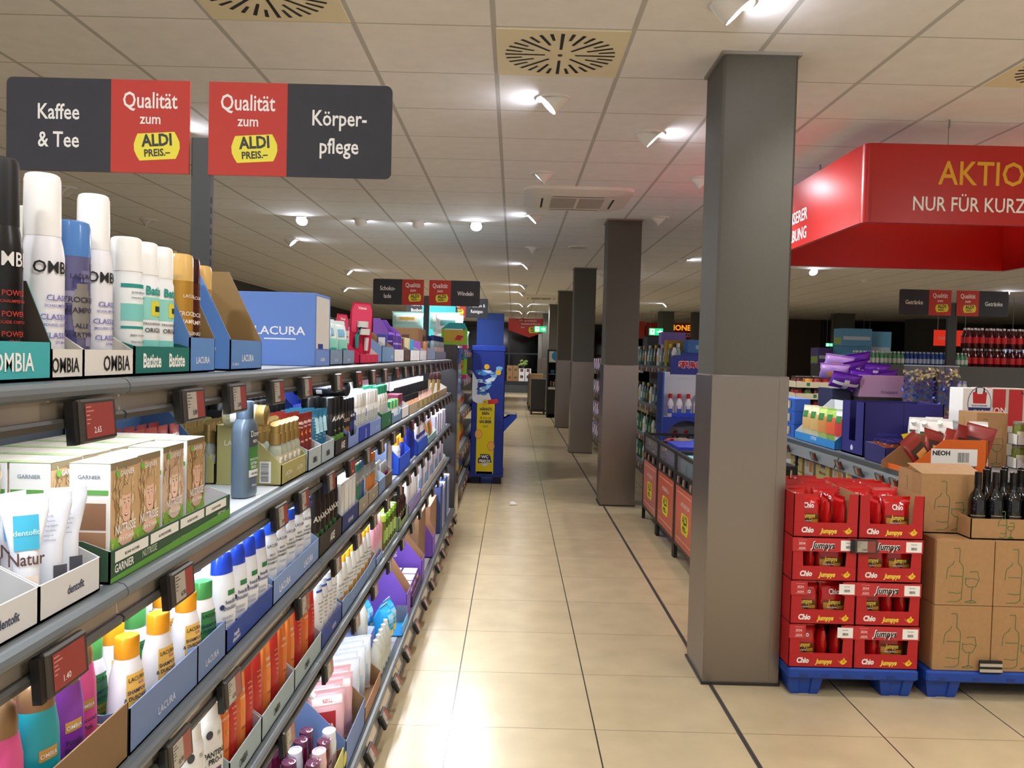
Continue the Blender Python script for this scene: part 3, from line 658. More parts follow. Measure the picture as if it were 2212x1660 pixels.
cb = carton('toothbrush_display', 'big blue cardboard box with white brand lettering lying open on the top shelf', .19, .26, .208, K('#5f84cf'), cat='box',
     stext=[('LACURA', .10, .088, .033, K('#e9eef8'), 1.15)], side=[(.055, .074, .145, .0775, K('#e9eef8'))], front=[(-.085, .05, .08, .2, K('#cfcdc9')), (-.085, .0, .08, .046, K('#6f92d6'), 1), (-.06, .05, .0, .064, K('#20318c'), 2)], texts=[('LACURA', 0, .014, .014, WHT)])
FT(XF, 2.45, z + .001, cb)
for i, (a, b) in enumerate(((2.552, 2.735), (2.745, 2.94))):
    front_tray(0, a, b, .12, .048, .05, .02, '#7f97b5', 'grey-blue low tray of bagged brushes on the top shelf, %s of the two' % ('nearer' if i == 0 else 'farther'), inn='#8fa3bd', texts=[('LACURA', 0, .012, .012, '#dbe4ee')])
clear = mat('#cfe6e6', .12, trans=.75); bagm = G('#d9ecec', rough=.18)
pb = pouch('brush_bag', .085, .035, .145, bagm, labels=[(-.03, .03, .02, .08, K('#8fd6c4'), .0), (-.015, .02, .025, .05, K('#2d9d8c'), .0008), (-.03, .01, .09, .115, K('#7fb6d8'), .0)], wob=.08)
for i, y in enumerate((2.59, 2.64, 2.70, 2.79, 2.86)):
    put(pb, -.60 - (i % 2) * .03, y, zt, 'clear bag of mint coloured brushes, %s along the two grey-blue trays' % ORD[i], 'bagged brushes', rz=AISLE + rnd.uniform(-.4, .4), tilt=(rnd.uniform(-.1, .1), 0))
tb = MB(); tall = carton('refill_box', 'brown cardboard box standing at the back of the top shelf beyond the blue box', .16, .11, .235, K('#a5764a', noise=.04), cat='carton', front=[(-.06, .17, .06, .21, K('#b98a5c'))])
FT(-.76, 3.0, z + .001, tall)
rt_ = front_tray(0, 3.05, 3.46, .17, .035, .13, .12, '#d1124f', 'crimson display tray of razor blisters on the top shelf', inn='#d9d3cc', texts=[(w, x, .010, .022, '#f3dfe2', .35) for w, x in (('0', -.13), ('0', -.02), ('0', .09))])
bp = thing('razor_blister', '', 'blister pack')
q = MB(); P = [(-.042, 0), (.042, 0), (.045, .02), (.045, .14), (.034, .172), (-.034, .172), (-.045, .14), (-.045, .02)]
q.prism(P, lambda u, v, d: (u, d, v), 0, .003, G('#c01f46')); q.build('card', bp)
q = MB()
for k, (u, v) in enumerate(((.0, .10), (.008, .075))): q.rings([[(u + x, y - .008, v + zz) for x, y in sup(.021, .010, 3, 16)] for zz in (-.010, -.008, .008, .010)], G('#cfd3d2', rough=.3))
q.tube([(-.02, -.008, .02), (-.024, -.012, .06), (-.012, -.012, .09), (.0, -.01, .1)], [.006, .007, .006, .004], G('#1f8d86')); q.tube([(.02, -.006, .012), (.018, -.010, .055)], [.007, .008], G('#d8cfd2')); q.build('razor', bp)
q = MB(); q.prism([(u * .9, .12 + (v - .086) * .55) for u, v in P], lambda u, v, d: (u, -d, v), .0004, .0012, G('#d8496a')); q.text('Venus', .014, lambda u, v: (u, -.0016, v), WHT, y=.15); q.build('print', bp)
bk = dup(bp)
put(bp, -.60, 3.23, z + .038, 'crimson razor blister leaning forward out of the crimson tray', 'razor blisters', rz=AISLE - .75, tilt=(.06, 0), scale=(1.15, 1.15, 1.15))
USED.add(bk.name); bk.location = (-.64, 3.09, z + .012); bk.rotation_euler = (0, 0, AISLE - .3); bk['label'] = 'razor blister standing behind in the crimson tray, near end'; bk['group'] = 'razor blisters'
for i, y in enumerate((3.3, 3.37, 3.43)): put(bp, -.63, y, z + .0055, 'razor blister upright in the crimson tray, %s of the row' % ORD[i], 'razor blisters', rz=AISLE + .5)
front_tray(0, 3.56, 3.90, .17, .07, .15, .12, '#6f92bf', 'slate blue tray with open kraft inside beyond the crimson tray', inn='#9b7d50', texts=[('LACURA', .12, .02, .016, '#e3ebf4')], side=[('40 x 30 ml', .06, .03, .012, '#d4dfee')])
ys = carton('cosmetic_box', '', .042, .042, .125, K('#54319a'), cat='box', front=[(-.018, .02, .018, .055, K('#7a58bd')), (-.018, .08, .018, .088, K('#cbb9e8'))], side=[(.005, .02, .037, .055, K('#7a58bd')), (.005, .09, .037, .098, K('#cbb9e8'))], top=[(-.018, .004, .018, .038, K('#6b48ae'))])
yb = carton('cosmetic_box', '', .042, .042, .125, K('#3b4aa0'), cat='box', side=[(.005, .07, .037, .11, K('#dfe5f4'))])
yk = carton('cosmetic_box', '', .034, .034, .120, K('#7a3d2a'), cat='box', front=[(-.014, .02, .014, .05, K('#a86a4e'))], side=[(.004, .015, .03, .05, K('#a86a4e')), (.004, .075, .03, .09, K('#e0c9a8'))])
yc = carton('cosmetic_box', '', .036, .036, .125, K('#d8cda4'), cat='box', side=[(.004, .02, .032, .1, K('#c3b487'))])
yt = carton('cosmetic_box', '', .036, .036, .12, K('#3f9fd0'), cat='box', side=[(.004, .02, .032, .06, K('#dce9f2'))])
BX = carton('cream_display', 'dark brown cream display box with slanted corner behind the top shelf trays', .26, .10, .19, K('#352c26'), cat='box', stext=[('LACURA', .05, .15, .022, WHT)])
FT(-.74, 3.75, z + .001, BX)
BX2 = carton('refill_box', 'pale blue box at the back of the top shelf behind the razor tray', .5, .03, .20, K('#7284c2'), cat='box'); FT(-.845, 3.6, z + .001, BX2)
def wt(a, b, c, lab, tx='#5b5f66'):
    front_tray(0, a, b, .13, .06, .12, .10, c, lab, inn='#b9b2a6', texts=[('LC', -(b - a) * .2, .02, .014, tx), ('LC', (b - a) * .2, .02, .014, tx)])
wt(3.93, 4.26, '#e4e4e6', 'white tray of purple cartons on the top shelf'); fill(ys, 3.94, 4.25, 5, -.575, -.62, 2, zt, 'purple cosmetic carton', 'in the white tray', 'purple cartons', jit=.001)
put(yb, -.60, 3.915, zt + .001, 'blue cosmetic carton at the near end before the purple cartons', None, rz=AISLE)
wt(4.28, 4.52, '#4d3a33', 'dark brown tray of small brown cartons on the top shelf', '#d9c9b8'); fill(yk, 4.29, 4.51, 5, -.60, -.65, 2, zt, 'brown cosmetic carton', 'in the dark brown tray', 'brown cartons', jit=.001)
wt(4.54, 4.98, '#e6e6ea', 'white tray of cream and blue cartons on the top shelf'); fill(yc, 4.55, 4.78, 5, -.60, -.65, 2, zt, 'cream cosmetic carton', 'in the white tray past the brown one', 'cream cartons', jit=.001); fill(yt, 4.79, 4.97, 4, -.60, -.65, 2, zt, 'light blue cosmetic carton', 'in the white tray past the brown one', 'light blue cartons', jit=.001)
PT = ['purple slant-cut tray of beauty goods on the top shelf, nearer of two', 'purple slant-cut tray of beauty goods on the top shelf, farther of two']
for i, (a, b) in enumerate(((4.62, 4.86), (4.90, 5.1))): FT(-.70, (a + b) / 2, z + .001, tray(PT[i], b - a, .09, .16, .235 - i * .03, .05, '#8f5fcf', inn='#7d50ba'))
wt(5.0, 5.36, '#d9dce6', 'white tray of lilac cartons on the top shelf'); yl = carton('cosmetic_box', '', .04, .04, .115, K('#9a66cf'), cat='box', side=[(.004, .03, .036, .06, K('#d7c4ee'))])
fill(yl, 5.02, 5.34, 6, -.60, -.65, 2, zt, 'lilac cosmetic carton', 'in the far white tray', 'lilac cartons', jit=.001)
KB = carton('shipping_box', '', .46, .22, .105, K('#8b6643', noise=.04), cat='carton', front=[(.06, .02, .12, .07, K('#4a3524'))], side=[(.06, .02, .11, .06, K('#4a3524'))])
put(KB, -.62, 5.72, z + .001, 'kraft shipping box on the top shelf, lower of the two stacked', 'kraft boxes', rz=AISLE)
put(KB, -.63, 5.68, z + .107, 'kraft shipping box with a dark printed square, upper of the two stacked', 'kraft boxes', rz=AISLE)
hb_ = bottle('hand_cream', 'bottle', [(0, .02, .012), (.09, .021, .013), (.12, .012, .010)], G('#b07a5a'), [(.12, .012), (.15, .011)], G('#3a2a24'), e=2.4)
fill(hb_, 5.38, 5.5, 2, -.585, -.585, 1, zt, 'brown cream bottle', 'beside the kraft boxes', 'brown cream bottles', jit=.001)
front_tray(0, 6.0, 6.9, .14, .06, .09, .06, '#8b98b8', 'grey-blue tray of tall bottles at the far end of the top shelf', inn='#7c88a6')
tb1 = bottle('lotion_bottle', 'bottle', [(0, .026, .017), (.01, .028, .018), (.11, .028, .018), (.135, .014, .014)], G('#8fa8b2'), [(.135, .014), (.175, .013)], G('#20306a'), e=2.4, labels=[(-.02, .02, .02, .09, K('#e6d6da'), 0)])
fill(tb1, 6.02, 6.88, 11, -.595, -.65, 2, zt, 'grey lotion bottle with blue cap', 'far top shelf end', 'grey lotion bottles')
# ---------------- second shelf
z = LV[1]; zt = z + .0052
def tooth_tray(y0, y1, lab): return front_tray(1, y0, y1, .13, .046, .07, .05, '#d5d4d3', lab, inn='#c9c8c6', texts=[('dentofit', .01, .018, .016, '#2b3a5c', .8)])
tooth_tray(.85, .988, 'white tray of toothpaste tubes nearest on the second shelf'); tooth_tray(.99, 1.137, 'white tray of toothpaste tubes beside the hair colour tray')
tq, brn = K('#3aa3c0'), K('#5a3c36')
def dent(c):
    t = tube('toothpaste_tube', .0155, .026, .142, G('#e9eaf0', rough=.35), G('#eceded', rough=.4), labels=[(-.014, .014, .082, .124, c, 0), (-.012, .012, .03, .05, K('#eddccb'), 0)], texts=[('Natur', 0, .064, .022, brn, .75), ('Zahncreme', .0, .018, .007, brn), ('dentofit', 0, .10, .009, K('#bfe2ee'))])
    return t
d1 = dent(tq); d2 = tube('toothpaste_tube', .0155, .026, .142, G('#e6e8f0', rough=.35), G('#eceded', rough=.4), labels=[(.004, .02, .03, .05, K('#4a4a50'), 0)], texts=[(w, -.004, .112 - k * .006, .0035, K('#8a93a8')) for k, w in enumerate(['Inhaltsstoffe', 'Aqua Glycerin', 'Anwendung täglich', 'Kinder bis sechs', 'erbsengroß', 'nicht schlucken'])])
d3 = dent(K('#3f8fd0'))
for p, x, y, r, l in ((d1, -.5955, .905, -.9, 'natural toothpaste tube with teal panel, nearest in the near white tray'), (d1, -.5955, 1.012, -.85, 'natural toothpaste tube with teal panel, front of the farther white tray'), (d1, -.64, .955, -.3, 'natural toothpaste tube with teal panel, back of the near white tray'),
                      (d2, -.5955, 1.065, -1.0, 'white toothpaste tube turned to its back, nearer of two'), (d2, -.600, 1.112, -1.0, 'white toothpaste tube turned to its back, beside the hair colour boxes'),
                      (d3, -.635, .99, -.4, 'toothpaste tube with blue panel between the two white trays'), (d3, -.645, 1.06, -.3, 'toothpaste tube with blue panel at the back of the farther tray'), (d3, -.645, .905, -.3, 'toothpaste tube with blue panel at the back of the nearer tray')):
    put(p, x, y, zt, l, 'toothpaste tubes', rz=AISLE + r)
# hair colour boxes with a smiling portrait
grn, lgr = K('#2f6b3a'), K('#79b84a')
def hair_box(hair, skin, curls):
    h, w, d = .165, .085, .06
    s_ = random.Random(curls); t = carton('hair_colour_box', '', w, d, h, K('#ecebe8'), cat='box',
        front=[(-.0425, 0, .0425, .165, K(hair)), (-.0425, 0, .0425, .055, K('#86b93f'), 1), (-.0425, .155, .0425, .165, K('#8a7a5c'), 1)],
        top=[(-.0425, .0, .0425, .06, K('#dccfc2')), (-.0425, .0, -.022, .06, K('#9cc46b'))],
        side=[(.003, .003, .057, .115, K('#e6e0dc')), (.006, .006, .054, .034, K('#8d6a50'), 1), (.006, .037, .054, .066, K('#a37b5d'), 1), (.006, .069, .054, .108, K('#8a6349'), 1), (.003, .120, .057, .127, K('#5d9a48'), 1)],
        stext=[('GARNIER', .03, .143, .008, K('#6b7a86'))])
    l = MB(); F = lambda u, v, k=0: (u, -.0012 - k, v)
    hr = K(hair); lt = K({'#c4a276': '#e0c69e', '#b59468': '#d8bb90', '#d2b396': '#ebd6bc'}[hair]); dk = K({'#c4a276': '#9c7a4e', '#b59468': '#8c6a42', '#d2b396': '#b08f6c'}[hair])
    for k in range(46):          # curls
        u, v = s_.uniform(-.039, .039), s_.uniform(.035, .148); a = s_.uniform(0, 6)
        L = [(u + .0065 * q * math.cos(a) + .003 * math.sin(5 * q + a), v - .012 * q) for q in (-1, -.5, 0, .5, 1)]
        for p, q in zip(L, L[1:]): l.add([F(p[0] - .0012, p[1]), F(p[0] + .0012, p[1]), F(q[0] + .0012, q[1]), F(q[0] - .0012, q[1])], [(0, 1, 2, 3)], lt if k % 2 else dk)
    sk = K(skin); shd = K('#c98d74')
    el = lambda cx, cz, a, b, m, k, n=18, rot=0: l.add([F(cx + a * math.cos(2 * PI * i / n) * math.cos(rot) - b * math.sin(2 * PI * i / n) * math.sin(rot), cz + a * math.cos(2 * PI * i / n) * math.sin(rot) + b * math.sin(2 * PI * i / n) * math.cos(rot), k) for i in range(n)], [tuple(range(n))], m)
    l.add([F(-.009, .05, .0002), F(.012, .05, .0002), F(.010, .085, .0002), F(-.006, .085, .0002)], [(0, 1, 2, 3)], shd); el(.004, .052, .024, .014, sk, .0003)
    el(.003, .098, .0165, .0245, sk, .0004, rot=.08); el(.003, .112, .015, .013, sk, .0005)
    for sx in (-1, 1):
        el(.003 + sx * .0068, .103, .0034, .0016, K('#f0ebe6'), .0006); el(.003 + sx * .0066, .103, .0015, .0016, K('#3a2c26'), .0008); l.add([F(.003 + sx * .003, .1075, .0006), F(.003 + sx * .0105, .1075, .0006), F(.003 + sx * .0105, .1088, .0006), F(.003 + sx * .003, .1092, .0006)], [(0, 1, 2, 3)], dk)
    l.add([F(.001, .103, .0006), F(.0042, .093, .0006), F(.0012, .0915, .0006)], [(0, 1, 2)], shd)
    el(.0032, .0845, .0062, .0026, K('#b2473f'), .0006); el(.0032, .0852, .0048, .0012, K('#f4efea'), .0008)
    for sx in (-1, 1):
        for k in range(5): el(.003 + sx * (.0175 + .002 * (k % 2)), .118 - k * .013, .0045, .009, lt if k % 2 else hr, .0009, n=10)
    el(.003, .1215, .0165, .0075, hr, .0009, n=14); bx_ = [c for c in t.children if c.name.startswith('box')][0]; l.build('portrait', bx_)
    n = MB(); F2 = lambda u, v: (u, -.0026, v)
    n.prism([(-.024 + .0055 * math.cos(a), .1485 + .0055 * math.sin(a)) for a in [2 * PI * i / 16 for i in range(16)]], lambda u, v, d: (u, -.0016 - d, v), 0, .0006, lgr)
    n.text('GARNIER', .012, F2, WHT, x=.004, y=.144, xs=.9); n.text('NUTRISSE', .019, F2, K('#e9e6df'), x=0, y=.060, xs=.78, bold=.03); n.text('Ultra Crème', .010, F2, K('#f2f4e4'), x=0, y=.048, sh=.25); n.text('10.1', .007, F2, K('#3b3226'), x=-.036, y=.125, xs=.8)
    n.build('lettering', bx_); return t
hA, hB_, hC = hair_box('#c4a276', '#e6bda4', 1), hair_box('#b59468', '#e4b9a0', 2), hair_box('#d2b396', '#efd0bb', 3)
gt = front_tray(1, 1.165, 1.662, .318, .046, .06, .04, '#33523a', 'long green and white tray of hair colour boxes on the second shelf', inn='#c4c4c6', texts=[('GARNIER', -.205, .012, .017, '#eef0ea', .85), ('NUTRISSE', -.12, .014, .015, '#b9c9b0', .8), ('VEGAN', .2, .012, .013, '#dfe8d4'), ('DAUERHAFTES HAAR FÄRBEN', .02, .008, .008, '#8fb07a')])
l = MB(); F = lambda u, v, d: (u, -.0006 - d, v)
l.prism([(-.248, .0), (.248, .0), (.248, .018), (-.248, .007)], F, 0, .0002, K('#5f9a3c'))
for k in range(4):
    a = -.235 + k * .117; l.prism([(a, .027), (a + .108, .027), (a + .108, .043), (a, .043)], F, .0, .0003, K('#e3e2da')); l.text('BLOND NATUREL', .006, lambda u, v: (u, -.0012, v), BLK, x=a + .054, y=.032)
l.build('strip', gt)
HG = 'hair colour boxes'
for p, x, y, l in ((hA, -.572, 1.222, 'hair colour box with blonde curls, nearest in the green tray front'), (hA, -.576, 1.311, 'hair colour box with blonde curls leaning beside the nearest box'), (hC, -.585, 1.43, 'hair colour box with sleek blonde portrait, third in the green tray front'), (hB_, -.590, 1.545, 'hair colour box with sleek blonde portrait, last in the green tray front')):
    put(p, x, y, zt, l, HG, rz=AISLE)
for j, x in enumerate((-.653, -.715, -.777)):
    ys_ = [1.213 + .0885 * i for i in range(5)] + ([] if j == 0 else [.935 + .0885 * i for i in range(3)])
    for i, y in enumerate(ys_): put((hA, hC, hB_)[(i + j) % 3], x, y, zt, 'hair colour box, %s along in the %s row behind the front boxes' % (ORD[i], ORD[j]) if i < 5 else 'hair colour box, %s of the near block, %s row behind the toothpaste' % (ORD[i - 5], ORD[j]), HG, rz=AISLE)
# grey men's shower bottle
dv = bottle('shower_gel_bottle', 'bottle', [(0, .035, .020), (.006, .037, .022), (.15, .037, .022), (.166, .034, .02), (.178, .022, .017)], G('#5b6c7c', rough=.3), [(.178, .0225, .017), (.215, .0225, .017), (.2185, .020, .015)], G('#54657a', rough=.3), e=3.2, ec=2.6,
   labels=[(-.022, .03, .05, .15, K('#3f4750'), 0), (-.022, .03, .062, .115, K('#3c7a3a'), .0002), (-.022, .03, .046, .062, K('#d8dcdc'), .0004)], texts=[('Dove', .004, .138, .02, K('#d9dee2'), .9), ('MEN', .004, .124, .010, K('#d9dee2')), ('ERFRISCHEND', .004, .084, .007, K('#cfe0cf')), ('EXTRA', .0, .074, .0095, WHT), ('FRESH', .0, .065, .0095, WHT), ('+ MIT PFLEGE', .004, .051, .006, BLK), ('700 ml', .0, .024, .007, WHT)])
put(dv, -.612, 1.895, zt - .003, 'big slate grey shower bottle standing alone at the shelf edge', None, rz=AISLE - .12)
OL = '#a89f63'
ot = tray('olive tray of pump bottles by the aisle on the second shelf', .24, .165, .052, .148, .10, OL, inn='#b4ab72', texts=[('LACURA', -.055, .02, .016, '#e8e4cf'), ('LACURA', .055, .02, .016, '#e8e4cf'), ('DUFT', -.055, .010, .008, '#d8d3b6'), ('DUFT', .055, .010, .008, '#d8d3b6')], side=[('LACURA', .11, .098, .018, '#dcd7bb')])
FT(-.57, 2.175, z + .001, ot); l = MB(); barcode(l, lambda u, v, d: (-.1206 - d, .055 - u, v), .0, .028, .006, .06, K('#3b3a34'), WHT, vert=False); l.build('barcode', ot)
ot2 = FT(-.737, 2.175, z + .001, tray('olive tray of pump bottles at the back of the second shelf', .24, .165, .052, .148, .10, OL, inn='#b4ab72')); l = MB(); barcode(l, lambda u, v, d: (-.1206 - d, .055 - u, v), .0, .028, .006, .06, K('#3b3a34'), WHT, vert=False); l.build('barcode', ot2)
gold = G('#a98b52', rough=.3, metal=.6)
pb_ = bottle('pump_bottle', 'bottle', [(0, .0165), (.004, .0175), (.085, .0175), (.098, .012), (.104, .010)], mat('#dfe2cc', .12, trans=.55), labels=[(-.02, .02, .02, .068, K('#c9bd9c'), 0), (-.011, .011, .05, .064, WHT, .0003)], texts=[('LC', 0, .053, .009, BLK), ('Pearl', 0, .032, .008, K('#4a4030'))])
c = MB(); loft(c, [(.096, .0155), (.124, .0155)], gold); loft(c, [(.124, .0125), (.138, .0125), (.1405, .0125)], gold); c.rings([[(.0125 * math.cos(2 * PI * j / 20), .0125 * math.sin(2 * PI * j / 20), zz + (.006 * math.cos(2 * PI * j / 20) if k else 0)) for j in range(20)] for k, zz in enumerate((.138, .148))], gold); c.build('pump_cap', pb_)
fill(pb_, 2.065, 2.285, 5, -.597, -.705, 3, zt, 'gold capped pump bottle', 'aisle olive tray', 'pump bottles')
fill(pb_, 2.065, 2.285, 5, -.765, -.86, 2, zt, 'gold capped pump bottle', 'back olive tray', 'pump bottles')
jl = bottle('cream_jar', 'jar', [(0, .026), (.003, .0275), (.075, .0275), (.08, .024)], mat('#b5b48a', .2), [(.08, .0265), (.1, .0265), (.102, .024)], gold, labels=[(-.05, .05, .01, .07, K('#8f8d6a'), 0), (-.015, .015, .02, .06, WHT, .0003)])
put(jl, -.70, 2.02, z + .178, 'olive jar lying on its side across the olive trays', None, rz=0, tilt=(0, PI / 2))
for a, b, c_, nm in ((2.302, 2.457, '#a9b6ba', 'nearer'), (2.46, 2.634, '#a6b4ba', 'farther')):
    front_tray(1, a, b, .165, .06, .09, .06, c_, 'pale grey tray of tubes on the second shelf, %s of two' % nm, inn='#b9b4b4', texts=[('OMBIA', 0, .018, .024, '#20252a', .7)])
tr = tube('lotion_tube', .0165, .027, .155, G('#7e2720', rough=.35), G('#5c1a15'), labels=[], texts=[('OMBIA', 0, .125, .012, K('#e6cfc6')), ('4', 0, .092, .022, K('#e08a3a')), ('MEN', 0, .075, .008, K('#e6cfc6')), ('POWER', 0, .115, .006, K('#e6cfc6'))])
tbq = tube('lotion_tube', .0165, .027, .155, G('#2c6a88', rough=.35), G('#1d4a66'), labels=[(.0, .018, .085, .13, K('#a9d2e0'), 0)], texts=[(w, 0, .13 - k * .009, .005, K('#bfe0ea')) for k, w in enumerate(['DUSCHGEL', 'OCEAN', 'Körper', 'Gesicht', 'Haar', 'Seife', 'frisch', 'aktiv'])])
fill(tr, 2.31, 2.45, 3, -.60, -.68, 3, zt, 'dark red lotion tube', 'nearer grey tray', 'dark red tubes', turn=-.35)
fill(tbq, 2.47, 2.625, 3, -.60, -.68, 3, zt, 'teal blue lotion tube', 'farther grey tray', 'teal blue tubes', turn=-.5)
FT(-.74, 1.83, z + .001, tray('steel blue slanted tray behind the grey bottle', .34, .16, .08, .185, .09, '#5c86b2', inn='#39557a'))
fill(tr, 1.68, 1.99, 5, -.80, -.85, 2, zt, 'dark red lotion tube', 'steel blue tray', 'dark red tubes')
FT(-.745, 2.55, z + .001, tray('black tray of dark cans at the back of the second shelf', .46, .155, .10, .165, .06, '#17161b', inn='#d8d4d8'))
axe = can('deodorant_can', .026, .185, G('#17181a', rough=.3), G('#101113', rough=.3), .052, capr=.025, shoulder=.006, labels=[(-.022, .004, .02, .06, K('#5a8f3a'), 0), (.006, .022, .02, .05, K('#c9582c'), 0)], texts=[('AXE', 0, .108, .022, K('#e2e0dd'), 1, .03), ('FRESH', 0, .075, .008, K('#9ad06a'))])
fill(axe, 2.34, 2.76, 8, -.775, -.84, 2, zt, 'black deodorant can', 'black back tray', 'black deodorant cans')
front_tray(1, 2.65, 2.853, .165, .05, .085, .06, '#201d1a', 'black tray with white lettering of deodorants on the second shelf', inn='#3a332c', texts=[('AXE', .02, .016, .032, '#e6e3de', 1, .03)], side=[('●', .03, .03, .02, '#6fae3c')])
fill(axe, 2.66, 2.845, 3, -.60, -.662, 2, zt, 'black deodorant can', 'lettered black tray', 'black deodorant cans')
ax2 = can('deodorant_can', .026, .185, G('#1c2028', rough=.25), G('#121318', rough=.3), .052, capr=.025, shoulder=.006, labels=[(-.045, .0, .03, .12, K('#8d8fa6'), 0), (.004, .02, .08, .1, K('#c9c6c2'), 0), (-.02, -.004, .155, .17, K('#d8622c'), .0)], texts=[('AXE', .02, .05, .02, K('#aeb9d2'))])
put(ax2, -.735, 2.80, z + .214, 'black deodorant can lying across the top of the standing cans', None, rz=-.1, tilt=(0, PI / 2))
NB = '#2440b0'
front_tray(1, 2.858, 3.055, .16, .06, .12, .09, '#7d95d2', 'light blue tray of dark cans on the second shelf', inn='#c9cfe2', cut=.04)
front_tray(1, 3.06, 3.285, .16, .058, .10, .06, NB, 'royal blue tray with a white figure on the second shelf', inn='#c9cfe2', texts=[('1', .03, .008, .05, '#f1f1f4', 1, .04)])
front_tray(1, 3.29, 3.57, .16, .058, .10, .06, '#7f97d6', 'pale blue tray of white sprays on the second shelf', inn='#c9cfe2', texts=[('LACURA', .05, .02, .018, '#c9d4ee')])
dk1 = can('deodorant_can', .024, .17, G('#2a2320', rough=.3), G('#16151a', rough=.3), .045, capr=.023, shoulder=.006, labels=[(-.03, .03, .02, .07, K('#8a5a3c'), 0)], texts=[('DRY', 0, .09, .016, K('#d8c9bb'))])
dk2 = can('deodorant_can', .024, .17, G('#20242a', rough=.3), G('#191b20', rough=.3), .045, capr=.023, shoulder=.006, labels=[(-.016, .016, .05, .085, K('#2d3a7c'), 0)], texts=[('MEN', 0, .10, .014, WHT)])
fill(dk1, 2.865, 2.96, 2, -.60, -.66, 2, zt, 'brown labelled dark can', 'light blue tray', 'dark spray cans'); fill(dk2, 2.965, 3.055, 2, -.60, -.66, 2, zt, 'blue labelled dark can', 'light blue tray', 'dark spray cans')
ws = can('deodorant_can', .0245, .178, G('#e6e7e6', rough=.35), G('#e9e9e8', rough=.35), .05, capr=.024, shoulder=.006, labels=[(-.022, .022, .03, .10, K('#c2c8c8'), 0), (-.034, -.018, .08, .11, K('#2b3f9c'), 0), (.002, .02, .012, .03, K('#6aa348'), 0)], texts=[(w, 0, .092 - k * .009, .005, K('#6b7478')) for k, w in enumerate(['Deodorant', 'Sensitiv', 'Pflege', '48 Stunden', 'ohne Alkohol', 'mild'])])
fill(ws, 3.065, 3.28, 4, -.60, -.66, 2, zt, 'white deodorant can', 'royal blue tray', 'white deodorant cans'); fill(ws, 3.295, 3.565, 5, -.60, -.66, 2, zt, 'white deodorant can', 'pale blue tray', 'white deodorant cans')
FT(-.755, 3.15, z + .001, tray('royal blue tray with white lettering at the back of the second shelf', .62, .14, .15, .20, .05, NB, inn=NB, texts=[('NIVEA', -.1, .165, .03, '#e6e9f4')], side=[('NIVEA', .08, .15, .02, '#e6e9f4')]))
FT(-.725, 3.78, z + .001, tray('royal blue curved card holder behind the green tray', .36, .15, .10, .235, .09, '#2a5fe0', inn='#e6e8f2'))
nv = bottle('spray_bottle', 'bottle', [(0, .022), (.004, .023), (.13, .023), (.15, .016)], G('#eeeff0', rough=.35), [(.15, .0155), (.2, .015), (.203, .012)], G('#f0f0f0'), labels=[(-.012, .012, .09, .115, K('#2340a8'), 0)], texts=[('NIVEA', 0, .098, .008, WHT)])
fill(nv, 3.62, 3.92, 5, -.775, -.83, 2, z + .035, 'white spray bottle', 'blue card holder', 'white spray bottles')
front_tray(1, 3.58, 3.87, .16, .07, .16, .12, '#1d6a45', 'dark green tray of white bottles on the second shelf', inn='#e3e3dd', texts=[('ON', .08, .02, .02, '#d8c2a6')])
sb = bottle('lotion_bottle', 'bottle', [(0, .028, .02), (.006, .030, .022), (.115, .030, .022), (.13, .02, .018)], G('#e9e9e4', rough=.4), [(.13, .021, .018), (.165, .021, .018), (.168, .018, .015)], G('#2f8f6c'), e=2.6, labels=[(-.022, .02, .03, .085, K('#bfc6c2'), 0), (.008, .02, .02, .11, K('#b8433a'), .0003)], texts=[('med', -.004, .095, .010, K('#b8433a'))])
fill(sb, 3.595, 3.86, 4, -.60, -.66, 2, zt + .02, 'white bottle with green cap', 'green tray', 'green capped bottles')
front_tray(1, 3.89, 4.22, .15, .055, .08, .05, '#6f8fb0', 'steel blue tray of small green capped bottles on the second shelf', inn='#b7c4d2', cut=.035)
gb = bottle('small_bottle', 'bottle', [(0, .02), (.05, .021), (.065, .016)], G('#e8ebea'), [(.065, .021), (.1, .021), (.103, .018)], G('#2aa088')); gb2 = bottle('small_bottle', 'bottle', [(0, .02), (.05, .021), (.065, .016)], G('#e8ebea'), [(.065, .021), (.1, .021), (.103, .018)], G('#a6d86a'))
for i in range(6):
    for j in range(2): put((gb, gb2)[(i + j) % 2], -.60 - j * .055, 3.92 + i * .054, zt, 'small bottle with %s cap, %s along, %s row, steel blue tray' % (('teal', 'lime')[(i + j) % 2], ORD[i], ORD[j]), 'small capped bottles', rz=AISLE)
FT(-.665, 4.32, z + .001, tray('pink slanted card display on the second shelf', .30, .17, .10, .21, .13, '#e8cfd6', inn='#c9a3ae'))
front_tray(1, 4.24, 4.50, .09, .055, .10, .08, '#e6e3e4', 'white card tray beside the makeup display', inn='#cfcaca')
mk = carton('makeup_box', 'plum coloured makeup box in the pink card display', .18, .07, .06, K('#8c3358'), cat='box'); FT(-.60, 4.42, z + .06, mk)
front_tray(1, 4.54, 7.1, .20, .055, .09, .06, '#b9aa8e', 'long pale wooden makeup tray on the second shelf', inn='#d8d2ca')
ya = K('#c9bd4e'); yl_ = MB()
for k in range(11): yl_.prism([(-.9 + k * .13, .012), (-.9 + k * .13 + .11, .012), (-.9 + k * .13 + .11, .046), (-.9 + k * .13, .046)], lambda u, v, d: (u, -.0004 - d, v), 0, .0005, ya if k % 2 else K('#8f8672'))
yl_.build('price_strip', COL.objects[-1] if False else [o for o in COL.objects if o.get('label') == 'long pale wooden makeup tray on the second shelf'][0])
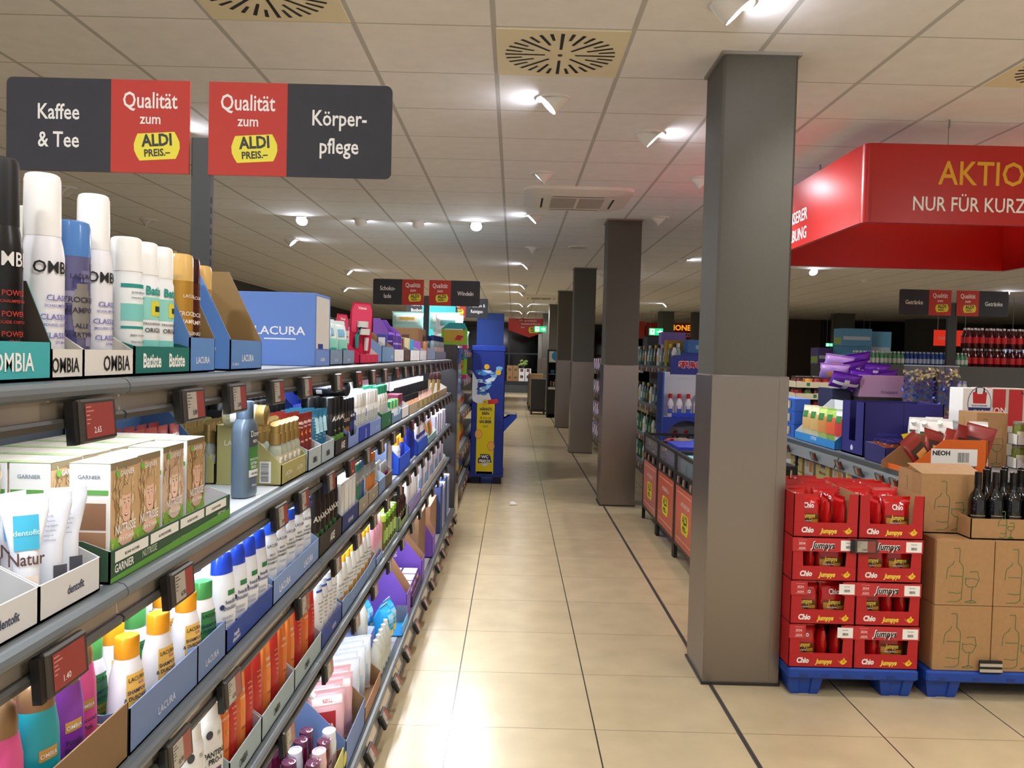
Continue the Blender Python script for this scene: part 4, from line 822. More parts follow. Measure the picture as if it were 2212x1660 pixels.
lg = bottle('lip_gloss', 'makeup', [(0, .0085), (.055, .0085)], G('#2a2024'), [(.055, .0088), (.10, .0084), (.103, .007)], G('#efe4ea')); ls = bottle('mascara', 'makeup', [(0, .009), (.06, .009)], G('#141315'), [(.06, .0088), (.11, .0084)], G('#1c1a1d')); fd = bottle('foundation_bottle', 'makeup', [(0, .014, .011), (.05, .014, .011), (.056, .009)], G('#c98f6c'), [(.056, .010), (.09, .010)], G('#161518'), e=2.6); pf = tube('makeup_tube', .011, .016, .085, G('#e0b7a8'), G('#e9e4e2'))
fill(lg, 4.75, 6.5, 26, -.71, -.735, 2, z + .062, 'white capped lip gloss', 'makeup tray', 'lip glosses'); fill(ls, 4.62, 6.4, 24, -.66, -.66, 1, z + .03, 'black mascara', 'makeup tray', 'mascaras', jit=.006)
fill(fd, 4.65, 5.3, 8, -.61, -.61, 1, zt, 'foundation bottle with black cap', 'makeup tray', 'foundations', jit=.006); fill(pf, 5.35, 6.2, 10, -.61, -.61, 1, zt, 'skin coloured makeup tube', 'makeup tray', 'makeup tubes', jit=.006)
rk = MB().box(-.9, .9, .115, .175, .0, .058, G('#dfdade')); rk.build('step_riser', [o for o in COL.objects if o.get('label') == 'long pale wooden makeup tray on the second shelf'][0])
br = thing('makeup_brush', '', 'brush'); MB().tube([(0, 0, 0), (0, 0, .06), (0, 0, .13)], [.002, .004, .003], G('#b89a62')).build('handle', br); MB().tube([(0, 0, .125), (0, 0, .15), (0, 0, .175), (0, 0, .185)], [.004, .008, .009, .003], K('#4a2a2a')).build('bristle_head', br)
for i in range(22): put(br, -.60 - .05 * (i % 3) , 6.55 + .02 * (i // 2), zt + .01, 'makeup brush, %s in the splayed bundle at the end' % ORD[i], 'makeup brushes', tilt=(-.1 - .018 * i, .12 * (i % 3)))
# ---------------- third shelf
z = LV[2]; zt = z + .0052
TA, TB_, TC = 'third', 'fourth', 'bottom'
front_tray(2, .80, 1.226, .16, .085, .05, .03, '#7d5f3c', 'kraft tray of dome capped shower bottles on the third shelf', inn='#c9bdb4')
capg = G('#8a6a4a', rough=.3, metal=.35)
def dome(c, words):
    return bottle('shower_bottle', 'bottle', [(0, .028, .017), (.006, .031, .02), (.06, .0325, .021), (.12, .030, .020), (.15, .0235, .019)], G(c, rough=.35), [(.15, .0235, .0195), (.165, .0235, .0195), (.182, .0205, .018), (.194, .013, .013), (.199, .004, .005)], capg, e=2.2,
       labels=[(-.012, .016, .085, .10, K('#c9974a'), 0)], texts=[('OMBIA', .002, .089, .008, WHT)] + [(w, .002, .068 - i * .011, .010, K('#23384a')) for i, w in enumerate(words)])
dpk, dtl, dpu = dome('#dd4f93', ['Coconut', 'Pink']), dome('#149fae', ['Coconut', 'Milk']), dome('#8434a8', ['Purple', 'Dream'])
for p, x, y, l in ((dpk, -.60, .965, 'pink dome capped shower bottle, nearest in the kraft tray'), (dtl, -.60, 1.045, 'turquoise dome capped shower bottle in the kraft tray'), (dpu, -.61, 1.125, 'purple dome capped shower bottle beside the turquoise one'), (dpk, -.625, 1.19, 'pink dome capped shower bottle at the far end of the kraft tray'),
                   (dpu, -.655, .985, 'purple dome capped shower bottle behind the pink one'), (dpk, -.655, 1.065, 'pink dome capped shower bottle behind the turquoise one'), (dtl, -.665, 1.14, 'turquoise dome capped shower bottle behind the purple one'), (dpu, -.60, .885, 'purple dome capped shower bottle at the cut near edge')):
    put(p, x, y, zt, l, 'dome capped shower bottles', rz=AISLE - .35)
SB = '#6a7fa6'
def kid(cc, lc, fl, tc):
    return bottle('shampoo_bottle', 'bottle', [(0, .030, .018), (.006, .033, .021), (.05, .0335, .021), (.10, .029, .019), (.128, .019, .0155)], G('#eceaf0', rough=.35), [(.128, .0195, .016), (.158, .0195, .016), (.161, .018, .0145)], G(cc, rough=.3), e=2.3, ec=2.4,
       labels=[(-.021, .023, .012, .105, K(lc), 0)], texts=[('LACURA', .001, .093, .0095, BLK), ('kids', .009, .0855, .008, K('#7a3f9c')), ('SHAMPOO', .001, .074, .0088, K('#1e2650'), .95, .02), ('& DUSCHGEL', .001, .064, .0088, K('#1e2650'), .95, .02), (fl[0], .001, .053, .0105, K(tc), .9, .02), (fl[1], .001, .0435, .0105, K(tc), .9, .02)])
ky = kid('#e0961c', '#e7b95a', ('Sugar', 'Flowers'), '#7fa03c'); kg = kid('#3f8a4a', '#2f7a44', ('Happy', 'Bubbles'), '#b99a2e')
l = MB(); F = wrapper([(0, .033, .021), (.1, .0335, .021)], 2.3, .0012)
for k in range(5): patch(l, F, -.016 + k * .007, -.011 + k * .007, .018 + .004 * (k % 2), .024 + .004 * (k % 2), K(('#c9463a', '#5aa04a', '#e58a3a', '#c9463a', '#3f8f6a')[k]), 0, n=2)
l.build('flower_print', ky)
front_tray(2, 1.232, 1.50, .16, .072, .06, .04, SB, 'nearer slate blue tray of yellow capped kids shampoo on the third shelf', inn='#8fa0bf', texts=[('LACURA', .0, .018, .018, '#c6d0e2')])
front_tray(2, 1.502, 1.648, .16, .072, .06, .04, SB, 'farther slate blue tray of kids shampoo on the third shelf', inn='#8fa0bf', texts=[('LACURA', .0, .018, .018, '#c6d0e2')])
KS = 'kids shampoo bottles'
for p, x, y, l in ((ky, -.5955, 1.285, 'yellow capped kids shampoo bottle, nearest in front'), (ky, -.5955, 1.40, 'yellow capped kids shampoo bottle, second in front'), (ky, -.5955, 1.52, 'yellow capped kids shampoo bottle, third in front'), (kg, -.5955, 1.60, 'green capped kids shampoo bottle with green label beside the blue capped row'),
                   (kg, -.648, 1.272, 'green capped kids shampoo bottle at the near end behind the yellow ones'), (ky, -.648, 1.345, 'yellow capped kids shampoo bottle, nearest in the second row'), (kg, -.648, 1.425, 'green capped kids shampoo bottle in the second row'), (ky, -.648, 1.545, 'yellow capped kids shampoo bottle, second in the second row'), (kg, -.698, 1.31, 'green capped kids shampoo bottle, nearer in the third row'), (ky, -.698, 1.40, 'yellow capped kids shampoo bottle in the third row'), (kg, -.698, 1.60, 'green capped kids shampoo bottle, farther in the third row')):
    put(p, x, y, zt, l, KS, rz=AISLE - .3 + rnd.uniform(-.1, .1))
hs = bottle('shampoo_bottle', 'bottle', [(0, .030, .018), (.006, .034, .021), (.07, .0345, .021), (.125, .031, .019), (.15, .027, .016)], G('#e3e6ea', rough=.35), [(.15, .0275, .0165), (.172, .026, .016), (.19, .021, .014), (.193, .017, .011)], G('#1d45c8', rough=.3), e=2.3, ec=2.2,
   labels=[(-.03, .03, .026, .036, K('#1f2c62'), 0), (-.004, .022, .105, .116, K('#2f7a4a'), 0)], texts=[('head&', .004, .088, .0125, K('#1f2c62'), .95), ('shoulders', .004, .076, .0125, K('#1f2c62'), .85), ('CLASSIC', -.004, .058, .008, K('#7a8498')), ('CLEAN', -.004, .049, .008, K('#7a8498')), ('100%', -.012, .028, .0065, WHT), ('●', -.019, .079, .014, K('#1f2c62'))])
bt = front_tray(2, 1.655, 1.975, .13, .05, .085, .06, '#22418f', 'royal blue low tray of blue capped shampoo on the third shelf', inn='#c9cfdd', texts=[('head&', -.10, .022, .014, '#e3e7f2', .9), ('shoulders', -.10, .011, .014, '#e3e7f2', .85)])
fill(hs, 1.665, 1.97, 4, -.593, -.66, 2, zt, 'white shampoo with rounded blue cap', 'royal blue tray', 'blue capped shampoos', turn=-.35)
lac = bottle('shampoo_bottle', 'bottle', [(0, .028, .018), (.006, .031, .0205), (.12, .0315, .021), (.155, .028, .019), (.162, .024, .018)], G('#e4e8ec', rough=.35), [(.162, .0285, .0195), (.188, .0285, .0195), (.191, .026, .0175)], G('#1f4fcf', rough=.25), e=2.3, ec=2.3,
   labels=[(-.012, .012, .02, .05, K('#a9cbe6'), 0)], texts=[('LACURA', 0, .13, .0105, K('#2a3350')), ('ANTI', -.004, .108, .0085, K('#2a3350')), ('DANDRUFF', .0, .098, .0085, K('#2a3350'), .9), ('SHAMPOO', .0, .088, .0085, K('#2a3350'), .9), ('CLASSIC', .0, .073, .007, K('#6a7fa6'))])
front_tray(2, 1.98, 2.445, .17, .062, .105, .06, '#7d97c4', 'light blue tray of flat blue capped shampoo on the third shelf', inn='#a9bbd8', texts=[('LACURA', -.13, .018, .026, '#e6ebf4'), ('LACURA', .11, .018, .026, '#e6ebf4')])
for i in range(5):
    for j in range(2): put(lac, -.598 - j * .052, 2.03 + i * .086, zt, 'white shampoo with flat blue cap, %s along, %s row, light blue tray' % (ORD[i], ORD[j]), 'flat capped shampoos', rz=AISLE - .35)
front_tray(2, 2.45, 2.775, .16, .062, .12, .08, '#2b261f', 'black lettered tray of tall shower gels on the third shelf', inn='#3a332c', texts=[('AXE', .02, .018, .034, '#e6e3de', 1, .03)])
axs = bottle('shower_gel_bottle', 'bottle', [(0, .026, .019), (.005, .028, .021), (.15, .028, .021), (.165, .024, .019)], G('#171719', rough=.3), [(.165, .0265, .020), (.205, .0262, .020), (.208, .024, .018)], G('#121214', rough=.3), e=2.6, labels=[(-.016, .004, .02, .065, K('#3f7a3c'), 0), (.004, .018, .02, .05, K('#c2502a'), 0)], texts=[('AXE', 0, .10, .024, K('#d9d6d2'), 1, .03), ('ALL DAY', 0, .036, .008, WHT), ('FRESH', 0, .027, .008, WHT)])
fill(axs, 2.46, 2.765, 5, -.596, -.66, 2, zt, 'black shower gel bottle', 'black lettered tray', 'black shower gels', turn=-.3)
front_tray(2, 2.785, 3.075, .13, .06, .13, .10, '#23346e', 'navy tray of white cartons on the third shelf', inn='#b9bdc9', texts=[('HYDRA MEN', .0, .018, .02, '#e3e7f0', .8)])
vc = carton('lotion_carton', '', .06, .05, .165, K('#c9c9c6'), cat='box', front=[(-.024, .02, .024, .155, K('#dfdfdd'))], side=[(.006, .03, .044, .155, K('#a9adb0'))])
fill(vc, 2.795, 3.065, 4, -.575, -.632, 2, zt, 'pale grey lotion carton', 'navy tray', 'lotion cartons', jit=.001)
for a, b, c_, nm in ((3.085, 3.29, '#9a917e', 'nearer'), (3.295, 3.53, '#978e7c', 'farther')): front_tray(2, a, b, .16, .06, .10, .06, c_, 'stone grey tray of silver bottles on the third shelf, %s' % nm, inn='#c4beb2', texts=[('OMBIA', 0, .02, .02, '#d9d4c6', .6)])
def silv(cc, lc): return bottle('shower_gel_bottle', 'bottle', [(0, .026, .02), (.005, .0285, .0215), (.15, .0285, .0215), (.16, .026, .02)], G('#8f9599', rough=.3), [(.16, .027, .0205), (.187, .027, .0205), (.189, .027, .0205), (.195, .026, .02)], G(cc, rough=.3), e=2.4, labels=[(-.008, .012, .02, .11, K(lc), 0), (-.026, -.012, .02, .11, K('#b4b9bc'), 0)], texts=[('MEN', .002, .12, .009, WHT)])
s1, s2, s3 = silv('#1f8a86', '#2f7f66'), silv('#2a6fc9', '#2748a0'), silv('#dd7a1e', '#d07a2a')
l = MB(); l.rings([[(x, y, zz) for x, y in sup(.0272, .0207, 2.4)] for zz in (.188, .1955)], G('#e6e6e4')); l.build('cap_ring', s1)
for p, y0, y1, n, nm in ((s1, 3.09, 3.2, 2, 'teal'), (s2, 3.196, 3.284, 2, 'blue'), (s3, 3.303, 3.522, 4, 'orange')): fill(p, y0, y1, n, -.597, -.66, 2, zt, 'silver shower gel with %s cap' % nm, 'stone trays', '%s capped shower gels' % nm, turn=-.3)
jar_b = bottle('cream_jar', 'jar', [(0, .03), (.003, .032), (.05, .032)], G('#c9ccd2'), [(.05, .033), (.068, .033), (.07, .031)], G('#27337f'))
fill(jar_b, 2.80, 3.06, 4, -.75, -.83, 2, z + .10, 'silver jar with navy lid', 'behind navy tray', 'navy lid jars'); bx = carton('refill_box', 'low grey box carrying jars at the back of the third shelf', .3, .13, .098, K('#9ca0a6'), cat='box'); FT(-.725, 2.93, z + .001, bx)
front_tray(2, 3.54, 3.73, .15, .065, .11, .07, '#6d88a8', 'slate tray of small silver cartons on the third shelf', inn='#aebccb', texts=[('LC', 0, .022, .02, '#c9d6e4')])
sc_ = carton('skin_care_box', '', .035, .035, .12, K('#cfd0ce'), cat='box', side=[(.004, .02, .03, .03, K('#3a3a40')), (.004, .05, .03, .06, K('#3a3a40')), (.004, .09, .03, .1, K('#3a3a40'))]); fill(sc_, 3.55, 3.72, 4, -.60, -.66, 2, zt, 'silver skin care box', 'slate tray', 'silver skin care boxes', jit=.001)
front_tray(2, 3.735, 3.94, .14, .06, .10, .06, '#5a5240', 'dark olive tray of shiny small bottles on the third shelf', inn='#7d7460', texts=[('LC', 0, .02, .018, '#b9ae92')])
sh = bottle('nail_polish', 'bottle', [(0, .011), (.003, .012), (.035, .012), (.04, .007)], G('#7a2a50', rough=.1), [(.04, .0075), (.085, .006), (.087, .005)], G('#d9d9dc', rough=.12, metal=.8)); fill(sh, 3.745, 3.93, 7, -.595, -.68, 4, zt + .02, 'nail polish with silver cap', 'olive tray', 'nail polishes')
FT(-.60, 4.06, z + .001, carton('skin_care_display', 'slate blue and white slanted carton on the third shelf', .18, .16, .19, K('#7e93bd'), cat='box', front=[(-.03, .0, .09, .17, K('#dcd9d6'))], top=[(-.09, .005, .09, .155, K('#eceaf0'))]))
front_tray(2, 4.18, 4.62, .17, .085, .21, .13, '#1f55d8', 'bright blue slanted tray of yellow capped sun lotion on the third shelf', inn='#2a5fe0')
sun = bottle('sun_lotion', 'bottle', [(0, .026, .019), (.005, .029, .022), (.09, .029, .022), (.11, .020, .018)], G('#23359c', rough=.3), [(.11, .0195, .0175), (.15, .019, .017), (.153, .016, .015)], G('#f0a51e', rough=.3), e=2.4); sunw = bottle('sun_lotion', 'bottle', [(0, .026, .019), (.005, .029, .022), (.09, .029, .022), (.11, .020, .018)], G('#e6e8ec', rough=.3), [(.11, .0195, .0175), (.15, .019, .017), (.153, .016, .015)], G('#f0a51e', rough=.3), e=2.4, labels=[(-.012, .012, .02, .06, K('#c9d2e6'), 0)], texts=[('SUN', 0, .075, .012, K('#2a3a8c'))])
put(sunw, -.595, 4.24, zt + .03, 'white sun lotion bottle with yellow cap, front of the bright blue tray', None, rz=AISLE - .4)
fill(sun, 4.20, 4.60, 5, -.64, -.70, 2, zt + .04, 'dark blue sun lotion with yellow cap', 'bright blue tray', 'dark blue sun lotions'); put(sun, -.595, 4.42, zt + .03, 'dark blue sun lotion with yellow cap, alone in the tray front', 'dark blue sun lotions', rz=AISLE)
nb2 = bottle('lotion_bottle', 'bottle', [(0, .028, .02), (.1, .03, .021), (.15, .02, .016), (.19, .012)], G('#1e2f9a', rough=.25), [(.19, .013), (.205, .013)], G('#1e2f9a')); fill(nb2, 4.64, 4.98, 4, -.60, -.66, 2, zt, 'deep blue lotion bottle', 'past the bright blue tray', 'deep blue lotions')
front_tray(2, 5.0, 5.55, .17, .08, .22, .15, '#2257d6', 'second bright blue slanted tray, of white jars, on the third shelf', inn='#e6e8f2')
wj = bottle('body_lotion', 'bottle', [(0, .032, .024), (.006, .036, .027), (.14, .036, .027), (.155, .03, .024)], G('#e9eaf0', rough=.35), [(.155, .031, .024), (.178, .031, .024), (.18, .028, .022)], G('#242c52'), e=2.6, labels=[(-.036, .036, .06, .085, K('#2b3f9a'), 0)]); fill(wj, 5.05, 5.5, 5, -.60, -.68, 2, zt + .03, 'white lotion bottle with navy lid', 'second blue tray', 'navy lid lotions')
front_tray(2, 5.58, 6.2, .15, .05, .12, .08, '#8fc0c4', 'aqua and olive tray of coloured tubes on the third shelf', inn='#d4d8d6')
for i, c_ in enumerate(('#e0a52e', '#e58a7a', '#e8b04a', '#3f7a4a', '#c23a3a', '#e6a03a')): put(tube('hand_cream_tube', .016, .024, .14, G(c_), G('#efeae2')), -.60, 5.64 + i * .09, zt, 'coloured hand cream tube, %s along, aqua tray' % ORD[i], 'hand cream tubes', rz=AISLE)
lb_ = carton('cosmetic_box', '', .11, .07, .145, K('#b9b5cf'), cat='box', front=[(-.05, .02, .05, .12, K('#c9c6dc'))], top=[(-.05, .005, .05, .065, K('#e6e6ee'))]); wb_ = carton('cosmetic_box', '', .11, .07, .16, K('#e3e4ee'), cat='box', front=[(-.05, .01, .05, .14, K('#aebad0'))])
for i in range(9): put((lb_, wb_)[i % 2], -.575 - .075 * (i // 5), 6.26 + (i % 5) * .21, z + .001, '%s cosmetic box, %s at the far end of the third shelf' % (('lilac', 'white')[i % 2], ORD[i]), 'far end boxes', rz=AISLE)
# ---------------- fourth shelf
z = LV[3]; zt = z + .0052
pn = bottle('shampoo_bottle', 'bottle', [(0, .032, .018), (.006, .036, .021), (.09, .0365, .021), (.155, .031, .018), (.17, .026, .015)], G('#dcd9d4', rough=.3), [(.17, .0265, .0155), (.2, .024, .014), (.203, .02, .011)], G('#e0ddd8'), e=2.3, texts=[('PANTENE', .0, .098, .0155, BLK, .85, .02), ('PRO-V', .002, .084, .0155, BLK, .85, .02), ('●', -.015, .135, .022, K('#3a3a3f')), ('≈', .012, .135, .02, K('#a9a08c'))], labels=[(-.018, .018, .02, .072, K('#5b2a6a'), 0)])
l = MB(); F = wrapper([(0, .036, .021), (.1, .0365, .021)], 2.3, .0010); l.text('VOLUMEN', .010, lambda u, v: F(u, v), WHT, y=.045); l.build('lettering', pn)
for i, y in enumerate((1.26, 1.345, 1.43, 1.545, 1.64)): put(pn, -.5955, y, zt, 'pale shampoo bottle with purple shield, %s from the near end, front row' % ORD[i], 'purple shield shampoos', rz=AISLE - .4)
for i, y in enumerate((1.32, 1.42, 1.52)): put(pn, -.645, y, zt, 'pale shampoo bottle with purple shield, %s in the row behind' % ORD[i], 'purple shield shampoos', rz=AISLE - .3)
OG = '#97a8ac'
def otube(c, cc, w):
    return bottle('conditioner_bottle', 'bottle', [(0, .028, .019), (.006, .030, .021), (.12, .031, .019), (.19, .033, .010), (.2, .033, .004)], G(c, rough=.35), e=2.8, labels=[(-.03, -.012, .02, .185, K(cc), 0)] if w else [], texts=[('OMBIA', .004, .15, .012, K('#f0d9c2')), (w, .004, .136, .0075, K('#f0d9c2')), ('▼', .004, .10, .014, K('#c9a24a')), ('REPAIR', .004, .068, .008, K('#6a2a1a')), ('●', .012, .018, .022, K('#3f8a3a'))] if w else [(x, 0, .15 - k * .012, .006, K('#e6b9a8')) for k, x in enumerate(['Anwendung', 'Haar Pflege', 'glänzend', 'Inhalt', 'Vegan', 'Öl'])])
oc, orr, os_ = otube('#d9702e', '#c25a1f', 'CONDITIONER'), otube('#b3261f', '#8f1a18', ''), otube('#dd7f38', '#c9682a', 'SHAMPOO')
for k, (a, b) in enumerate(((1.685, 1.90), (1.905, 2.19), (2.195, 2.50))):
    front_tray(3, a, b, .15, .06, .115, .075, OG, 'grey-green tray of orange and red hair bottles, %s of three on the fourth shelf' % ORD[k], inn='#b0a0a4', texts=[('OMBIA', -.02, .018, .026, '#2a3438', .7)])
    seq = ((oc, 'orange conditioner'), (orr, 'red hair bottle'), (os_, 'orange shampoo'), (orr, 'red hair bottle'))
    for i in range(4):
        for j in range(2): put(seq[(i + k) % 4][0], -.598 - .056 * j, a + (b - a) * (i + .5) / 4, zt, '%s, %s along, %s row, %s grey-green tray' % (seq[(i + k) % 4][1], ORD[i], ORD[j], ORD[k]), 'orange and red hair bottles', rz=AISLE - .2, scale=(.74, .85, 1))
front_tray(3, 2.505, 2.80, .14, .055, .10, .07, '#27408c', 'dark blue printed tray of white lotions on the fourth shelf', inn='#c4cad8', texts=[('NIVEA', .03, .015, .02, '#dfe4f0')])
wl = bottle('body_lotion', 'bottle', [(0, .026, .018), (.006, .029, .021), (.15, .029, .02), (.17, .022, .016)], G('#e3e5e8', rough=.35), [(.17, .0225, .0165), (.19, .0215, .016), (.193, .018, .013)], G('#cfe0f2'), e=2.4, labels=[(-.022, .022, .165, .172, K('#2a4aa8'), 0)], texts=[(w, 0, .13 - k * .012, .007, K('#3a4458')) for k, w in enumerate(['Body Milk', 'repair', 'intensiv', 'urea', 'pflegt', '48h'])])
fill(wl, 2.515, 2.79, 4, -.597, -.66, 2, zt, 'white body lotion with pale blue cap', 'dark blue tray', 'white body lotions', turn=-.3)
front_tray(3, 2.81, 3.50, .16, .06, .10, .06, '#6f8ab5', 'long slate blue tray of yellow capped lotions on the fourth shelf', inn='#a08a6a', texts=[('LC', -.15, .02, .02, '#c9d4e6'), ('LC', .15, .02, .02, '#c9d4e6')], cut=.05)
yl2 = bottle('body_lotion', 'bottle', [(0, .028, .02), (.006, .031, .022), (.09, .032, .022), (.14, .024, .018), (.16, .018, .015)], G('#e4e6e6', rough=.35), [(.16, .019, .0155), (.185, .017, .014), (.188, .014, .012)], G('#e8b52a'), e=2.4, labels=[(-.012, .014, .02, .055, K('#d99a34'), 0)], texts=[('LACURA', .001, .095, .0095, BLK), ('BODYLOTION', .001, .082, .006, BLK), ('Arganöl', .001, .07, .007, BLK)])
fill(yl2, 2.83, 3.48, 8, -.60, -.66, 2, zt, 'white lotion with yellow cap', 'long slate tray', 'yellow capped lotions', turn=-.3)
front_tray(3, 3.52, 3.68, .15, .03, .09, .08, '#7d9fd0', 'pale blue open tray before the pink bottles on the fourth shelf', inn='#7d95c2')
pk = bottle('shampoo_bottle', 'bottle', [(0, .026, .02), (.006, .029, .022), (.13, .029, .022), (.15, .018, .016)], G('#e3a3b8', rough=.35), [(.15, .018, .016), (.18, .015, .013), (.184, .01)], G('#e6dcd0'), e=2.2, labels=[(-.03, .0, .03, .06, K('#c9c2c6'), 0)]); fill(pk, 3.53, 3.78, 4, -.60, -.66, 2, zt, 'pink bottle with cream cap', 'fourth shelf', 'pink bottles')
gn = bottle('bath_bottle', 'bottle', [(0, .025), (.005, .027), (.12, .027), (.13, .022)], G('#6a6a24', rough=.25), [(.13, .0275), (.158, .0275), (.16, .025)], G('#bcd94a'), labels=[(-.02, .02, .03, .09, K('#9ab84a'), 0)]); gn2 = bottle('bath_bottle', 'bottle', [(0, .025), (.005, .027), (.12, .027), (.13, .022)], G('#3a5a24', rough=.25), [(.13, .0275), (.158, .0275), (.16, .025)], G('#6fc23c'), labels=[(-.02, .02, .03, .09, K('#b3c98a'), 0)])
for i in range(6):
    for j in range(2): put((gn, gn2)[(i + j) % 2], -.60 - .06 * j, 3.82 + .066 * i, zt, '%s capped bath bottle, %s along, %s row, fourth shelf' % (('lime', 'green')[(i + j) % 2], ORD[i], ORD[j]), 'green bath bottles', rz=AISLE)
bw = bottle('shampoo_bottle', 'bottle', [(0, .028, .022), (.005, .031, .025), (.115, .031, .025), (.135, .02, .018), (.145, .013)], G('#2c1710', rough=.15), [(.145, .015), (.175, .015), (.177, .013)], G('#191312'), e=2.3, texts=[('Shine', 0, .06, .016, K('#d9c9b8'))]); fill(bw, 4.24, 4.58, 5, -.60, -.67, 2, zt, 'dark brown bottle with black cap', 'fourth shelf', 'dark brown bottles')
FT(XF, 4.40, z + .001, tray('sage green notched tray before the dark brown bottles', .36, .14, .07, .09, .06, '#7f9468', inn='#93a67e', cut=.035))
front_tray(3, 4.62, 5.2, .15, .06, .17, .12, '#8f86bd', 'lilac slanted tray of white lotions on the fourth shelf', inn='#eeeaf6')
wl3 = bottle('body_lotion', 'bottle', [(0, .03, .02), (.006, .034, .023), (.12, .033, .022), (.165, .018, .015)], G('#e9e9ee', rough=.35), [(.165, .018, .015), (.195, .015, .012), (.198, .01)], G('#eceaf0'), e=2.3); fill(wl3, 4.64, 5.18, 6, -.60, -.68, 2, zt + .015, 'white waisted lotion bottle', 'lilac tray', 'white waisted lotions')
wl4 = bottle('body_lotion', 'bottle', [(0, .026, .018), (.15, .027, .019), (.17, .02, .016)], G('#cfdde6'), [(.17, .02, .016), (.2, .018, .015)], G('#e6eef4'), e=2.4, labels=[(-.02, .02, .03, .1, K('#5a9ac9'), 0)]); wl5 = bottle('body_lotion', 'bottle', [(0, .026, .018), (.15, .027, .019), (.17, .02, .016)], G('#b79fd6'), [(.17, .02, .016), (.2, .018, .015)], G('#a58acb'), e=2.4)
front_tray(3, 5.24, 7.1, .14, .05, .09, .06, '#c4c6c2', 'long pale tray at the far end of the fourth shelf', inn='#d9dad6')
for i in range(20): put((wl4, wl4, wl5, wl)[i % 4], -.60, 5.3 + i * .09, zt, '%s lotion bottle, %s along the far pale tray' % (('pale blue', 'pale blue', 'lilac', 'white')[i % 4], ORD[i]), 'far end lotions', rz=AISLE)
# ---------------- bottom shelf
z = .1745; zt = z + .0052
XF2 = -.515
def gel(cc, lc, nm):
    return bottle('shower_gel_bottle', 'bottle', [(0, .023, .018), (.006, .026, .0205), (.15, .026, .0205), (.165, .0225, .019)], G(lc, rough=.08), [(.165, .024, .0195), (.182, .024, .0195), (.196, .019, .017), (.202, .010, .010), (.203, .003, .003)], G(cc, rough=.12), e=2.3, labels=[(-.02, .02, .03, .12, K(nm), 0)])
gg, gbu, gor = gel('#2f9a4a', '#1c4a34', '#2f6a4a'), gel('#1f6fe0', '#1a7a8c', '#2a8a9a'), gel('#e8a02a', '#c98a3a', '#d9b06a')
wcap = bottle('shower_gel_bottle', 'bottle', [(0, .023, .018), (.006, .026, .02), (.15, .026, .02)], G('#d9dbe2'), [(.15, .022, .018), (.185, .0225, .0185), (.188, .020, .016)], G('#eceaf2'), e=2.3)
SG = 'clear shower gels'
for i in range(2): put(wcap, -.545 - .062 * i, 2.045, zt, 'white capped bottle, %s from the aisle, near end of the bottom shelf' % ORD[i], SG, rz=AISLE)
for i in range(3): put(gg, -.545 - .062 * (i + 1), 2.105, zt, 'green capped gel bottle, %s behind the blue capped one' % ORD[i], SG, rz=AISLE)
put(gbu, -.545, 2.105, zt, 'blue capped gel bottle beside the green capped ones at the aisle', SG, rz=AISLE)
for i in range(4): put(gbu, -.545 - .062 * i, 2.16, zt, 'blue capped gel bottle, %s from the aisle in the second row' % ORD[i], SG, rz=AISLE)
for i in range(3): put(gor, -.60 - .062 * i, 2.215, zt, 'orange capped gel bottle, %s from the aisle' % ORD[i], SG, rz=AISLE)
lqm = mat('#5a1030', .06, coat=.5); lqp = mat('#d9b0b6', .08, coat=.5); lqw = mat('#d9dbe6', .08, coat=.5)
def soap(m, c): return bottle('liquid_soap', 'bottle', [(0, .03, .022), (.006, .034, .025), (.13, .034, .025), (.15, .030, .022)], m, [(.15, .031, .023), (.168, .030, .022), (.170, .012, .011), (.171, .011, .010)], mat(c, .08, coat=.5), e=2.2, labels=[(-.025, .025, .03, .1, K('#b9929c'), 0)])
so1, so2, so3 = soap(lqm, '#6a3a52'), soap(lqp, '#dcb9bd'), soap(lqw, '#dfe0ea')
for i in range(5):
    for j in range(4):
        p, w = ((so3, 'clear') if (i, j) in ((2, 1), (4, 0)) else (so2, 'pink') if (i, j) in ((2, 0),) else (so1, 'plum'))
        put(p, -.555 - .072 * j, 2.316 + .068 * i, zt, '%s liquid soap bottle, %s along, %s from the aisle' % (w, ORD[i], ORD[j]), 'liquid soaps', rz=AISLE + rnd.uniform(-.1, .1), scale=(.93, .93, 1))
yb_ = FT(XF2, 2.45, z, tray('pale yellow low tray of soaps on the bottom shelf', .36, .30, .10, .08, .04, '#c9c97a', inn='#8d6f4a', texts=[('●', .2, .03, .06, '#e8d23a')]))
FT(XF2, 2.84, z, tray('slate blue slanted carton of pink pouches on the bottom shelf', .34, .30, .10, .235, .14, '#6d86bb', inn='#9c7f58', side=[('LACURA', .2, .05, .034, '#d9e0ee')]))
pm = G('#e2b3bb', rough=.3); rdl = K('#a02029')
pc = pouch('refill_pouch', .15, .07, .235, pm, labels=[(-.05, .03, .08, .17, rdl, 0), (-.06, .06, .19, .215, K('#efe3e2'), 0)], texts=[('REFILL', 0, .198, .014, K('#b5525c')), ('LACURA', -.01, .12, .016, WHT)], wob=.06)
c = MB(); c.tube([(-.05, 0, .215), (-.085, 0, .25)], [.013, .013], G('#efeef0')); c.build('spout', pc)
for i in range(4): put(pc, -.60 - .02 * (i % 2), 2.745 + i * .068, zt, 'pink refill pouch with red label, %s in the slate carton' % ORD[i], 'pink refill pouches', rz=AISLE - 1.1, scale=(.85, .85, 1))
pw = pouch('refill_pouch', .14, .06, .22, G('#dfe6f0', rough=.2), labels=[(-.05, .05, .03, .11, K('#bcd2ea'), 0)], texts=[('SOFT', 0, .13, .016, K('#5a7fb5')), ('Nachfüllbeutel', 0, .09, .007, K('#40507a'))], wob=.08)
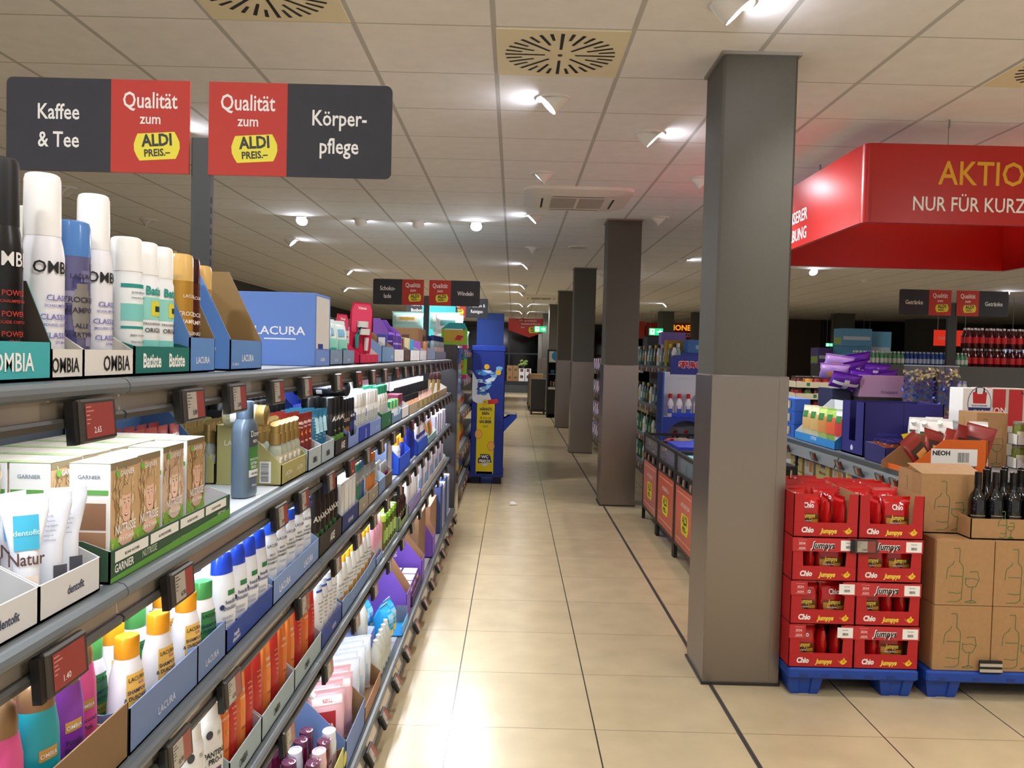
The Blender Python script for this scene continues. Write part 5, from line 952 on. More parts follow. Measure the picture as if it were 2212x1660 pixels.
FT(XF2, 3.2, z, tray('kraft open carton of white pouches on the bottom shelf', .36, .28, .06, .14, .1, '#a77b5a', inn='#8f6f4c'))
for i in range(5): put(pw, -.605 - .02 * (i % 2), 3.07 + i * .062, zt, 'white and blue refill pouch, %s in the kraft carton' % ORD[i], 'white refill pouches', rz=AISLE - 1.1, scale=(.85, .85, 1))
pbt = bottle('hand_soap', 'bottle', [(0, .028, .022), (.006, .031, .025), (.11, .031, .025), (.14, .014, .013), (.15, .012)], mat('#c9ccc4', .1, coat=.4), [(.15, .010), (.165, .010), (.168, .006)], G('#d9d9d2'), e=2.2, labels=[(-.02, .02, .03, .09, K('#c4c8bc'), 0)])
for i in range(5): put(pbt, -.548, 3.43 + i * .068, zt, 'clear hand soap bottle, %s along the aisle edge' % ORD[i], 'clear hand soaps', rz=AISLE)
lvb = carton('soap_display', 'lavender carton carrying soap bottles on the bottom shelf', .22, .16, .13, K('#8f9be0'), cat='box', side=[(.10, .03, .14, .07, K('#dfe2f0'))]); FT(-.60, 3.62, z, lvb)
for i in range(3): put(pbt, -.63 - .03 * i, 3.56 + i * .065, z + .132, 'clear hand soap bottle standing on the lavender carton, %s along' % ORD[i], 'clear hand soaps', rz=AISLE)
yp = pouch('refill_pouch', .10, .06, .19, G('#e0c98a', rough=.3), labels=[(-.03, .03, .03, .1, K('#cfe0b0'), 0)], wob=.05); put(yp, -.80, 3.80, zt, 'yellow and green refill pouch beside the blue packs', None, rz=AISLE - .6)
bpk = pouch('wipes_pack', .10, .09, .2, G('#2aa6e6', rough=.25), labels=[(-.03, .03, .12, .16, K('#8fd8f4'), 0), (-.02, .035, .06, .09, K('#f0e06a'), 0)], texts=[('SOFT', 0, .135, .014, WHT)], wob=.05)
for i in range(4): put(bpk, -.575 - .11 * (i % 2), 3.81 + .09 * (i // 2), zt, 'bright blue pack of wipes, %s along' % ORD[i], 'blue wipes packs', rz=AISLE - .2)
ht = thing('plastic_tray', 'clear plastic tray with blue rim at the aisle on the bottom shelf', 'tray', (-.505, 4.08, z)); m = MB(); m.box(-.06, .0, -.1, .1, 0, .004, G('#3aa0e0')); m.box(-.004, .0, -.1, .1, 0, .05, G('#4ab0ec')); m.build('rim', ht); m = MB(); m.box(-.06, -.004, .096, .1, .004, .09, clear); m.build('side_wall', ht)
PU = '#7d55c9'
pur = [((4.2, 4.36, .40), 'purple tall slanted card display, nearest of three on the bottom shelf', .36), ((4.9, 5.05, .34), 'purple tall card display, middle of three on the bottom shelf', .30), ((5.55, 5.75, .42), 'purple tall card display, last of three on the bottom shelf', .33)]
for (a, b, h_), l, D in pur:
    t = FT(-.515 - .0, (a + b) / 2, z, tray(l, b - a, D, .14, h_, .17, PU, inn='#a9805e', side=[('always', .24, .16, .07, '#e6dcf2')]))
ap = carton('hygiene_pack', '', .13, .09, .10, K('#5a2f8f'), cat='box', front=[(-.05, .02, .05, .08, K('#e6c9d8')), (-.03, .03, .03, .06, K('#b5469a'), 1)], top=[(-.06, .005, .06, .085, K('#f0e9f2'))])
front_tray(4, 4.45, 4.88, .20, .06, .05, .03, '#3a1f66', 'dark purple tray with yellow edge at the aisle on the bottom shelf', x=XF2, inn='#e6c23a')
for i in range(6): put(ap, -.53 - .092 * (i // 3), 4.52 + .14 * (i % 3), zt, 'purple hygiene pack, %s along, %s row, dark purple tray' % (ORD[i % 3], ORD[i // 3]), 'purple hygiene packs', rz=AISLE)
KBx = [(5.1, 5.5, '#8a6a4c', .36, 'brown'), (5.8, 6.3, '#a57d5c', .30, 'light brown')]
for a, b, c_, h_, nm in KBx: FT(-.56, (a + b) / 2, z, carton('hygiene_carton', '%s cardboard display box between the purple displays' % nm, b - a, .26, h_, K(c_), cat='box'))
for i, (y, c_, nm) in enumerate(((6.4, '#3a4f8c', 'dark blue'), (6.62, '#dfe0ea', 'white'), (6.84, '#44578f', 'dark blue'), (7.06, '#e6e6ee', 'white'))): FT(-.53, y, z, carton('hygiene_carton', '%s upright carton, %s at the far end of the bottom shelf' % (nm, ORD[i]), .19, .2, .36 - .02 * (i % 2), K(c_), cat='box', front=[(-.085, .02, .085, .3, K('#7f8fc0' if i % 2 else '#2f4480'))]))
for i in range(4): FT(-.60, 1.30 + i * .16, z, carton('soap_carton', 'soap carton in the shade of the bottom shelf, %s from the near end' % ORD[i], .15, .2, .14, K('#8f9aa6'), cat='box'))
# ================================================================ snack pallet and wine pallet beside the first pillar
PB = G('#1242a0', rough=.45); PBd = G('#0f3684', rough=.5)
def pallet(label, x0, x1, y0, y1):
    t = thing('pallet', label, 'pallet', ((x0 + x1) / 2, (y0 + y1) / 2, 0)); w, d = (x1 - x0) / 2, (y1 - y0) / 2
    m = MB(); m.bbox(-w, w, -d, d, .085, .136, PB, .008)
    for k in range(5): m.box(-w + .05 + k * (2 * w - .1) / 5, -w + .09 + k * (2 * w - .1) / 5, -d - .001, -d + .01, .095, .11, PBd)
    m.build('deck', t)
    for sx in (-1, 0, 1) if w > .5 else (-1, 1):
        for sy in (-1, 1):
            f = MB(); cx, cy_ = sx * (w - .09), sy * (d - .09)
            R = []
            for z, q in ((0, .062), (.01, .066), (.086, .082)):
                R.append([(cx + x, cy_ + y, z) for x, y in ((-q, -q * .8), (-q * .4, -q * .8), (-q * .35, -q * .7), (q * .35, -q * .7), (q * .4, -q * .8), (q, -q * .8), (q, q), (-q, q))])
            f.rings(R, PB, sm=False); f.build('foot', t)
    return t
pallet('blue plastic pallet under the red snack trays', 1.312, 1.918, 3.80, 4.40)
pallet('blue plastic pallet under the wine cartons', 1.955, 2.85, 3.80, 4.40)
CR = '#b5161b'; cred = K(CR); cred2 = K('#bd2a2e'); kraftm = K('#a9855c', noise=.04)
def chip_logo(l, F, cx, cz, s):     # yellow crisp-shaped mark
    y1, y2 = K('#e9c522'), K('#c98f1a')
    l.prism([(cx + u * s, cz + v * s) for u, v in ((-.5, .0), (-.1, .25), (.1, .55), (.25, .2), (.55, .05), (.25, -.35), (-.1, -.5), (-.45, -.3))], F, .0003, .0007, y1)
    l.prism([(cx + u * s, cz + v * s) for u, v in ((-.85, .05), (-.5, -.25), (-.42, -.18), (-.75, .1))], F, .0003, .0007, y2)
    l.prism([(cx + u * s, cz + v * s) for u, v in ((-.1, .15), (.15, .2), (.2, -.1), (-.1, -.2))], F, .0007, .001, y2)
def snack_tray(label, header, torn):
    t = thing('snack_tray', label, 'display tray'); W_, D, H = .2995, .59, .203; h = W_ / 2; w = .003
    m = MB(); m.box(-h, h, 0, D, 0, .003, kraftm); m.box(-h, h, D - w, D, .003, H - .012, cred)
    for s in (-1, 1):
        P = [(0, 0), (D, 0), (D, H - .002), (0, H - .002)]
        m.prism(P, lambda u, v, d, s=s: (s * (h - d), u, v), 0, w / 2, cred); m.prism(P, lambda u, v, d, s=s: (s * (h - d), u, v), w / 2, w, kraftm)
    F = lambda u, v, d: (u, d, v)
    m.prism([(-h, 0), (h, 0), (h, H - .002), (h - .045, H - .002), (h - .052, .068), (-h + .052, .068), (-h + .045, H - .002), (-h, H - .002)], F, 0, w, cred)
    m.prism([(-h + .008, .004), (h - .008, .004), (h - .008, .064), (-h + .008, .064)], F, -.0012, 0, cred)
    if header and not torn: m.box(-h - .001, h + .001, -.003, 0, H - .066, H - .004, cred2)
    if header and torn: m.box(-h - .001, -h + .075, -.003, 0, H - .066, H - .004, cred2); m.box(h - .06, h + .001, -.003, 0, H - .066, H - .004, cred2)
    m.build('carton', t)
    l = MB(); f = lambda u, v: (u, -.0020, v); g = lambda u, v: (u, -.0036, v); k = lambda u, v, d: (u, -.0012 - d, v)
    l.text('Chio', .034, f, WHT, x=-.085, y=.022, bold=.045, sh=.15, xs=.85)
    l.text('Jumpys', .030, f, K('#edd04a'), x=.012, y=.020, bold=.045, sh=.25, xs=.85); chip_logo(l, k, .105, .032, .032)
    for s in (-1, 1):
        q = lambda u, v, s=s: (s * (h + .0008), (-s) * (u - .3) + .3, v)
        l.text('Chio', .05, q, WHT, x=.42, y=.12, bold=.045); l.text('Jumpys', .05, q, K('#edd04a'), x=.2, y=.06, bold=.045, sh=.2)
    if header:
        l.text('3534', .015, g, K('#efc9c4'), x=-.107, y=H - .034, bold=.03); l.text('A534', .014, g, K('#efc9c4'), x=-.107, y=H - .056, bold=.03)
        for z0, z1 in ((H - .060, H - .058), (H - .038, H - .037), (H - .015, H - .013)): l.prism([(-.127, z0), (-.087, z0), (-.087, z1), (-.127, z1)], lambda u, v, d: (u, -.003 - d, v), 0, .0004, K('#d98f88'))
        if not torn:
            l.text('Jumpys', .042, lambda u, v: (u, -.0034, v), WHT, x=-.012, y=H - .050, bold=.075, sh=.25, xs=.85); l.text('Jumpys', .042, lambda u, v: (u, -.0042, v), BLK, x=-.010, y=H - .051, bold=.025, sh=.25, xs=.85)
        st = lambda u, v, d: (u, -.0032 - d, v); x0 = .072
        barcode(l, st, x0 + .022, x0 + .052, H - .052, H - .036, BLK, WHT, n=14)
        l.prism([(x0, H - .060), (x0 + .072, H - .060), (x0 + .072, H - .012), (x0, H - .012)], st, -.0006, .0001, WHT)
        l.text('3534 A534', .006, lambda u, v: (u, -.0040, v), BLK, x=x0 + .036, y=H - .026)
    l.build('print', t); return t
bagr = mat('#c01418', .18, coat=.3); bagb = mat('#6e3f1c', .25); gld = K('#d9b23a')
sbag = pouch('snack_bag', .135, .065, .185, bagr, labels=[(-.055, .055, .02, .095, bagb, 0), (-.01, .05, .02, .05, K('#d8a93a'), .0008), (-.05, -.005, .025, .06, K('#b5762a'), .0008), (.0, .03, .03, .042, K('#efe04a'), .0014), (-.052, -.02, .06, .085, K('#c98a3a'), .0008), (.015, .05, .055, .07, K('#c79032'), .0008)], texts=[('Chio', 0, .125, .034, WHT, .8), ('Jumpys', 0, .078, .030, K('#ecd35a'), .72, .2), ('Sunny Paprika', -.01, .06, .010, WHT, .9)], wob=.16, crimp=.015)
sbag2 = pouch('snack_bag', .12, .06, .18, bagr, labels=[(-.05, .05, .0, .18, K('#b32a2c'), 0), (-.02, .02, .02, .16, K('#d98f86'), .0006)], wob=.2, crimp=.015)
for r in range(4):
    for c, cx in enumerate((1.463, 1.765)):
        z = .137 + .2035 * r; top = r == 3
        nm = ('lowest', 'second lowest', 'second highest', 'topmost')[r]; cn = ('beside the pillar', 'beside the wine cartons')[c]
        t = snack_tray('red snack tray, %s in the column %s' % (nm, cn), not top, (c == 0 and r < 2)); USED.add(t.name); t.location = (cx, 3.81, z)
        lay = ((('F', -.070), ('S', .025), ('S', .090)), (('S', -.105), ('S', -.045), ('F', .045)), (('F', -.066), ('F', .066)))[(r * 2 + c) % 3]
        for i, (q, dx) in enumerate(lay):
            put(sbag if q == 'F' else sbag2, cx + dx, 3.875 if q == 'F' else 3.90, z + .005, 'red snack bag, %s in the front of the %s tray %s' % (ORD[i], nm, cn), 'snack bags', rz=rnd.uniform(-.12, .12) if q == 'F' else PI / 2 + rnd.uniform(-.12, .12), tilt=(rnd.uniform(-.06, .02), 0), scale=(.95, .75, 1))
        if top:
            for j in range(4):
                for i in range(2): put(sbag, cx - .068 + i * .136, 4.0 + j * .085, z + .01 + .014 * rnd.random(), 'red snack bag, %s in the %s row, topmost tray %s' % (('near side', 'far side')[i], ORD[j + 1], cn), 'snack bags', rz=rnd.uniform(-.2, .2), tilt=(-.25 + rnd.uniform(-.05, .05), 0), scale=(.95, .8, 1.08))
tgp = put(TG[1], 1.645, 3.795, .137 + .2035 * 3 - .035, 'grey price tag clipped between the two upper snack trays', None, rz=0, scale=(1.15, 1.15, 1.15))
# wine cartons
KR = K('#a98257', noise=.05); KRI = K('#8f6b45'); wg = K('#4f7040')
def wine_art(l, F, h, s=1.0, mt=wg):
    """line drawing of a bottle beside a glass"""
    def ln(P, r=.0016):
        for p, q in zip(P, P[1:]):
            dx, dz = q[0] - p[0], q[1] - p[1]; L_ = math.hypot(dx, dz) or 1; nx, nz = -dz / L_ * r, dx / L_ * r
            l.add([F(p[0] - nx, p[1] - nz, .0006), F(q[0] - nx, q[1] - nz, .0006), F(q[0] + nx, q[1] + nz, .0006), F(p[0] + nx, p[1] + nz, .0006)], [(0, 1, 2, 3)], mt)
    T = lambda P: [(a * s, b * s) for a, b in P]
    ln(T([(-.055, .262), (-.03, .264), (-.026, .255), (-.027, .20), (-.012, .185), (-.008, .17), (-.012, .03), (-.03, .018), (-.075, .016)]))
    ln(T([(-.05, .205), (-.056, .19), (-.078, .172), (-.082, .155), (-.084, .12)])); ln(T([(-.07, .135), (-.012, .134)])); ln(T([(-.072, .06), (-.03, .055), (-.014, .06)]))
    ln(T([(.02, .155), (.058, .158), (.066, .12), (.05, .088), (.02, .085), (.004, .1), (.004, .13)])); ln(T([(.004, .122), (.04, .126), (.064, .118)]), .0014); ln(T([(.036, .085), (.033, .06), (.034, .03), (.028, .018)])); ln(T([(.004, .016), (.03, .012), (.056, .016), (.04, .024), (.02, .022), (.004, .016)]))
def wine_box(label, w, d, h, open_=False, art=True):
    t = thing('wine_carton', label, 'carton'); m = MB()
    if not open_: m.bbox(-w / 2, w / 2, 0, d, 0, h, KR, .002); m.box(-w / 2 + .004, w / 2 - .004, d * .49, d * .51, h - .0005, h + .0006, KRI)
    else:
        q = .004; m.box(-w / 2, w / 2, 0, q, 0, h, KR); m.box(-w / 2, w / 2, d - q, d, 0, h, KR); m.box(-w / 2, -w / 2 + q, q, d - q, 0, h, KR); m.box(w / 2 - q, w / 2, q, d - q, 0, h, KR); m.box(-w / 2, w / 2, 0, d, 0, q, KRI)
    m.build('box', t)
    if open_:
        f = MB(); f.prism([(-w / 2, 0), (w / 2, 0), (w / 2 - .01, .12), (-w / 2 - .02, .115)], lambda u, v, dd: (u, .002 + v * .95 + dd * .3, h + v * .32 - dd), 0, .003, KR); f.build('lid_flap', t)
    if art:
        l = MB(); wine_art(l, lambda u, v, dd: (u, -.0004 - dd, v), h, h / .30)
        wine_art(l, lambda u, v, dd: (-w / 2 - .0004 - dd, d / 2 - u, v), h, h / .30, K('#8a7350')); l.build('line_drawing', t)
    return t
for r in range(2):
    for c in range(3):
        t = wine_box('kraft wine carton, %s row, %s from the snack pallet' % (('lower', 'middle')[r], ORD[c]), .268, .36, .305); USED.add(t.name); t.location = (2.118 + c * .272, 3.815, .137 + r * .307)
t = wine_box('open kraft wine carton on top of the wine pallet, flap raised', .29, .24, .285, True); USED.add(t.name); t.location = (2.115, 3.955, .752)
wt_ = thing('wine_tray', 'low kraft tray of dark wine bottles on top of the wine pallet', 'display tray', (2.42, 3.84, .752)); m = MB()
for a in (0, .356): m.box(-.27, .27, a, a + .004, 0, .095, KR)
for s in (-1, 1): m.prism([(0, 0), (.36, 0), (.36, .12), (.0, .095)], lambda u, v, d, s=s: (s * (.27 - d), u, v), 0, .004, KR)
m.box(-.27, .27, 0, .36, 0, .004, KRI); m.build('carton', wt_); l = MB(); wine_art(l, lambda u, v, dd: (u - .1, -.0004 - dd, v), .09, .5); wine_art(l, lambda u, v, dd: (u + .1, -.0004 - dd, v), .09, .5); l.build('line_drawing', wt_)
wb = bottle('wine_bottle', 'wine bottle', [(0, .036), (.005, .0385), (.165, .0385), (.195, .030), (.215, .017), (.225, .0148), (.285, .0142)], mat('#07090a', .06, coat=.6), [(.240, .0152), (.288, .0150), (.292, .0155), (.300, .0152), (.302, .012)], G('#0d0d0f', rough=.2), labels=[(-.035, .035, .035, .1, K('#2a2018'), 0), (-.035, .035, .098, .1, K('#cfc2a0'), .0003)], capname='capsule')
for j in range(3):
    for i in range(6):
        if i > 0 or j == 0: put(wb, 2.205 + i * .083 + .015 * (j % 2), 3.895 + j * .105, .758, 'dark wine bottle, %s from the open carton, %s row of the kraft tray' % (ORD[i], ORD[j]), 'wine bottles', rz=rnd.uniform(-.3, .3))
ms = thing('magnet_strip', 'small black and silver clip plate at the foot of the wine cartons', 'clip', (2.245, 3.805, .136)); m = MB(); m.box(-.052, .052, -.012, -.004, 0, .058, BLK); m.build('backing', ms)
m = MB()
for k in range(2): m.box(-.052, .052, -.016, -.012, .006 + k * .026, .02 + k * .026, mat('#c9c9c6', .25, metal=.8))
m.build('silver_band', ms)

# ---------------------------------------------------------------- hanging red offers banner
RB = mat('#b3110c', .32); ban = thing('offers_banner', 'big red hanging banner box with yellow and white lettering', 'sign', (0, 0, 0))
x0, x1, y0, y1, z0, z1 = 2.02, 4.2, 4.88, 7.18, 2.385, 2.845; th = .03
def rpath(r, n=5):
    P = []
    for cx, cyy, a0 in ((x0 + r, y0 + r, PI), (x1 - r, y0 + r, 1.5 * PI), (x1 - r, y1 - r, 0), (x0 + r, y1 - r, PI / 2)):
        for j in range(n + 1): P.append((cx + (r if True else 0) * math.cos(a0 + PI / 2 * j / n), cyy + r * math.sin(a0 + PI / 2 * j / n)))
    return P
m = MB(); o_ = rpath(.05)
ins = [(min(max(x, x0 + th), x1 - th), min(max(y, y0 + th), y1 - th)) for x, y in o_]
n = len(o_); V = [(x, y, z0) for x, y in o_] + [(x, y, z1) for x, y in o_] + [(x, y, z0) for x, y in ins] + [(x, y, z1) for x, y in ins]; Fc = []
for j in range(n):
    k = (j + 1) % n; Fc += [(j, k, n + k, n + j), (2 * n + k, 2 * n + j, 3 * n + j, 3 * n + k), (k, j, 2 * n + j, 2 * n + k), (n + j, n + k, 3 * n + k, 3 * n + j)]
m.add(V, Fc, RB, True); m.build('red_frame', ban, angle=.5)
l = MB(); f = lambda u, v: (u, y0 - .002, v); yt_ = mat('#e2a61e', .5)
l.text('AKTIONEN', .195, f, yt_, x=2.45, y=2.615, bold=.01, xs=.86, al='l'); l.text('NUR FÜR KURZE ZEIT', .118, f, WHT, x=2.31, y=2.46, bold=.008, xs=.80, al='l')
g = lambda u, v: (x0 - .002, 10.7 - u, v); l.text('AUS UNSERER', .12, g, WHT, x=4.55, y=2.56, xs=.9); l.text('WERBUNG', .12, g, WHT, x=4.62, y=2.43, xs=.9); l.build('lettering', ban)
for (x, y) in ((2.2, 6.1), (2.52, 4.92), (4.1, 4.92), (4.1, 7.1)):
    c = MB(); c.tube([(x, y, z1 - .02), (x, y, 3.0)], .0018, mat('#5a5856', .4, metal=.6), 6); c.tube([(x, y, 2.955), (x, y, 3.0)], .008, mat('#8a8884', .4, metal=.6), 8); c.build('suspension_wire', ban)

# ---------------------------------------------------------------- offer bins behind the first pillar
bfr = mat('#2b2a2a', .4, metal=.3); bglass = mat('#8f8f9c', .08, alpha=.35); sal = [mat('#c9706a', .3), mat('#cc5a44', .3), mat('#cf5f4a', .3)]
BX0, BX1 = 1.29, 1.98
for k, ya in enumerate((7.28, 6.49, 5.70)):
    yb = ya + .775; t = thing('offer_bin', 'black framed offer bin with salmon panel, %s beyond the first pillar' % ('third', 'second', 'first')[k], 'bin', (0, 0, 0))
    m = MB()
    for x in (BX0, BX1 - .03):
        for y in (ya, yb - .03): m.box(x, x + .03, y, y + .03, 0, .835, bfr)
    for z in (.115, .585, .665, .81):
        for x in (BX0, BX1 - .03): m.box(x + .002, x + .028, ya + .03, yb - .03, z, z + .025, bfr)
        for y in (ya, yb - .03): m.box(BX0 + .03, BX1 - .03, y + .002, y + .028, z, z + .025, bfr)
    m.box(BX0 + .03, BX1 - .03, ya + .03, yb - .03, .60, .61, bfr); m.build('frame', t)
    m = MB(); m.box(BX0 + .004, BX0 + .012, ya + .03, yb - .03, .14, .585, sal[k]); F = lambda u, v, d, ya=ya, yb=yb: (BX0 + .0035 - d, yb - .03 - u - .0, v)
    m.text('AKTIONEN ZUM', .045, lambda u, v: (BX0 + .003, yb - .39 - u, v), K('#f0d9d2'), y=.45, xs=.9); aldi_badge(m, lambda u, v, d: (BX0 + .0035 - d, yb - .39 - u, v), 0, .33, .24, 0, .0)
    for q in (.19, .54): m.box(BX0 + .002, BX0 + .004, ya + .1, yb - .1, q, q + .004, K('#e6b9ae'))
    m.build('salmon_panel', t)
    m = MB(); m.box(BX0 + .006, BX0 + .012, ya + .03, yb - .03, .69, .81, bglass); m.box(BX0 + .006, BX0 + .012, ya + .03, yb - .03, .61, .665, bfr); m.build('window_panel', t)
    for i, y in enumerate((ya + .15, ya + .4, ya + .6)): put(TG[1 + i % 3], BX0 - .005, y, .635, 'price tag on the offer bin rail, %s on the %s bin' % (ORD[i], ('third', 'second', 'first')[k]), 'offer bin price tags', rz=-PI / 2)
foil = G('#b99a86', rough=.2, metal=.5)
fb = pouch('foil_bag', .16, .07, .2, foil, wob=.25); bb = pouch('sweets_bag', .18, .09, .26, G('#2a5fb5', rough=.2), labels=[(-.05, .05, .06, .16, K('#7fa6e0'), 0)], wob=.12); rb_ = pouch('sweets_bag', .12, .07, .2, G('#c23a4a', rough=.25), labels=[(-.04, .04, .05, .12, K('#4a8fd0'), 0)], wob=.15)
for i in range(9): put(fb, 1.42 + .14 * (i % 3) + rnd.uniform(-.03, .03), 7.34 + .2 * (i // 3) , .66 + .055 * (i % 3) + .04, 'bronze foil bag, %s in the heap of the third offer bin' % ORD[i], 'foil bags', rz=rnd.uniform(0, 3), tilt=(1.2 + rnd.uniform(-.2, .2), 0))
put(bb, 1.62, 7.5, .80, 'blue sweets bag lying on top of the third offer bin', None, rz=1.0, tilt=(1.25, 0)); put(rb_, 1.45, 7.9, .72, 'red and blue sweets bag at the far end of the third offer bin', None, rz=.5, tilt=(1.1, 0))
for i, (x, y, w, d, h, c, l) in enumerate(((1.60, 6.62, .52, .5, .24, '#2636a8', 'royal blue display box in the second offer bin'), (1.82, 7.13, .26, .1, .30, '#e6e4df', 'white framed box at the back of the second offer bin'), (1.50, 5.78, .36, .62, .2, '#6fb3b5', 'teal printed box in the first offer bin'), (1.84, 6.0, .2, .3, .22, '#dfe0dc', 'pale box in the first offer bin'))):
    t = carton('offer_box', l, w, d, h, K(c), cat='box', front=[(-w * .4, h * .3, -w * .25, h * .5, WHT)], side=[(d * .2, h * .3, d * .35, h * .7, K('#4a7f82')), (d * .6, h * .3, d * .75, h * .7, K('#4a7f82'))] if i == 2 else None); FT(x, y, .612, t, 0)
# ================================================================ second long shelf, cleaners shelves, drinks corner, far end
def plain_shelf(label, x0, x1, y0, y1, lv, face, col='#3a3b3e', back=None):
    """free standing shelf along the aisle; face = side of the fronts"""
    t = thing('gondola_shelf', label, 'shelf', (0, 0, 0)); c = mat(col, .5); fx = x0 if face < 0 else x1; bx = (x0 + x1) / 2
    MB().box(bx - .015, bx + .015, y0, y1, 0, max(lv) + .03, c).build('back_panel', t)
    for z in lv:
        b = MB(); b.box(x0 + .02, x1 - .02, y0, y1, z - .03, z, mat('#9a9c9e', .5)); b.box(fx - .01, fx + .01, y0, y1, z - .045, z + .004, lip_c); b.build('shelf_board', t)
        p = MB(); n = int((y1 - y0) / .22)
        for i in range(n): y = y0 + .1 + i * .22; p.box(fx + face * .014 - .004, fx + face * .014 + .004, y, y + .09, z - .075, z - .025, scr_w if i % 2 else red_s)
        p.box(fx + face * .011 - .003, fx + face * .011 + .003, y0, y1, z - .08, z - .04, rail_c); p.build('price_rail', t)
    MB().box(x0 + .03, x1 - .03, y0, y1, 0, .1, c).build('kick_plate', t)
    return t
plain_shelf('second long shelf behind the blue and yellow display tower', -1.33, -.52, 8.30, 13.0, (.17, .55, .95, 1.30, 1.60), 1)
post = thing('sign_post', 'dark post carrying the chocolate and nappies boards', 'post', (-.918, 8.64, 0)); MB().box(-.028, .028, -.013, .013, 1.6, 2.15, mat('#2f3335', .45)).build('upright', post)
post = thing('sign_post', 'dark post carrying the sweets and cleaning boards', 'post', (-.918, 11.3, 0)); MB().box(-.028, .028, -.013, .013, 1.6, 2.15, mat('#2f3335', .45)).build('upright', post)
shelf_sign(-.918, 8.60, 2.048, 2.312, 1.0, ['Schoko-', 'lade'], ['Windeln'], 'red and anthracite board for chocolate, beside the nappies board', 'red and anthracite board for nappies over the second shelf')
shelf_sign(-.918, 11.26, 2.048, 2.312, 1.0, ['Kekse &', 'Bonbons'], ['Waschen &', 'Reinigen'], 'board for sweets, half hidden behind the chocolate board', 'board for washing and cleaning, behind the nappies board')
# nappies and packs on and in the second shelf
nap = pouch('nappy_pack', .34, .16, .19, G('#a8dcd4', rough=.3), labels=[(-.12, .12, .08, .15, K('#e3f0e6'), 0), (-.08, .08, .1, .13, K('#d9b84a'), .001)], wob=.06); nap2 = pouch('nappy_pack', .30, .15, .17, G('#e6eef0', rough=.3), labels=[(-.1, .06, .05, .11, K('#5ab0b5'), 0)], wob=.06)
for i, (x, y, z, a, b, p) in enumerate(((-1.17, 8.95, 1.632, 0, 0, nap2), (-.72, 8.95, 1.632, 0, 0, nap2), (-.74, 9.25, 1.632, -.1, 0, nap), (-1.15, 8.95, 1.805, .0, 0, nap), (-.70, 8.95, 1.803, .1, 0, nap2), (-.78, 9.25, 1.826, -.1, 0, nap), (-1.15, 9.3, 1.632, .1, 0, nap2), (-.7, 9.5, 1.632, .1, 0, nap), (-.7, 9.78, 1.632, .0, 0, nap), (-.72, 10.1, 1.632, .0, 0, nap))):
    put(p, x, y, z, '%s pack of nappies, %s in the heap on the second shelf' % (('mint' if p is nap else 'white'), ORD[i]), 'nappy packs', rz=a, tilt=(0, b))
FT(-.95, 10.4, 1.632, carton('nappy_carton', 'turquoise carton standing tall among the nappies', .42, .3, .52, K('#2aa0a6'), cat='box'), 0)
gp = thing('cat_food_display', '', 'display tray'); m = MB(); m.box(-.13, .13, 0, .2, 0, .04, K('#c23a7a')); m.prism([(-.13, .04), (.13, .04), (.13, .2), (.1, .2), (.1, .07), (-.1, .07), (-.1, .2), (-.13, .2)], lambda u, v, d: (u, d, v), 0, .01, K('#8fd03a')); m.prism([(-.13, .2), (.13, .2), (.10, .26), (-.05, .26)], lambda u, v, d: (u, d, v), 0, .006, K('#2ab0bd')); m.box(-.12, .12, .03, .19, .04, .19, K('#d8b04a')); m.build('carton', gp)
l = MB(); l.prism([(-.06, .012), (.08, .012), (.08, .03), (-.06, .03)], lambda u, v, d: (u, -.0005 - d, v), 0, .0005, WHT); l.prism([(0, .09), (.06, .085), (.09, .13), (.03, .14)], lambda u, v, d: (u, .0295 - d, v), 0, .0005, RED); l.build('print', gp)
put(gp, -.60, 8.32, 1.606, 'green and pink framed box at the near end of the second shelf top', 'green framed boxes'); put(gp, -.60, 8.36, 1.306, 'green and pink framed box under the second shelf top', 'green framed boxes')
pkn = pouch('snack_pack', .14, .06, .2, G('#e2b52a'), labels=[(-.06, .06, .03, .1, RED, 0)], wob=.05); pkr = pouch('snack_pack', .14, .06, .18, G('#d9d4cf'), labels=[(-.06, .06, .06, .12, K('#c2502a'), 0)], wob=.05); pkb = pouch('snack_pack', .14, .06, .22, G('#1f4fb0'), labels=[(-.05, .05, .02, .08, K('#e6c24a'), 0)], wob=.05)
for z, p, nm, lvn in ((.955, pkr, 'white and orange', 'middle'), (.555, pkn, 'yellow and red', 'second lowest'), (.175, pkb, 'blue and yellow', 'lowest')):
    for i in range(9): put(p, -.60, 8.38 + i * .17, z, '%s snack pack, %s along the %s board of the second shelf' % (nm, ORD[i], lvn), 'packs in the second shelf', rz=AISLE)
# blue and yellow display tower
tw = thing('display_tower', 'tall blue toilet cleaner display tower with yellow stripe on a dark base', 'display', (-.297, 9.92, 0)); BB = K('#12308f'); yy = K('#ecd90f')
m = MB(); m.bbox(-.195, .195, 0, .58, .10, 1.655, BB, .006); m.build('body', tw)
m = MB(); m.bbox(-.2, .2, -.005, .585, 1.60, 1.665, K('#1a3fae'), .004); m.build('lid', tw)
m = MB(); m.box(-.205, .205, -.01, .59, .085, .125, K('#14337f'))
for sx in (-1, 1):
    for sy in (.03, .47): m.box(sx * .13 - .05, sx * .13 + .05, sy, sy + .1, 0, .085, K('#101a3c'))
m.build('pallet_base', tw)
m = MB(); m.prism([(.0, .78), (.0, .62), (.16, .80), (.16, .83), (.10, .84)], lambda u, v, d: (.195 + u, .12 + d * 340, v), 0, .001, K('#1c46bd')); m.prism([(.0, .85), (.15, .84), (.15, .83), (.0, .84)], lambda u, v, d: (.195 + u, .12 + d * 340, v), 0, .001, mat('#8f9499', .2, metal=.8)); m.build('side_pocket', tw)
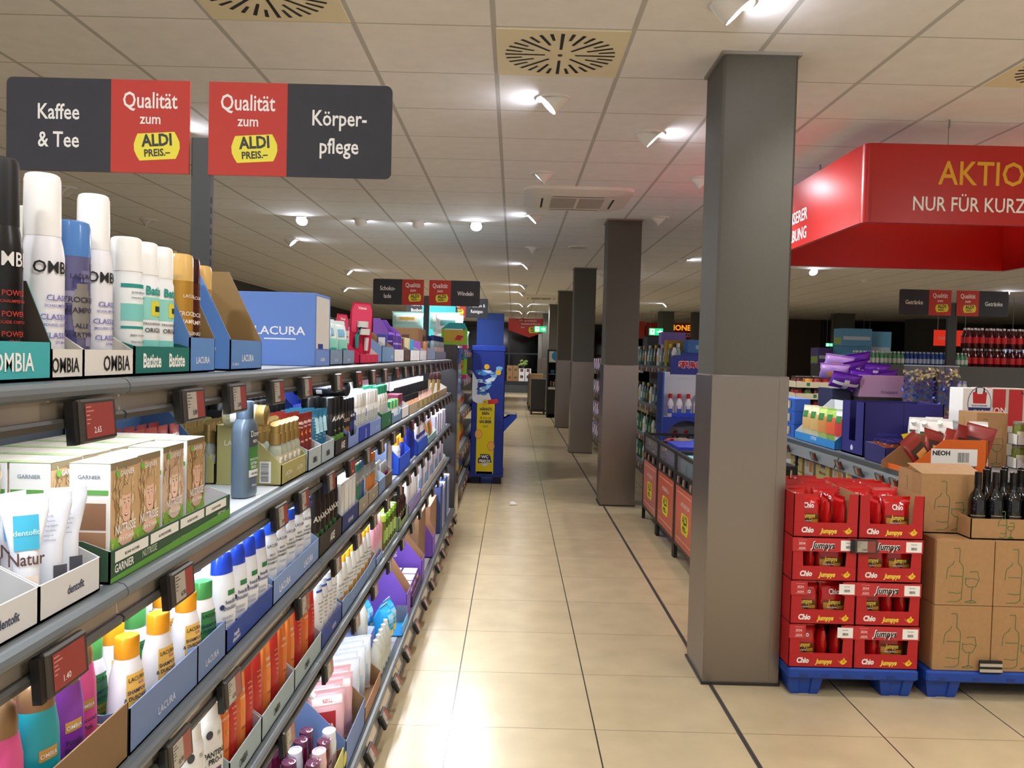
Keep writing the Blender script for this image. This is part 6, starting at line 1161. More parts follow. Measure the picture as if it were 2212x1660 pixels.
l = MB(); F = lambda u, v, d: (u, -.0005 - d, v); T = lambda u, v: (u, -.0018, v); nv_ = K('#1b2350')
l.prism([(-.12, .11), (.075, .11), (.075, .15), (-.12, .15)], F, 0, .0006, BB); l.prism([(-.125, .09), (.085, .09), (.085, .98), (-.125, .98)], F, -.004, .0006, yy)
l.prism([(-.125, .98), (-.125, 1.24), (-.19, 1.35), (-.19, 1.02)], F, 0, .0006, K('#cfd9e6')); l.prism([(-.18, 1.06), (.01, 1.10), (.05, 1.0), (-.02, .97), (-.125, .97), (-.18, 1.0)], F, .0006, .001, K('#dfe6ee')); l.prism([(-.14, 1.10), (-.02, 1.11), (-.01, 1.08), (-.12, 1.075)], F, .001, .0014, K('#3a6fc2'))
r = random.Random(2)
for k in range(46):     # swirl of water
    a = k * .42; q = .03 + k * .0026; cx = -.075 + .85 * q * math.cos(a) + k * .0018; cz = 1.09 + k * .0068 + .3 * q * math.sin(a); s = .014 + .016 * r.random()
    l.prism([(cx + s * 1.6 * math.cos(t), cz + s * .8 * math.sin(t)) for t in [2 * PI * i / 7 for i in range(7)]], F, .0012 + k * .00002, .0015 + k * .00002, K(r.choice(('#3f86d8', '#7fb8ec', '#1f55b8', '#d9ecf8'))))
for cx, cz, c in ((-.10, 1.43, '#1d2a86'), (-.02, 1.41, '#e2b52a'), (.06, 1.38, '#1d2a86'), (.12, 1.345, '#e2b52a')): l.prism([(cx + .032 * math.cos(t), cz + .032 * math.sin(t)) for t in [2 * PI * i / 18 for i in range(18)]], F, .0026, .0030, K(c))
l.prism([(-.01, 1.01), (.11, 1.03), (.13, 1.0), (.105, .97), (-.01, .965)], F, .0026, .0030, RED); l.prism([(-.03 + .034 * math.cos(t), .985 + .034 * math.sin(t)) for t in [2 * PI * i / 18 for i in range(18)]], F, .0030, .0034, K('#e6c24a')); l.text('30', .03, lambda u, v: (u, -.0048, v), BLK, x=-.03, y=.975)
for w, z, s, b in (("HÄNG'S", .885, .048, .04), ('REIN', .835, .048, .04), ('& lass es', .785, .044, 0), ('SAUBER', .735, .048, .04), ('sein!', .685, .042, 0)): l.text(w, s, T, nv_, x=-.02, y=z, bold=b, xs=.85)
for cx, cz in ((-.10, .60), (.05, .46)): l.prism([(cx + .045 * math.cos(t), cz + .06 * math.sin(t)) for t in [2 * PI * i / 18 for i in range(18)]], F, .0012, .0016, K('#e2a13a')); l.prism([(cx + .034 * math.cos(t), cz + .047 * math.sin(t)) for t in [2 * PI * i / 18 for i in range(18)]], F, .0016, .0018, K('#efc05a'))
l.prism([(-.10, .25), (.065, .26), (.05, .33), (.03, .36), (-.075, .36), (-.07, .32), (-.10, .31)], F, .0012, .0016, nv_); l.text('WC', .05, lambda u, v: (u, -.0032, v), WHT, x=-.02, y=.312, bold=.05); l.text('FRISCH', .046, lambda u, v: (u, -.0032, v), WHT, x=-.02, y=.262, bold=.05, xs=.9); l.prism([(-.06, .25), (.03, .25), (.0, .215), (-.035, .215)], F, .0012, .0018, K('#dfe6f2'))
l.build('print', tw)
FT(-.41, 14.2, 0, carton('advertising_tower', 'plain deep blue tall panel behind the display tower', .46, .3, 2.27, mat('#0f3fa0', .5), cat='display', front=[(-.23, 2.15, .23, 2.27, K('#123f8c'))]), 0)
litter = thing('paper_scrap', 'crumpled white paper scrap on the aisle floor', 'litter', (.03, 8.55, .0)); m = MB(); m.rings([[(x * (1 + .3 * math.sin(5 * x * 40)), y, z) for x, y in sup(a, b, 2.2, 9)] for z, a, b in ((.001, .03, .02), (.015, .04, .028), (.03, .03, .02), (.036, .012, .01))], WHT, sm=False); m.build('paper', litter)
# shelves of cleaners beyond the second pillar gap
plain_shelf('cleaners shelf beyond the offer bins', 1.75, 2.55, 9.1, 13.0, (.17, .55, .97, 1.47), -1)
plain_shelf('hygiene shelf between the second and third pillar', 1.47, 2.2, 13.9, 18.0, (.17, .55, .95, 1.35), -1)
clp = [bottle('cleaner_bottle', 'bottle', [(0, .035, .025), (.005, .04, .03), (.16, .04, .03), (.21, .016, .015), (.22, .015)], G(c), [(.22, .017), (.26, .017), (.263, .014)], G(k), e=2.4, labels=[(-.03, .03, .05, .13, K(t), 0)]) for c, k, t in (('#3a3f44', '#d9c42a', '#8f8a4a'), ('#d9dcd8', '#2a2a2c', '#c9a22a'), ('#6a7f86', '#c2c6c4', '#e6e6e0'), ('#2f5f4a', '#1f3a2a', '#9ab08a'))]
for z, n, lv in ((1.472, 14, 'top'), (.972, 16, 'upper'), (.552, 16, 'lower'), (.172, 14, 'lowest')):
    for i in range(n): put(clp[(i * 7 + n) % 4 if z > .6 else (3 if i % 3 else 1)], 1.82, 9.2 + i * .235 + rnd.uniform(-.03, .03), z, 'household cleaner bottle, %s along the %s board of the cleaners shelf' % (ORD[i], lv), 'cleaner bottles', rz=-AISLE)
for i, (x, y, z, w, d, h, c, l) in enumerate(((2.15, 9.4, 1.472, .5, .3, .16, '#1f3f8f', 'dark blue box on the cleaners shelf top, lower of the blue pair'), (2.2, 9.42, 1.634, .45, .28, .15, '#3a6fb0', 'mid blue box stacked on the dark blue one'), (1.9, 9.75, 1.472, .2, .2, .31, '#a8842a', 'gold carton on the cleaners shelf top'), (1.98, 10.3, 1.472, .3, .2, .42, '#7f6fc0', 'violet tall box on the cleaners shelf top'), (1.95, 11.2, 1.472, .3, .25, .38, '#3d4046', 'dark grey box on the cleaners shelf top'), (2.1, 12.0, 1.472, .4, .25, .42, '#2a2c30', 'black box at the far end of the cleaners shelf top'))):
    FT(x, y, z, carton('stock_box', l, w, d, h, K(c), cat='box', front=[(-w * .3, h * .3, w * .25, h * .6, K('#8fb0d6' if i < 2 else '#c9b9a0'))]), 0)
hyg = [carton('hygiene_pack', '', .16, .1, .19, K(c), cat='box', front=[(-.07, .03, .07, .11, K(d))]) for c, d in (('#e2e2e8', '#c9cbd8'), ('#c23a8a', '#e6b5d0'), ('#d9d9de', '#8f7fb5'), ('#2f3f9a', '#c9cfe6'))]
for z, lv in ((.172, 'lowest'), (.552, 'lower'), (.952, 'upper'), (1.352, 'top')):
    for i in range(12): put(hyg[(i + int(z * 10)) % 4], 1.49, 14.0 + i * .18, z, 'hygiene pack, %s along the %s board of the hygiene shelf' % (ORD[i], lv), 'hygiene shelf packs', rz=-AISLE)
# blue cleaner display with header
sd = thing('cleaner_display', 'blue cardboard cleaner display with arched opening and red lettered header', 'display', (1.86, 8.62, 0)); NVY = K('#1a2a78'); m = MB()
m.box(-.30, -.285, 0, .34, .0, 1.42, K('#2a4fae')); m.box(.285, .30, 0, .34, .0, 1.42, K('#2a4fae')); m.box(-.285, .285, .33, .34, .0, 1.42, K('#d9dade')); m.box(-.285, .285, .0, .33, .94, .955, K('#c9ccd4')); m.box(-.285, .285, 0, .33, .50, .515, K('#2a3f9a')); m.box(-.285, .285, 0, .012, 0, .46, K('#22389a')); m.build('carcass', sd)
m = MB(); A = [(.22 * math.cos(t) - .04, .70 + .22 * math.sin(t)) for t in [PI * i / 12 for i in range(13)]]
m.prism([(-.285, .515), (-.26, .515)] + [(x, z) for x, z in reversed(A)] + [(.18, .515), (.285, .515), (.285, .955), (-.285, .955)], lambda u, v, d: (u, d, v), -.004, .004, K('#22389a')); m.box(-.2, .12, -.006, 0, .955, 1.0, K('#1f3fc0')); m.build('arch_panel', sd)
m = MB(); m.prism([(-.23, 1.40), (.36, 1.40), (.36, 1.60), (-.2, 1.60), (-.23, 1.57)], lambda u, v, d: (u, d, v), -.012, .0, NVY); m.text('SIPURO', .085, lambda u, v: (u, -.014, v), K('#e6e0e4'), x=-.03, y=1.475, bold=.10, xs=.8, sh=.0); m.text('SIPURO', .085, lambda u, v: (u, -.016, v), K('#a51f2c'), x=-.03, y=1.475, bold=.045, xs=.8); m.build('header', sd)
rc = bottle('cleaner_bottle', 'bottle', [(0, .032, .022), (.005, .036, .026), (.14, .036, .026), (.18, .018, .016), (.19, .016)], G('#d9dae0'), [(.19, .02), (.235, .02), (.238, .016)], G('#c2202a'), e=2.4, labels=[(-.028, .028, .03, .11, K('#3f55a8'), 0), (-.02, .02, .08, .11, K('#d9c9d0'), .0004)])
rcd = bottle('cleaner_bottle', 'bottle', [(0, .04, .03), (.005, .045, .034), (.20, .045, .034), (.24, .018, .016), (.25, .016)], G('#26283a'), [(.25, .02), (.285, .02), (.288, .016)], G('#b31f28'), e=2.4, labels=[(-.02, .02, .06, .2, K('#b9c2d4'), 0)])
for i in range(5): put(rc, 1.66 + i * .095, 8.72, .957, 'white cleaner bottle with red cap, %s across the display' % ORD[i], 'red capped cleaners')
for i in range(3): put(rcd, 1.73 + i * .11, 8.74, .517, 'dark cleaner bottle with red cap, %s in the arched opening' % ORD[i], 'dark red capped cleaners')
# ---------------- low shelf behind the pallets
rk = thing('sale_shelf', 'grey low sales shelf with price tags running away behind the pallets', 'shelf', (0, 0, 0)); m = MB(); m.box(2.17, 3.5, 4.42, 8.3, .94, .965, mat('#8d8f90', .5)); m.prism([(2.14, .968), (2.18, .968), (2.18, .94), (2.15, .935)], lambda u, v, d: (u, d, v), 4.42, 8.3, lip_c); m.build('shelf_board', rk)
m = MB(); m.prism([(2.145, .935), (2.155, .935), (2.125, .865), (2.115, .865)], lambda u, v, d: (u, d, v), 4.42, 5.4, lip_c); m.prism([(2.145, .935), (2.155, .935), (2.125, .865), (2.115, .865)], lambda u, v, d: (u, d, v), 5.42, 8.3, lip_c); m.build('price_rail', rk)
for z in (.585, .17): MB().box(2.17, 3.3, 4.42, 8.3, z - .03, z, mat('#3c3d3f', .5)).build('shelf_board', rk)
MB().box(3.3, 3.34, 4.42, 8.3, 0, .94, mat('#2c2d2f', .5)).build('back_panel', rk)
for y in (4.44, 6.35, 8.27):
    m = MB(); m.box(2.19, 2.22, y - .015, y + .015, 0, .94, bfr); m.box(3.26, 3.29, y - .015, y + .015, 0, .94, bfr); m.build('upright', rk)
for i, y in enumerate((4.52, 4.70, 5.0, 5.3, 5.75, 6.3, 6.6, 7.1)):
    o = put(TG[(2, 3, 1)[i % 3]], 2.104, y, .905, 'slanted price tag on the low sales shelf, %s from its near end' % ORD[i], 'sales shelf price tags'); o.rotation_euler = (.35, 0, -PI / 2)
zb = .967
nb = thing('snack_display', 'orange slanted snack box with white barcode label on the low sales shelf', 'display tray', (2.38, 4.47, zb)); OR = K('#d9620f'); m = MB(); P = [(-.235, 0), (.19, 0), (.195, .19), (-.04, .19), (-.235, .03)]
m.prism(P, lambda u, v, d: (u, d, v), 0, .003, OR); m.prism([(-.27, 0), (.19, 0), (.195, .19), (-.08, .2), (-.27, .04)], lambda u, v, d: (u, d, v), .235, .238, KR); m.box(-.235, .19, 0, .235, 0, .003, KRI); m.box(.187, .19, 0, .238, 0, .19, OR); m.box(-.238, -.235, 0, .238, 0, .03, OR); m.build('carton', nb)
l = MB(); F = lambda u, v, d: (u, -.0005 - d, v); l.prism([(-.11, .05), (.14, .05), (.14, .14), (-.11, .14)], F, 0, .0005, WHT); l.text('NEOH', .034, lambda u, v: (u, -.0014, v), BLK, x=-.055, y=.105, bold=.04); barcode(l, lambda u, v, d: (u, -.0012 - d, v), .03, .10, .055, .125, BLK, WHT); l.text('low sugar', .016, lambda u, v: (u, -.0008, v), K('#f0c9a0'), x=-.15, y=.02); l.build('print', nb)
jk = pouch('snack_pack', .15, .04, .2, G('#8f2a22', rough=.3), labels=[(-.06, .06, .05, .13, K('#3a2420'), 0), (-.04, .04, .07, .1, K('#d9a04a'), .001)], wob=.08)
for i in range(5): put(jk, 2.30 + .06 * i, 4.56 + .03 * (i % 2), zb + .03 + .01 * i, 'dark red jerky pack, %s in the orange snack box' % ORD[i], 'jerky packs', rz=rnd.uniform(-.8, .8), tilt=(rnd.uniform(-.5, .2), rnd.uniform(-.5, .5)))
def milk(): 
    t = thing('milk_carton', '', 'carton'); w = .048; m = MB(); m.box(-w, w, -w, w, 0, .2, WHT); m.prism([(-w, .2), (w, .2), (.004, .255), (.004, .27), (-.004, .27), (-.004, .255)], lambda u, v, d: (d, u, v), -w, w, WHT); m.build('carton', t)
    c = MB(); c.tube([(-.02, -.022, .228), (-.028, -.05, .252)], [.016, .016], G('#f2f2f0')); c.build('cap', t)
    l = MB(); F = lambda u, v, d: (u, -w - .0003 - d, v); l.prism([(-w, .185), (-.016, .185), (-.016, .196), (-w, .196)], F, 0, .0003, K('#2f6a3f')); l.prism([(.016, .185), (w, .185), (w, .196), (.016, .196)], F, 0, .0003, RED); l.prism([(-.03, .09), (.035, .09), (.035, .14), (-.03, .14)], F, 0, .0003, K('#c2c4c6')); l.prism([(-.03, .03), (.01, .03), (.01, .06), (-.03, .06)], F, 0, .0003, BLK)
    G_ = lambda u, v, d: (-w - .0003 - d, u, v); l.prism([(-.02, .07), (.02, .07), (.02, .15), (-.02, .15)], G_, 0, .0003, K('#22343a')); l.build('print', t); return t
mk_ = milk()
for i, (x, y) in enumerate(((2.475, 4.92), (2.595, 4.98), (2.705, 4.80), (2.48, 5.06), (2.61, 5.12))): put(mk_, x, y, zb, 'white gable topped carton, %s behind the orange snack box' % ORD[i], 'gable topped cartons', rz=-.35)
bd = thing('sausage_display', 'dark blue tall display box with a cut-out window on the low sales shelf', 'display', (2.46, 5.2, zb)); DB = K('#1d1a6e'); m = MB(); m.box(-.25, .25, 0, .34, 0, .01, DB); m.box(-.25, .25, 0, .006, .0, .345, DB); m.box(-.25, .25, .334, .34, 0, .345, DB); m.box(.244, .25, 0, .34, 0, .345, DB)
m.prism([(0, 0), (.34, 0), (.34, .345), (.22, .345), (.22, .09), (.12, .09), (.12, .345), (0, .345)], lambda u, v, d: (-.25 + d, u, v), 0, .006, DB); m.box(-.002, .002, -.001, .0, 0, .345, K('#100e44')); m.build('carton', bd)
l = MB(); l.prism([(.155, .03), (.185, .03), (.19, .05), (.17, .065), (.15, .05)], lambda u, v, d: (-.2505 - d, u, v), 0, .0006, K('#c9d2e6')); l.text('DICKMANNS', .022, lambda u, v: (u, -.0008, v), K('#3f3ca0'), x=-.1, y=.14); l.text('DICKMANNS', .022, lambda u, v: (u, -.0008, v), K('#3f3ca0'), x=.13, y=.14); l.build('print', bd)
FT(2.295, 4.83, zb, tray('small dark blue tray of sausage jars on the low sales shelf', .22, .28, .10, .11, .1, '#23205f', inn='#b9b4c4', texts=[('●', -.08, .03, .04, '#d95a5a')]), 0)
sj = bottle('sausage_jar', 'jar', [(0, .036), (.004, .039), (.10, .039), (.115, .035)], G('#8a3a1c', rough=.15), [(.115, .037), (.13, .037), (.132, .034)], G('#2a2460'), labels=[(-.04, .04, .02, .06, K('#2a2a6a'), 0)])
for i in range(2):
    for j in range(3): put(sj, 2.253 + i * .084, 4.89 + j * .084, zb + .004, 'sausage jar, %s across, %s row of the small blue tray' % (ORD[i], ORD[j]), 'sausage jars')
yt2 = thing('offer_tag', 'yellow tag hanging over the sausage jars', 'tag', (2.31, 4.822, 1.06)); m = MB(); m.prism([(-.04, .09), (.01, .1), (.06, .0), (.055, -.05), (.035, -.05)], lambda u, v, d: (u, d, v), 0, .001, K('#e6d61a')); m.build('card', yt2)
ly = tray('blue lettered tray of sliced bread packs on the low sales shelf', .80, .30, .06, .31, .27, '#2a7fc4', inn='#d5dde2', texts=[('LYTTOS', .0, .03, .03, '#e6eef4')], side=[('LYTTOS', .2, .22, .03, '#e6eef4')]); FT(2.19, 6.0, zb, ly, -AISLE)
bdp = [pouch('bread_pack', .14, .08, .26, G(c, rough=.3), labels=[(-.055, .055, .08, .2, K(d), 0), (-.05, .0, .17, .22, K('#2f7a3a'), .001)], wob=.06) for c, d in (('#e3d9b5', '#c9a56a'), ('#bcd27a', '#c98a4a'), ('#9cc25a', '#d95f3a'), ('#d9dfe0', '#c23a34'))]
for i in range(5): put(bdp[(0, 0, 1, 2, 3)[i]], 2.29, 6.34 - i * .16, zb + .004, 'sliced bread pack, %s in the blue lettered tray' % ORD[i], 'bread packs', rz=-AISLE + .5)
ck = carton('biscuit_box', '', .2, .12, .10, K('#2257b0'), cat='box', front=[(-.08, .02, .0, .08, WHT), (-.04, .02, .02, .08, BLK)]); 
for i in range(3):
    for j in range(3): put(ck, 2.2 + .0 * j, 6.55 + .22 * j, zb + .102 * i, 'blue and white biscuit box, %s up, %s along the low sales shelf' % (ORD[i], ORD[j]), 'biscuit boxes', rz=-AISLE)
jrs = [bottle('preserve_jar', 'jar', [(0, .034), (.003, .037), (.07, .037), (.082, .032)], G(c, rough=.12), [(.082, .035), (.096, .035), (.098, .032)], G('#3a2a22'), labels=[(-.03, .03, .015, .055, K(d), 0)]) for c, d in (('#c9893a', '#e2b06a'), ('#8f1f22', '#c2505a'), ('#5a1a18', '#d9cfc6'), ('#8a2a22', '#c94a4a'), ('#4f7a35', '#8fb56a'))]
st_ = FT(2.92, 7.45, zb, carton('stock_box', 'dark box carrying the cream jar trays', .78, .4, .15, K('#3a332c'), cat='box'), 0)
for k, z in enumerate((1.118, 1.223, 1.328)):
    n = (9, 8, 5)[k]; xx = (2.55, 2.55, 2.55)[k]
    FT(xx + n * .082 / 2, 7.45, z, tray('cream tray of preserve jars, %s of three stacked' % ('lowest', 'middle', 'topmost')[k], n * .084, .38, .055, .06, .1, '#d8cfa8', inn='#b9a878', texts=[('■', -n * .02, .018, .04, '#2f7a4a')]), 0)
    for i in range(n):
        for j in range(2): put(jrs[(i * 3 + k) % 5], xx + .04 + i * .081, 7.51 + j * .1, z + .005, 'preserve jar, %s across, %s row, %s cream tray' % (ORD[i], ('front', 'back')[j], ('lowest', 'middle', 'topmost')[k]), 'preserve jars')
mcb = carton('croissant_box', 'mauve display box of croissants above the blue display', .34, .3, .17, K('#b48fb5'), cat='box', texts=[('Croissant', .06, .03, .034, K('#7a4f86'))]); FT(2.87, 6.45, 1.30, mcb, 0); FT(2.87, 6.45, zb, carton('stock_box', 'black crate under the mauve croissant box', .36, .32, .332, K('#26221f'), cat='box'), 0)
cp = pouch('croissant_pack', .22, .09, .14, G('#5a1f9c', rough=.18), labels=[(-.1, .1, .05, .075, K('#e6e0ea'), 0), (-.02, .02, .0, .1, K('#d9d0e2'), .001)], wob=.12); cp2 = pouch('croissant_pack', .22, .09, .14, G('#a884c4', rough=.25), labels=[(-.05, .05, .04, .09, K('#c98a5a'), 0)], wob=.1)
for i, (x, y, z) in enumerate(((2.58, 6.5, 1.36), (2.74, 6.56, 1.38), (2.92, 6.56, 1.38), (2.56, 6.62, 1.43), (2.72, 6.66, 1.46), (2.88, 6.66, 1.44), (2.62, 6.72, 1.50), (2.78, 6.74, 1.52))): put((cp, cp, cp, cp2, cp, cp, cp2, cp)[i], x, y, z, '%s croissant pack, %s in the heap on the mauve box' % (('violet', 'violet', 'violet', 'lilac', 'violet', 'violet', 'lilac', 'violet')[i], ORD[i]), 'croissant packs', rz=rnd.uniform(-.4, .4), tilt=(.5, rnd.uniform(-.2, .2)))
FT(2.60, 6.55, zb, carton('stock_box', 'dark blue crate beside the black crate', .15, .3, .39, K('#252a4a'), cat='box'), 0)
# sweets in clear columns
for i, x in enumerate((3.03, 3.215)):
    t = thing('sweets_column', 'clear plastic column of wrapped sweets, %s of two' % ('nearer the croissants', 'nearer the beer cartons')[i], 'container', (x, 6.2, zb)); m = MB()
    loft(m, [(0, .086, .086), (.585, .086, .086)], mat('#dfe3ea', .05, alpha=.08), 6, 24, False, False); m.build('clear_wall', t)
    q = MB(); r = random.Random(i)
    for k in range(260):
        a = r.uniform(0, 2 * PI); rr_ = .075; u = r.uniform(-1, 1); sx = (u * .075, -.078) if r.random() < .5 else (-.078 if r.random() < .7 else .078, u * .075)
        zz = r.uniform(.02, .56); c = ('#c08a6a', '#b87a5a', '#8f5f8a', '#3a55a8', '#4a3f8a', '#c9b98a')[min(5, int(zz / .1 + r.uniform(-.6, .6)))] if zz > .1 else '#c98f6a'
        s = .024; bx_ = Vector((sx[0], sx[1], zz)); e1 = Vector((r.uniform(-1, 1), r.uniform(-1, 1), r.uniform(-1, 1))).normalized(); e2 = e1.cross(Vector((.3, .5, .8))).normalized(); e3 = e1.cross(e2)
        q.add([tuple(bx_ + e1 * s), tuple(bx_ + e2 * s * .6), tuple(bx_ - e1 * s), tuple(bx_ - e2 * s * .6), tuple(bx_ + e3 * s * .5), tuple(bx_ - e3 * s * .5)], [(0, 1, 4), (1, 2, 4), (2, 3, 4), (3, 0, 4), (1, 0, 5), (2, 1, 5), (3, 2, 5), (0, 3, 5)], G(c, rough=.2, metal=.3))
    q.box(-.07, .07, -.07, .07, .01, .54, K('#3a2f3a')); o = q.build('wrapped_sweets', t); o['kind'] = 'stuff'
    m = MB(); loft(m, [(.585, .088, .088), (.592, .088, .088)], mat('#cfd3da', .1, alpha=.5), 6, 24); m.build('lid', t)
bc = thing('beer_carton', '', 'carton'); m = MB(); m.bbox(-.075, .11, 0, .16, 0, .226, WHT, .002); m.build('box', bc); l = MB(); F = lambda u, v, d: (u, -.0004 - d, v)
l.prism([(.03 + .075 * math.cos(t), .13 + .105 * math.sin(t)) for t in [2 * PI * i / 22 for i in range(22)]], F, 0, .0004, NVY); l.prism([(.03 + .071 * math.cos(t), .13 + .1 * math.sin(t)) for t in [2 * PI * i / 22 for i in range(22)]], F, .0004, .0007, WHT); l.prism([(-.038, .105), (.098, .105), (.09, .07), (.06, .035), (.0, .035), (-.03, .07)], F, .0007, .001, NVY)
l.prism([(-.01, .13), (.07, .13), (.075, .20), (.05, .205), (.045, .19), (.015, .19), (.01, .205), (-.015, .2)], F, .0007, .001, RED)
for u in (.0, .05): l.prism([(u, .2), (u + .012, .2), (u + .009, .23), (u + .003, .23)], F, .001, .0012, BLK)
l.text('FELDSCHLÖSSCHEN', .0135, lambda u, v: (u, -.0018, v), NVY, x=.03, y=.112, bold=.03, xs=.8); l.text('Alkoholfrei', .022, lambda u, v: (u, -.0018, v), WHT, x=.03, y=.075, bold=.03, xs=.8, sh=.2)
l.prism([(0.01, .02), (.07, .02), (.07, .23), (0.01, .23)], lambda u, v, d: (.1102 + d, u, v), 0, .0004, RED); l.build('print', bc)
put(bc, 2.90, 5.2, zb, 'white beer carton with blue oval, lower of two stacked', 'beer cartons'); put(bc, 2.90, 5.2, zb + .228, 'white beer carton with blue oval, upper of two stacked', 'beer cartons')
FT(3.165, 5.22, zb, carton('beer_carton', 'red lettered beer carton stack beside the white ones', .3, .24, .455, K('#c9c4b6'), cat='carton', front=[(-.14, .22, -.06, .45, RED), (-.04, .22, .05, .45, RED, 1)], texts=[('ION', -.10, .3, .05, WHT), ('Alkoholfrei', .1, .42, .03, BLK)]), 0)
t = wine_box('tall kraft wine carton standing on the low sales shelf', .185, .2, .32); USED.add(t.name); t.location = (2.83, 4.88, zb)
for k in range(2):
    FT(3.02, 4.80, zb + .138 * k, tray('white notched tray of olive jars, %s of two' % ('lower', 'upper')[k], .17, .14, .06, .065, .05, '#e2e2de', inn='#c9c9c4', cut=.035), 0)
oj = bottle('olive_jar', 'jar', [(0, .033), (.003, .036), (.1, .036), (.115, .031)], G('#75803a', rough=.1), [(.115, .034), (.13, .034), (.132, .031)], G('#a9a89a', metal=.5), labels=[(-.03, .03, .02, .075, K('#d9d6b9'), 0)])
for k in range(2):
    for i in range(2): put(oj, 2.98 + .078 * i, 4.86, zb + .138 * k + .004, 'olive jar, %s in the %s white tray' % (('nearer the kraft carton', 'farther from the kraft carton')[i], ('lower', 'upper')[k]), 'olive jars')
FT(3.06, 4.55, zb, carton('cookie_carton', 'light brown printed carton at the edge beside the olive jars', .22, .2, .36, K('#b58f6c'), cat='carton', front=[(-.09, .26, -.03, .31, K('#e6d2a8')), (-.09, .12, -.03, .22, K('#4a2a1c')), (-.09, .03, -.03, .08, K('#e6d2a8'))]), 0)
# below: biscuits and bags
cbx = carton('cookie_pack', '', .26, .14, .133, K('#d9c47a'), cat='box', front=[(-.12, .01, .12, .125, K('#e2cf8a')), (-.03, .09, .05, .12, K('#7a6fa0'), 1)], texts=[('Albicocca', 0, .045, .032, K('#4a3a22'))]); cbx2 = carton('cookie_pack', '', .18, .14, .133, K('#d8cdbb'), cat='box', front=[(-.08, .01, .08, .125, K('#e3dccf')), (-.06, .06, .0, .12, K('#c9b9a0'), 1), (.01, .03, .07, .1, K('#d9904a'), 1)])
for r_ in range(2):
    for i in range(7): put((cbx, cbx2)[i % 2], 2.20, 4.75 + .27 * i, .588 + .135 * r_, '%s cookie pack, %s along, %s layer under the sales shelf' % (('yellow', 'cream')[i % 2], ORD[i], ('lower', 'upper')[r_]), 'cookie packs', rz=-AISLE + .0)
gbg = pouch('green_bag', .2, .1, .26, G('#1f3a30', rough=.2), labels=[(-.07, .07, .08, .18, K('#c9b98a'), 0)], wob=.12)
for i in range(8): put(gbg, 2.36 + .1 * (i % 2), 4.6 + .24 * i, .175, 'dark green snack bag, %s on the lowest board of the sales shelf' % ORD[i], 'dark green bags', rz=-AISLE)
# ---------------- drinks corner
dr = thing('drinks_shelf', 'dark grey high drinks shelf behind the sweets columns', 'shelf', (0, 0, 0)); c = mat('#4a4a48', .6); MB().box(3.55, 6.6, 8.75, 8.8, 0, 1.56, c).build('back_panel', dr); MB().box(3.55, 6.6, 8.8, 9.9, 1.50, 1.535, c).build('shelf_board', dr); MB().box(3.55, 3.6, 8.8, 9.9, 0, 1.5, c).build('end_panel', dr)
MB().box(6.55, 6.6, 8.8, 9.9, 0, 1.5, c).build('end_panel', dr)
post = thing('sign_post', 'dark post carrying the two drinks boards', 'post', (4.44, 8.445, 0)); MB().box(-.045, .045, -.02, .02, 0, 2.2, mat('#262626', .5)).build('upright', post)
shelf_sign(4.44, 8.42, 2.068, 2.325, 1.0, ['Getränke'], ['Getränke'], 'red and anthracite drinks board before the dark window', 'red and anthracite drinks board beside the far glaring lamp')
def six(bc_, cc, lb, r=.036, h=.22):
    t = thing('bottle_pack', '', 'bottle pack'); w = MB(); k = 0
    for i in range(3):
        for j in range(2):
            m = MB(); P = [(0, r * .9), (.005, r), (h * .62, r), (h * .86, r * .42), (h * .9, r * .4)]; x, y = (i - 1) * 2.05 * r, (j - .5) * 2.05 * r
            m.rings([[(x + p[1] * math.cos(2 * PI * q / 14), y + p[1] * math.sin(2 * PI * q / 14), p[0]) for q in range(14)] for p in P], bc_); m.rings([[(x + a * math.cos(2 * PI * q / 10), y + a * math.sin(2 * PI * q / 10), zz) for q in range(10)] for zz, a in ((h * .9, r * .42), (h, r * .4))], cc); m.rings([[(x + r * 1.01 * math.cos(2 * PI * q / 14), y + r * 1.01 * math.sin(2 * PI * q / 14), zz) for q in range(14)] for zz in (h * .25, h * .55)], lb, False, False); m.build('bottle', t)
    return t
pk_g = six(mat('#5f9a72', .12), G('#c9d6cc'), K('#c9d2c6')); pk_b = six(mat('#1f4a8f', .12), G('#9fb4d6'), K('#aebdd2')); pk_r = six(mat('#4a0f14', .12), G('#d9d2d2'), K('#c21a22')); pk_c = six(mat('#c9ccd9', .1), G('#8f96b5'), K('#dfc9cf'))
for i in range(9): put((pk_g if i < 4 else pk_b if i < 8 else pk_g), 3.72 + i * .235 * .58 + .0, 8.95, 1.537, '%s water bottle pack, %s along the drinks shelf top' % ('green' if i < 4 or i == 8 else 'blue', ORD[i]), 'water packs', scale=(.58, .9, .75))
for r_ in range(2):
    for i in range(6): put(pk_r, 5.0 + i * .24, 9.05 + .0 * r_, 1.537 + .225 * r_ * .0 + (0 if r_ == 0 else .0) + r_ * .222, 'red labelled cola bottle pack, %s along, %s layer' % (ORD[i], ('lower', 'upper')[r_]), 'cola packs')
put(pk_c, 3.72, 7.0, 1.17, 'clear water bottle pack with pink base, upper, behind the beer cartons', 'clear water packs', scale=(1, 1, 1.2)); put(pk_c, 3.6, 6.95, zb - .02, 'clear water bottle pack, lower, behind the beer cartons', 'clear water packs'); put(pk_c, 3.84, 6.95, zb - .02, 'clear water bottle pack, lower, nearer the frame edge', 'clear water packs')
FT(3.77, 6.8, 0, carton('stock_box', 'dark stand under the clear water packs', .5, .4, .945, K('#3a3b3d'), cat='box'), 0)
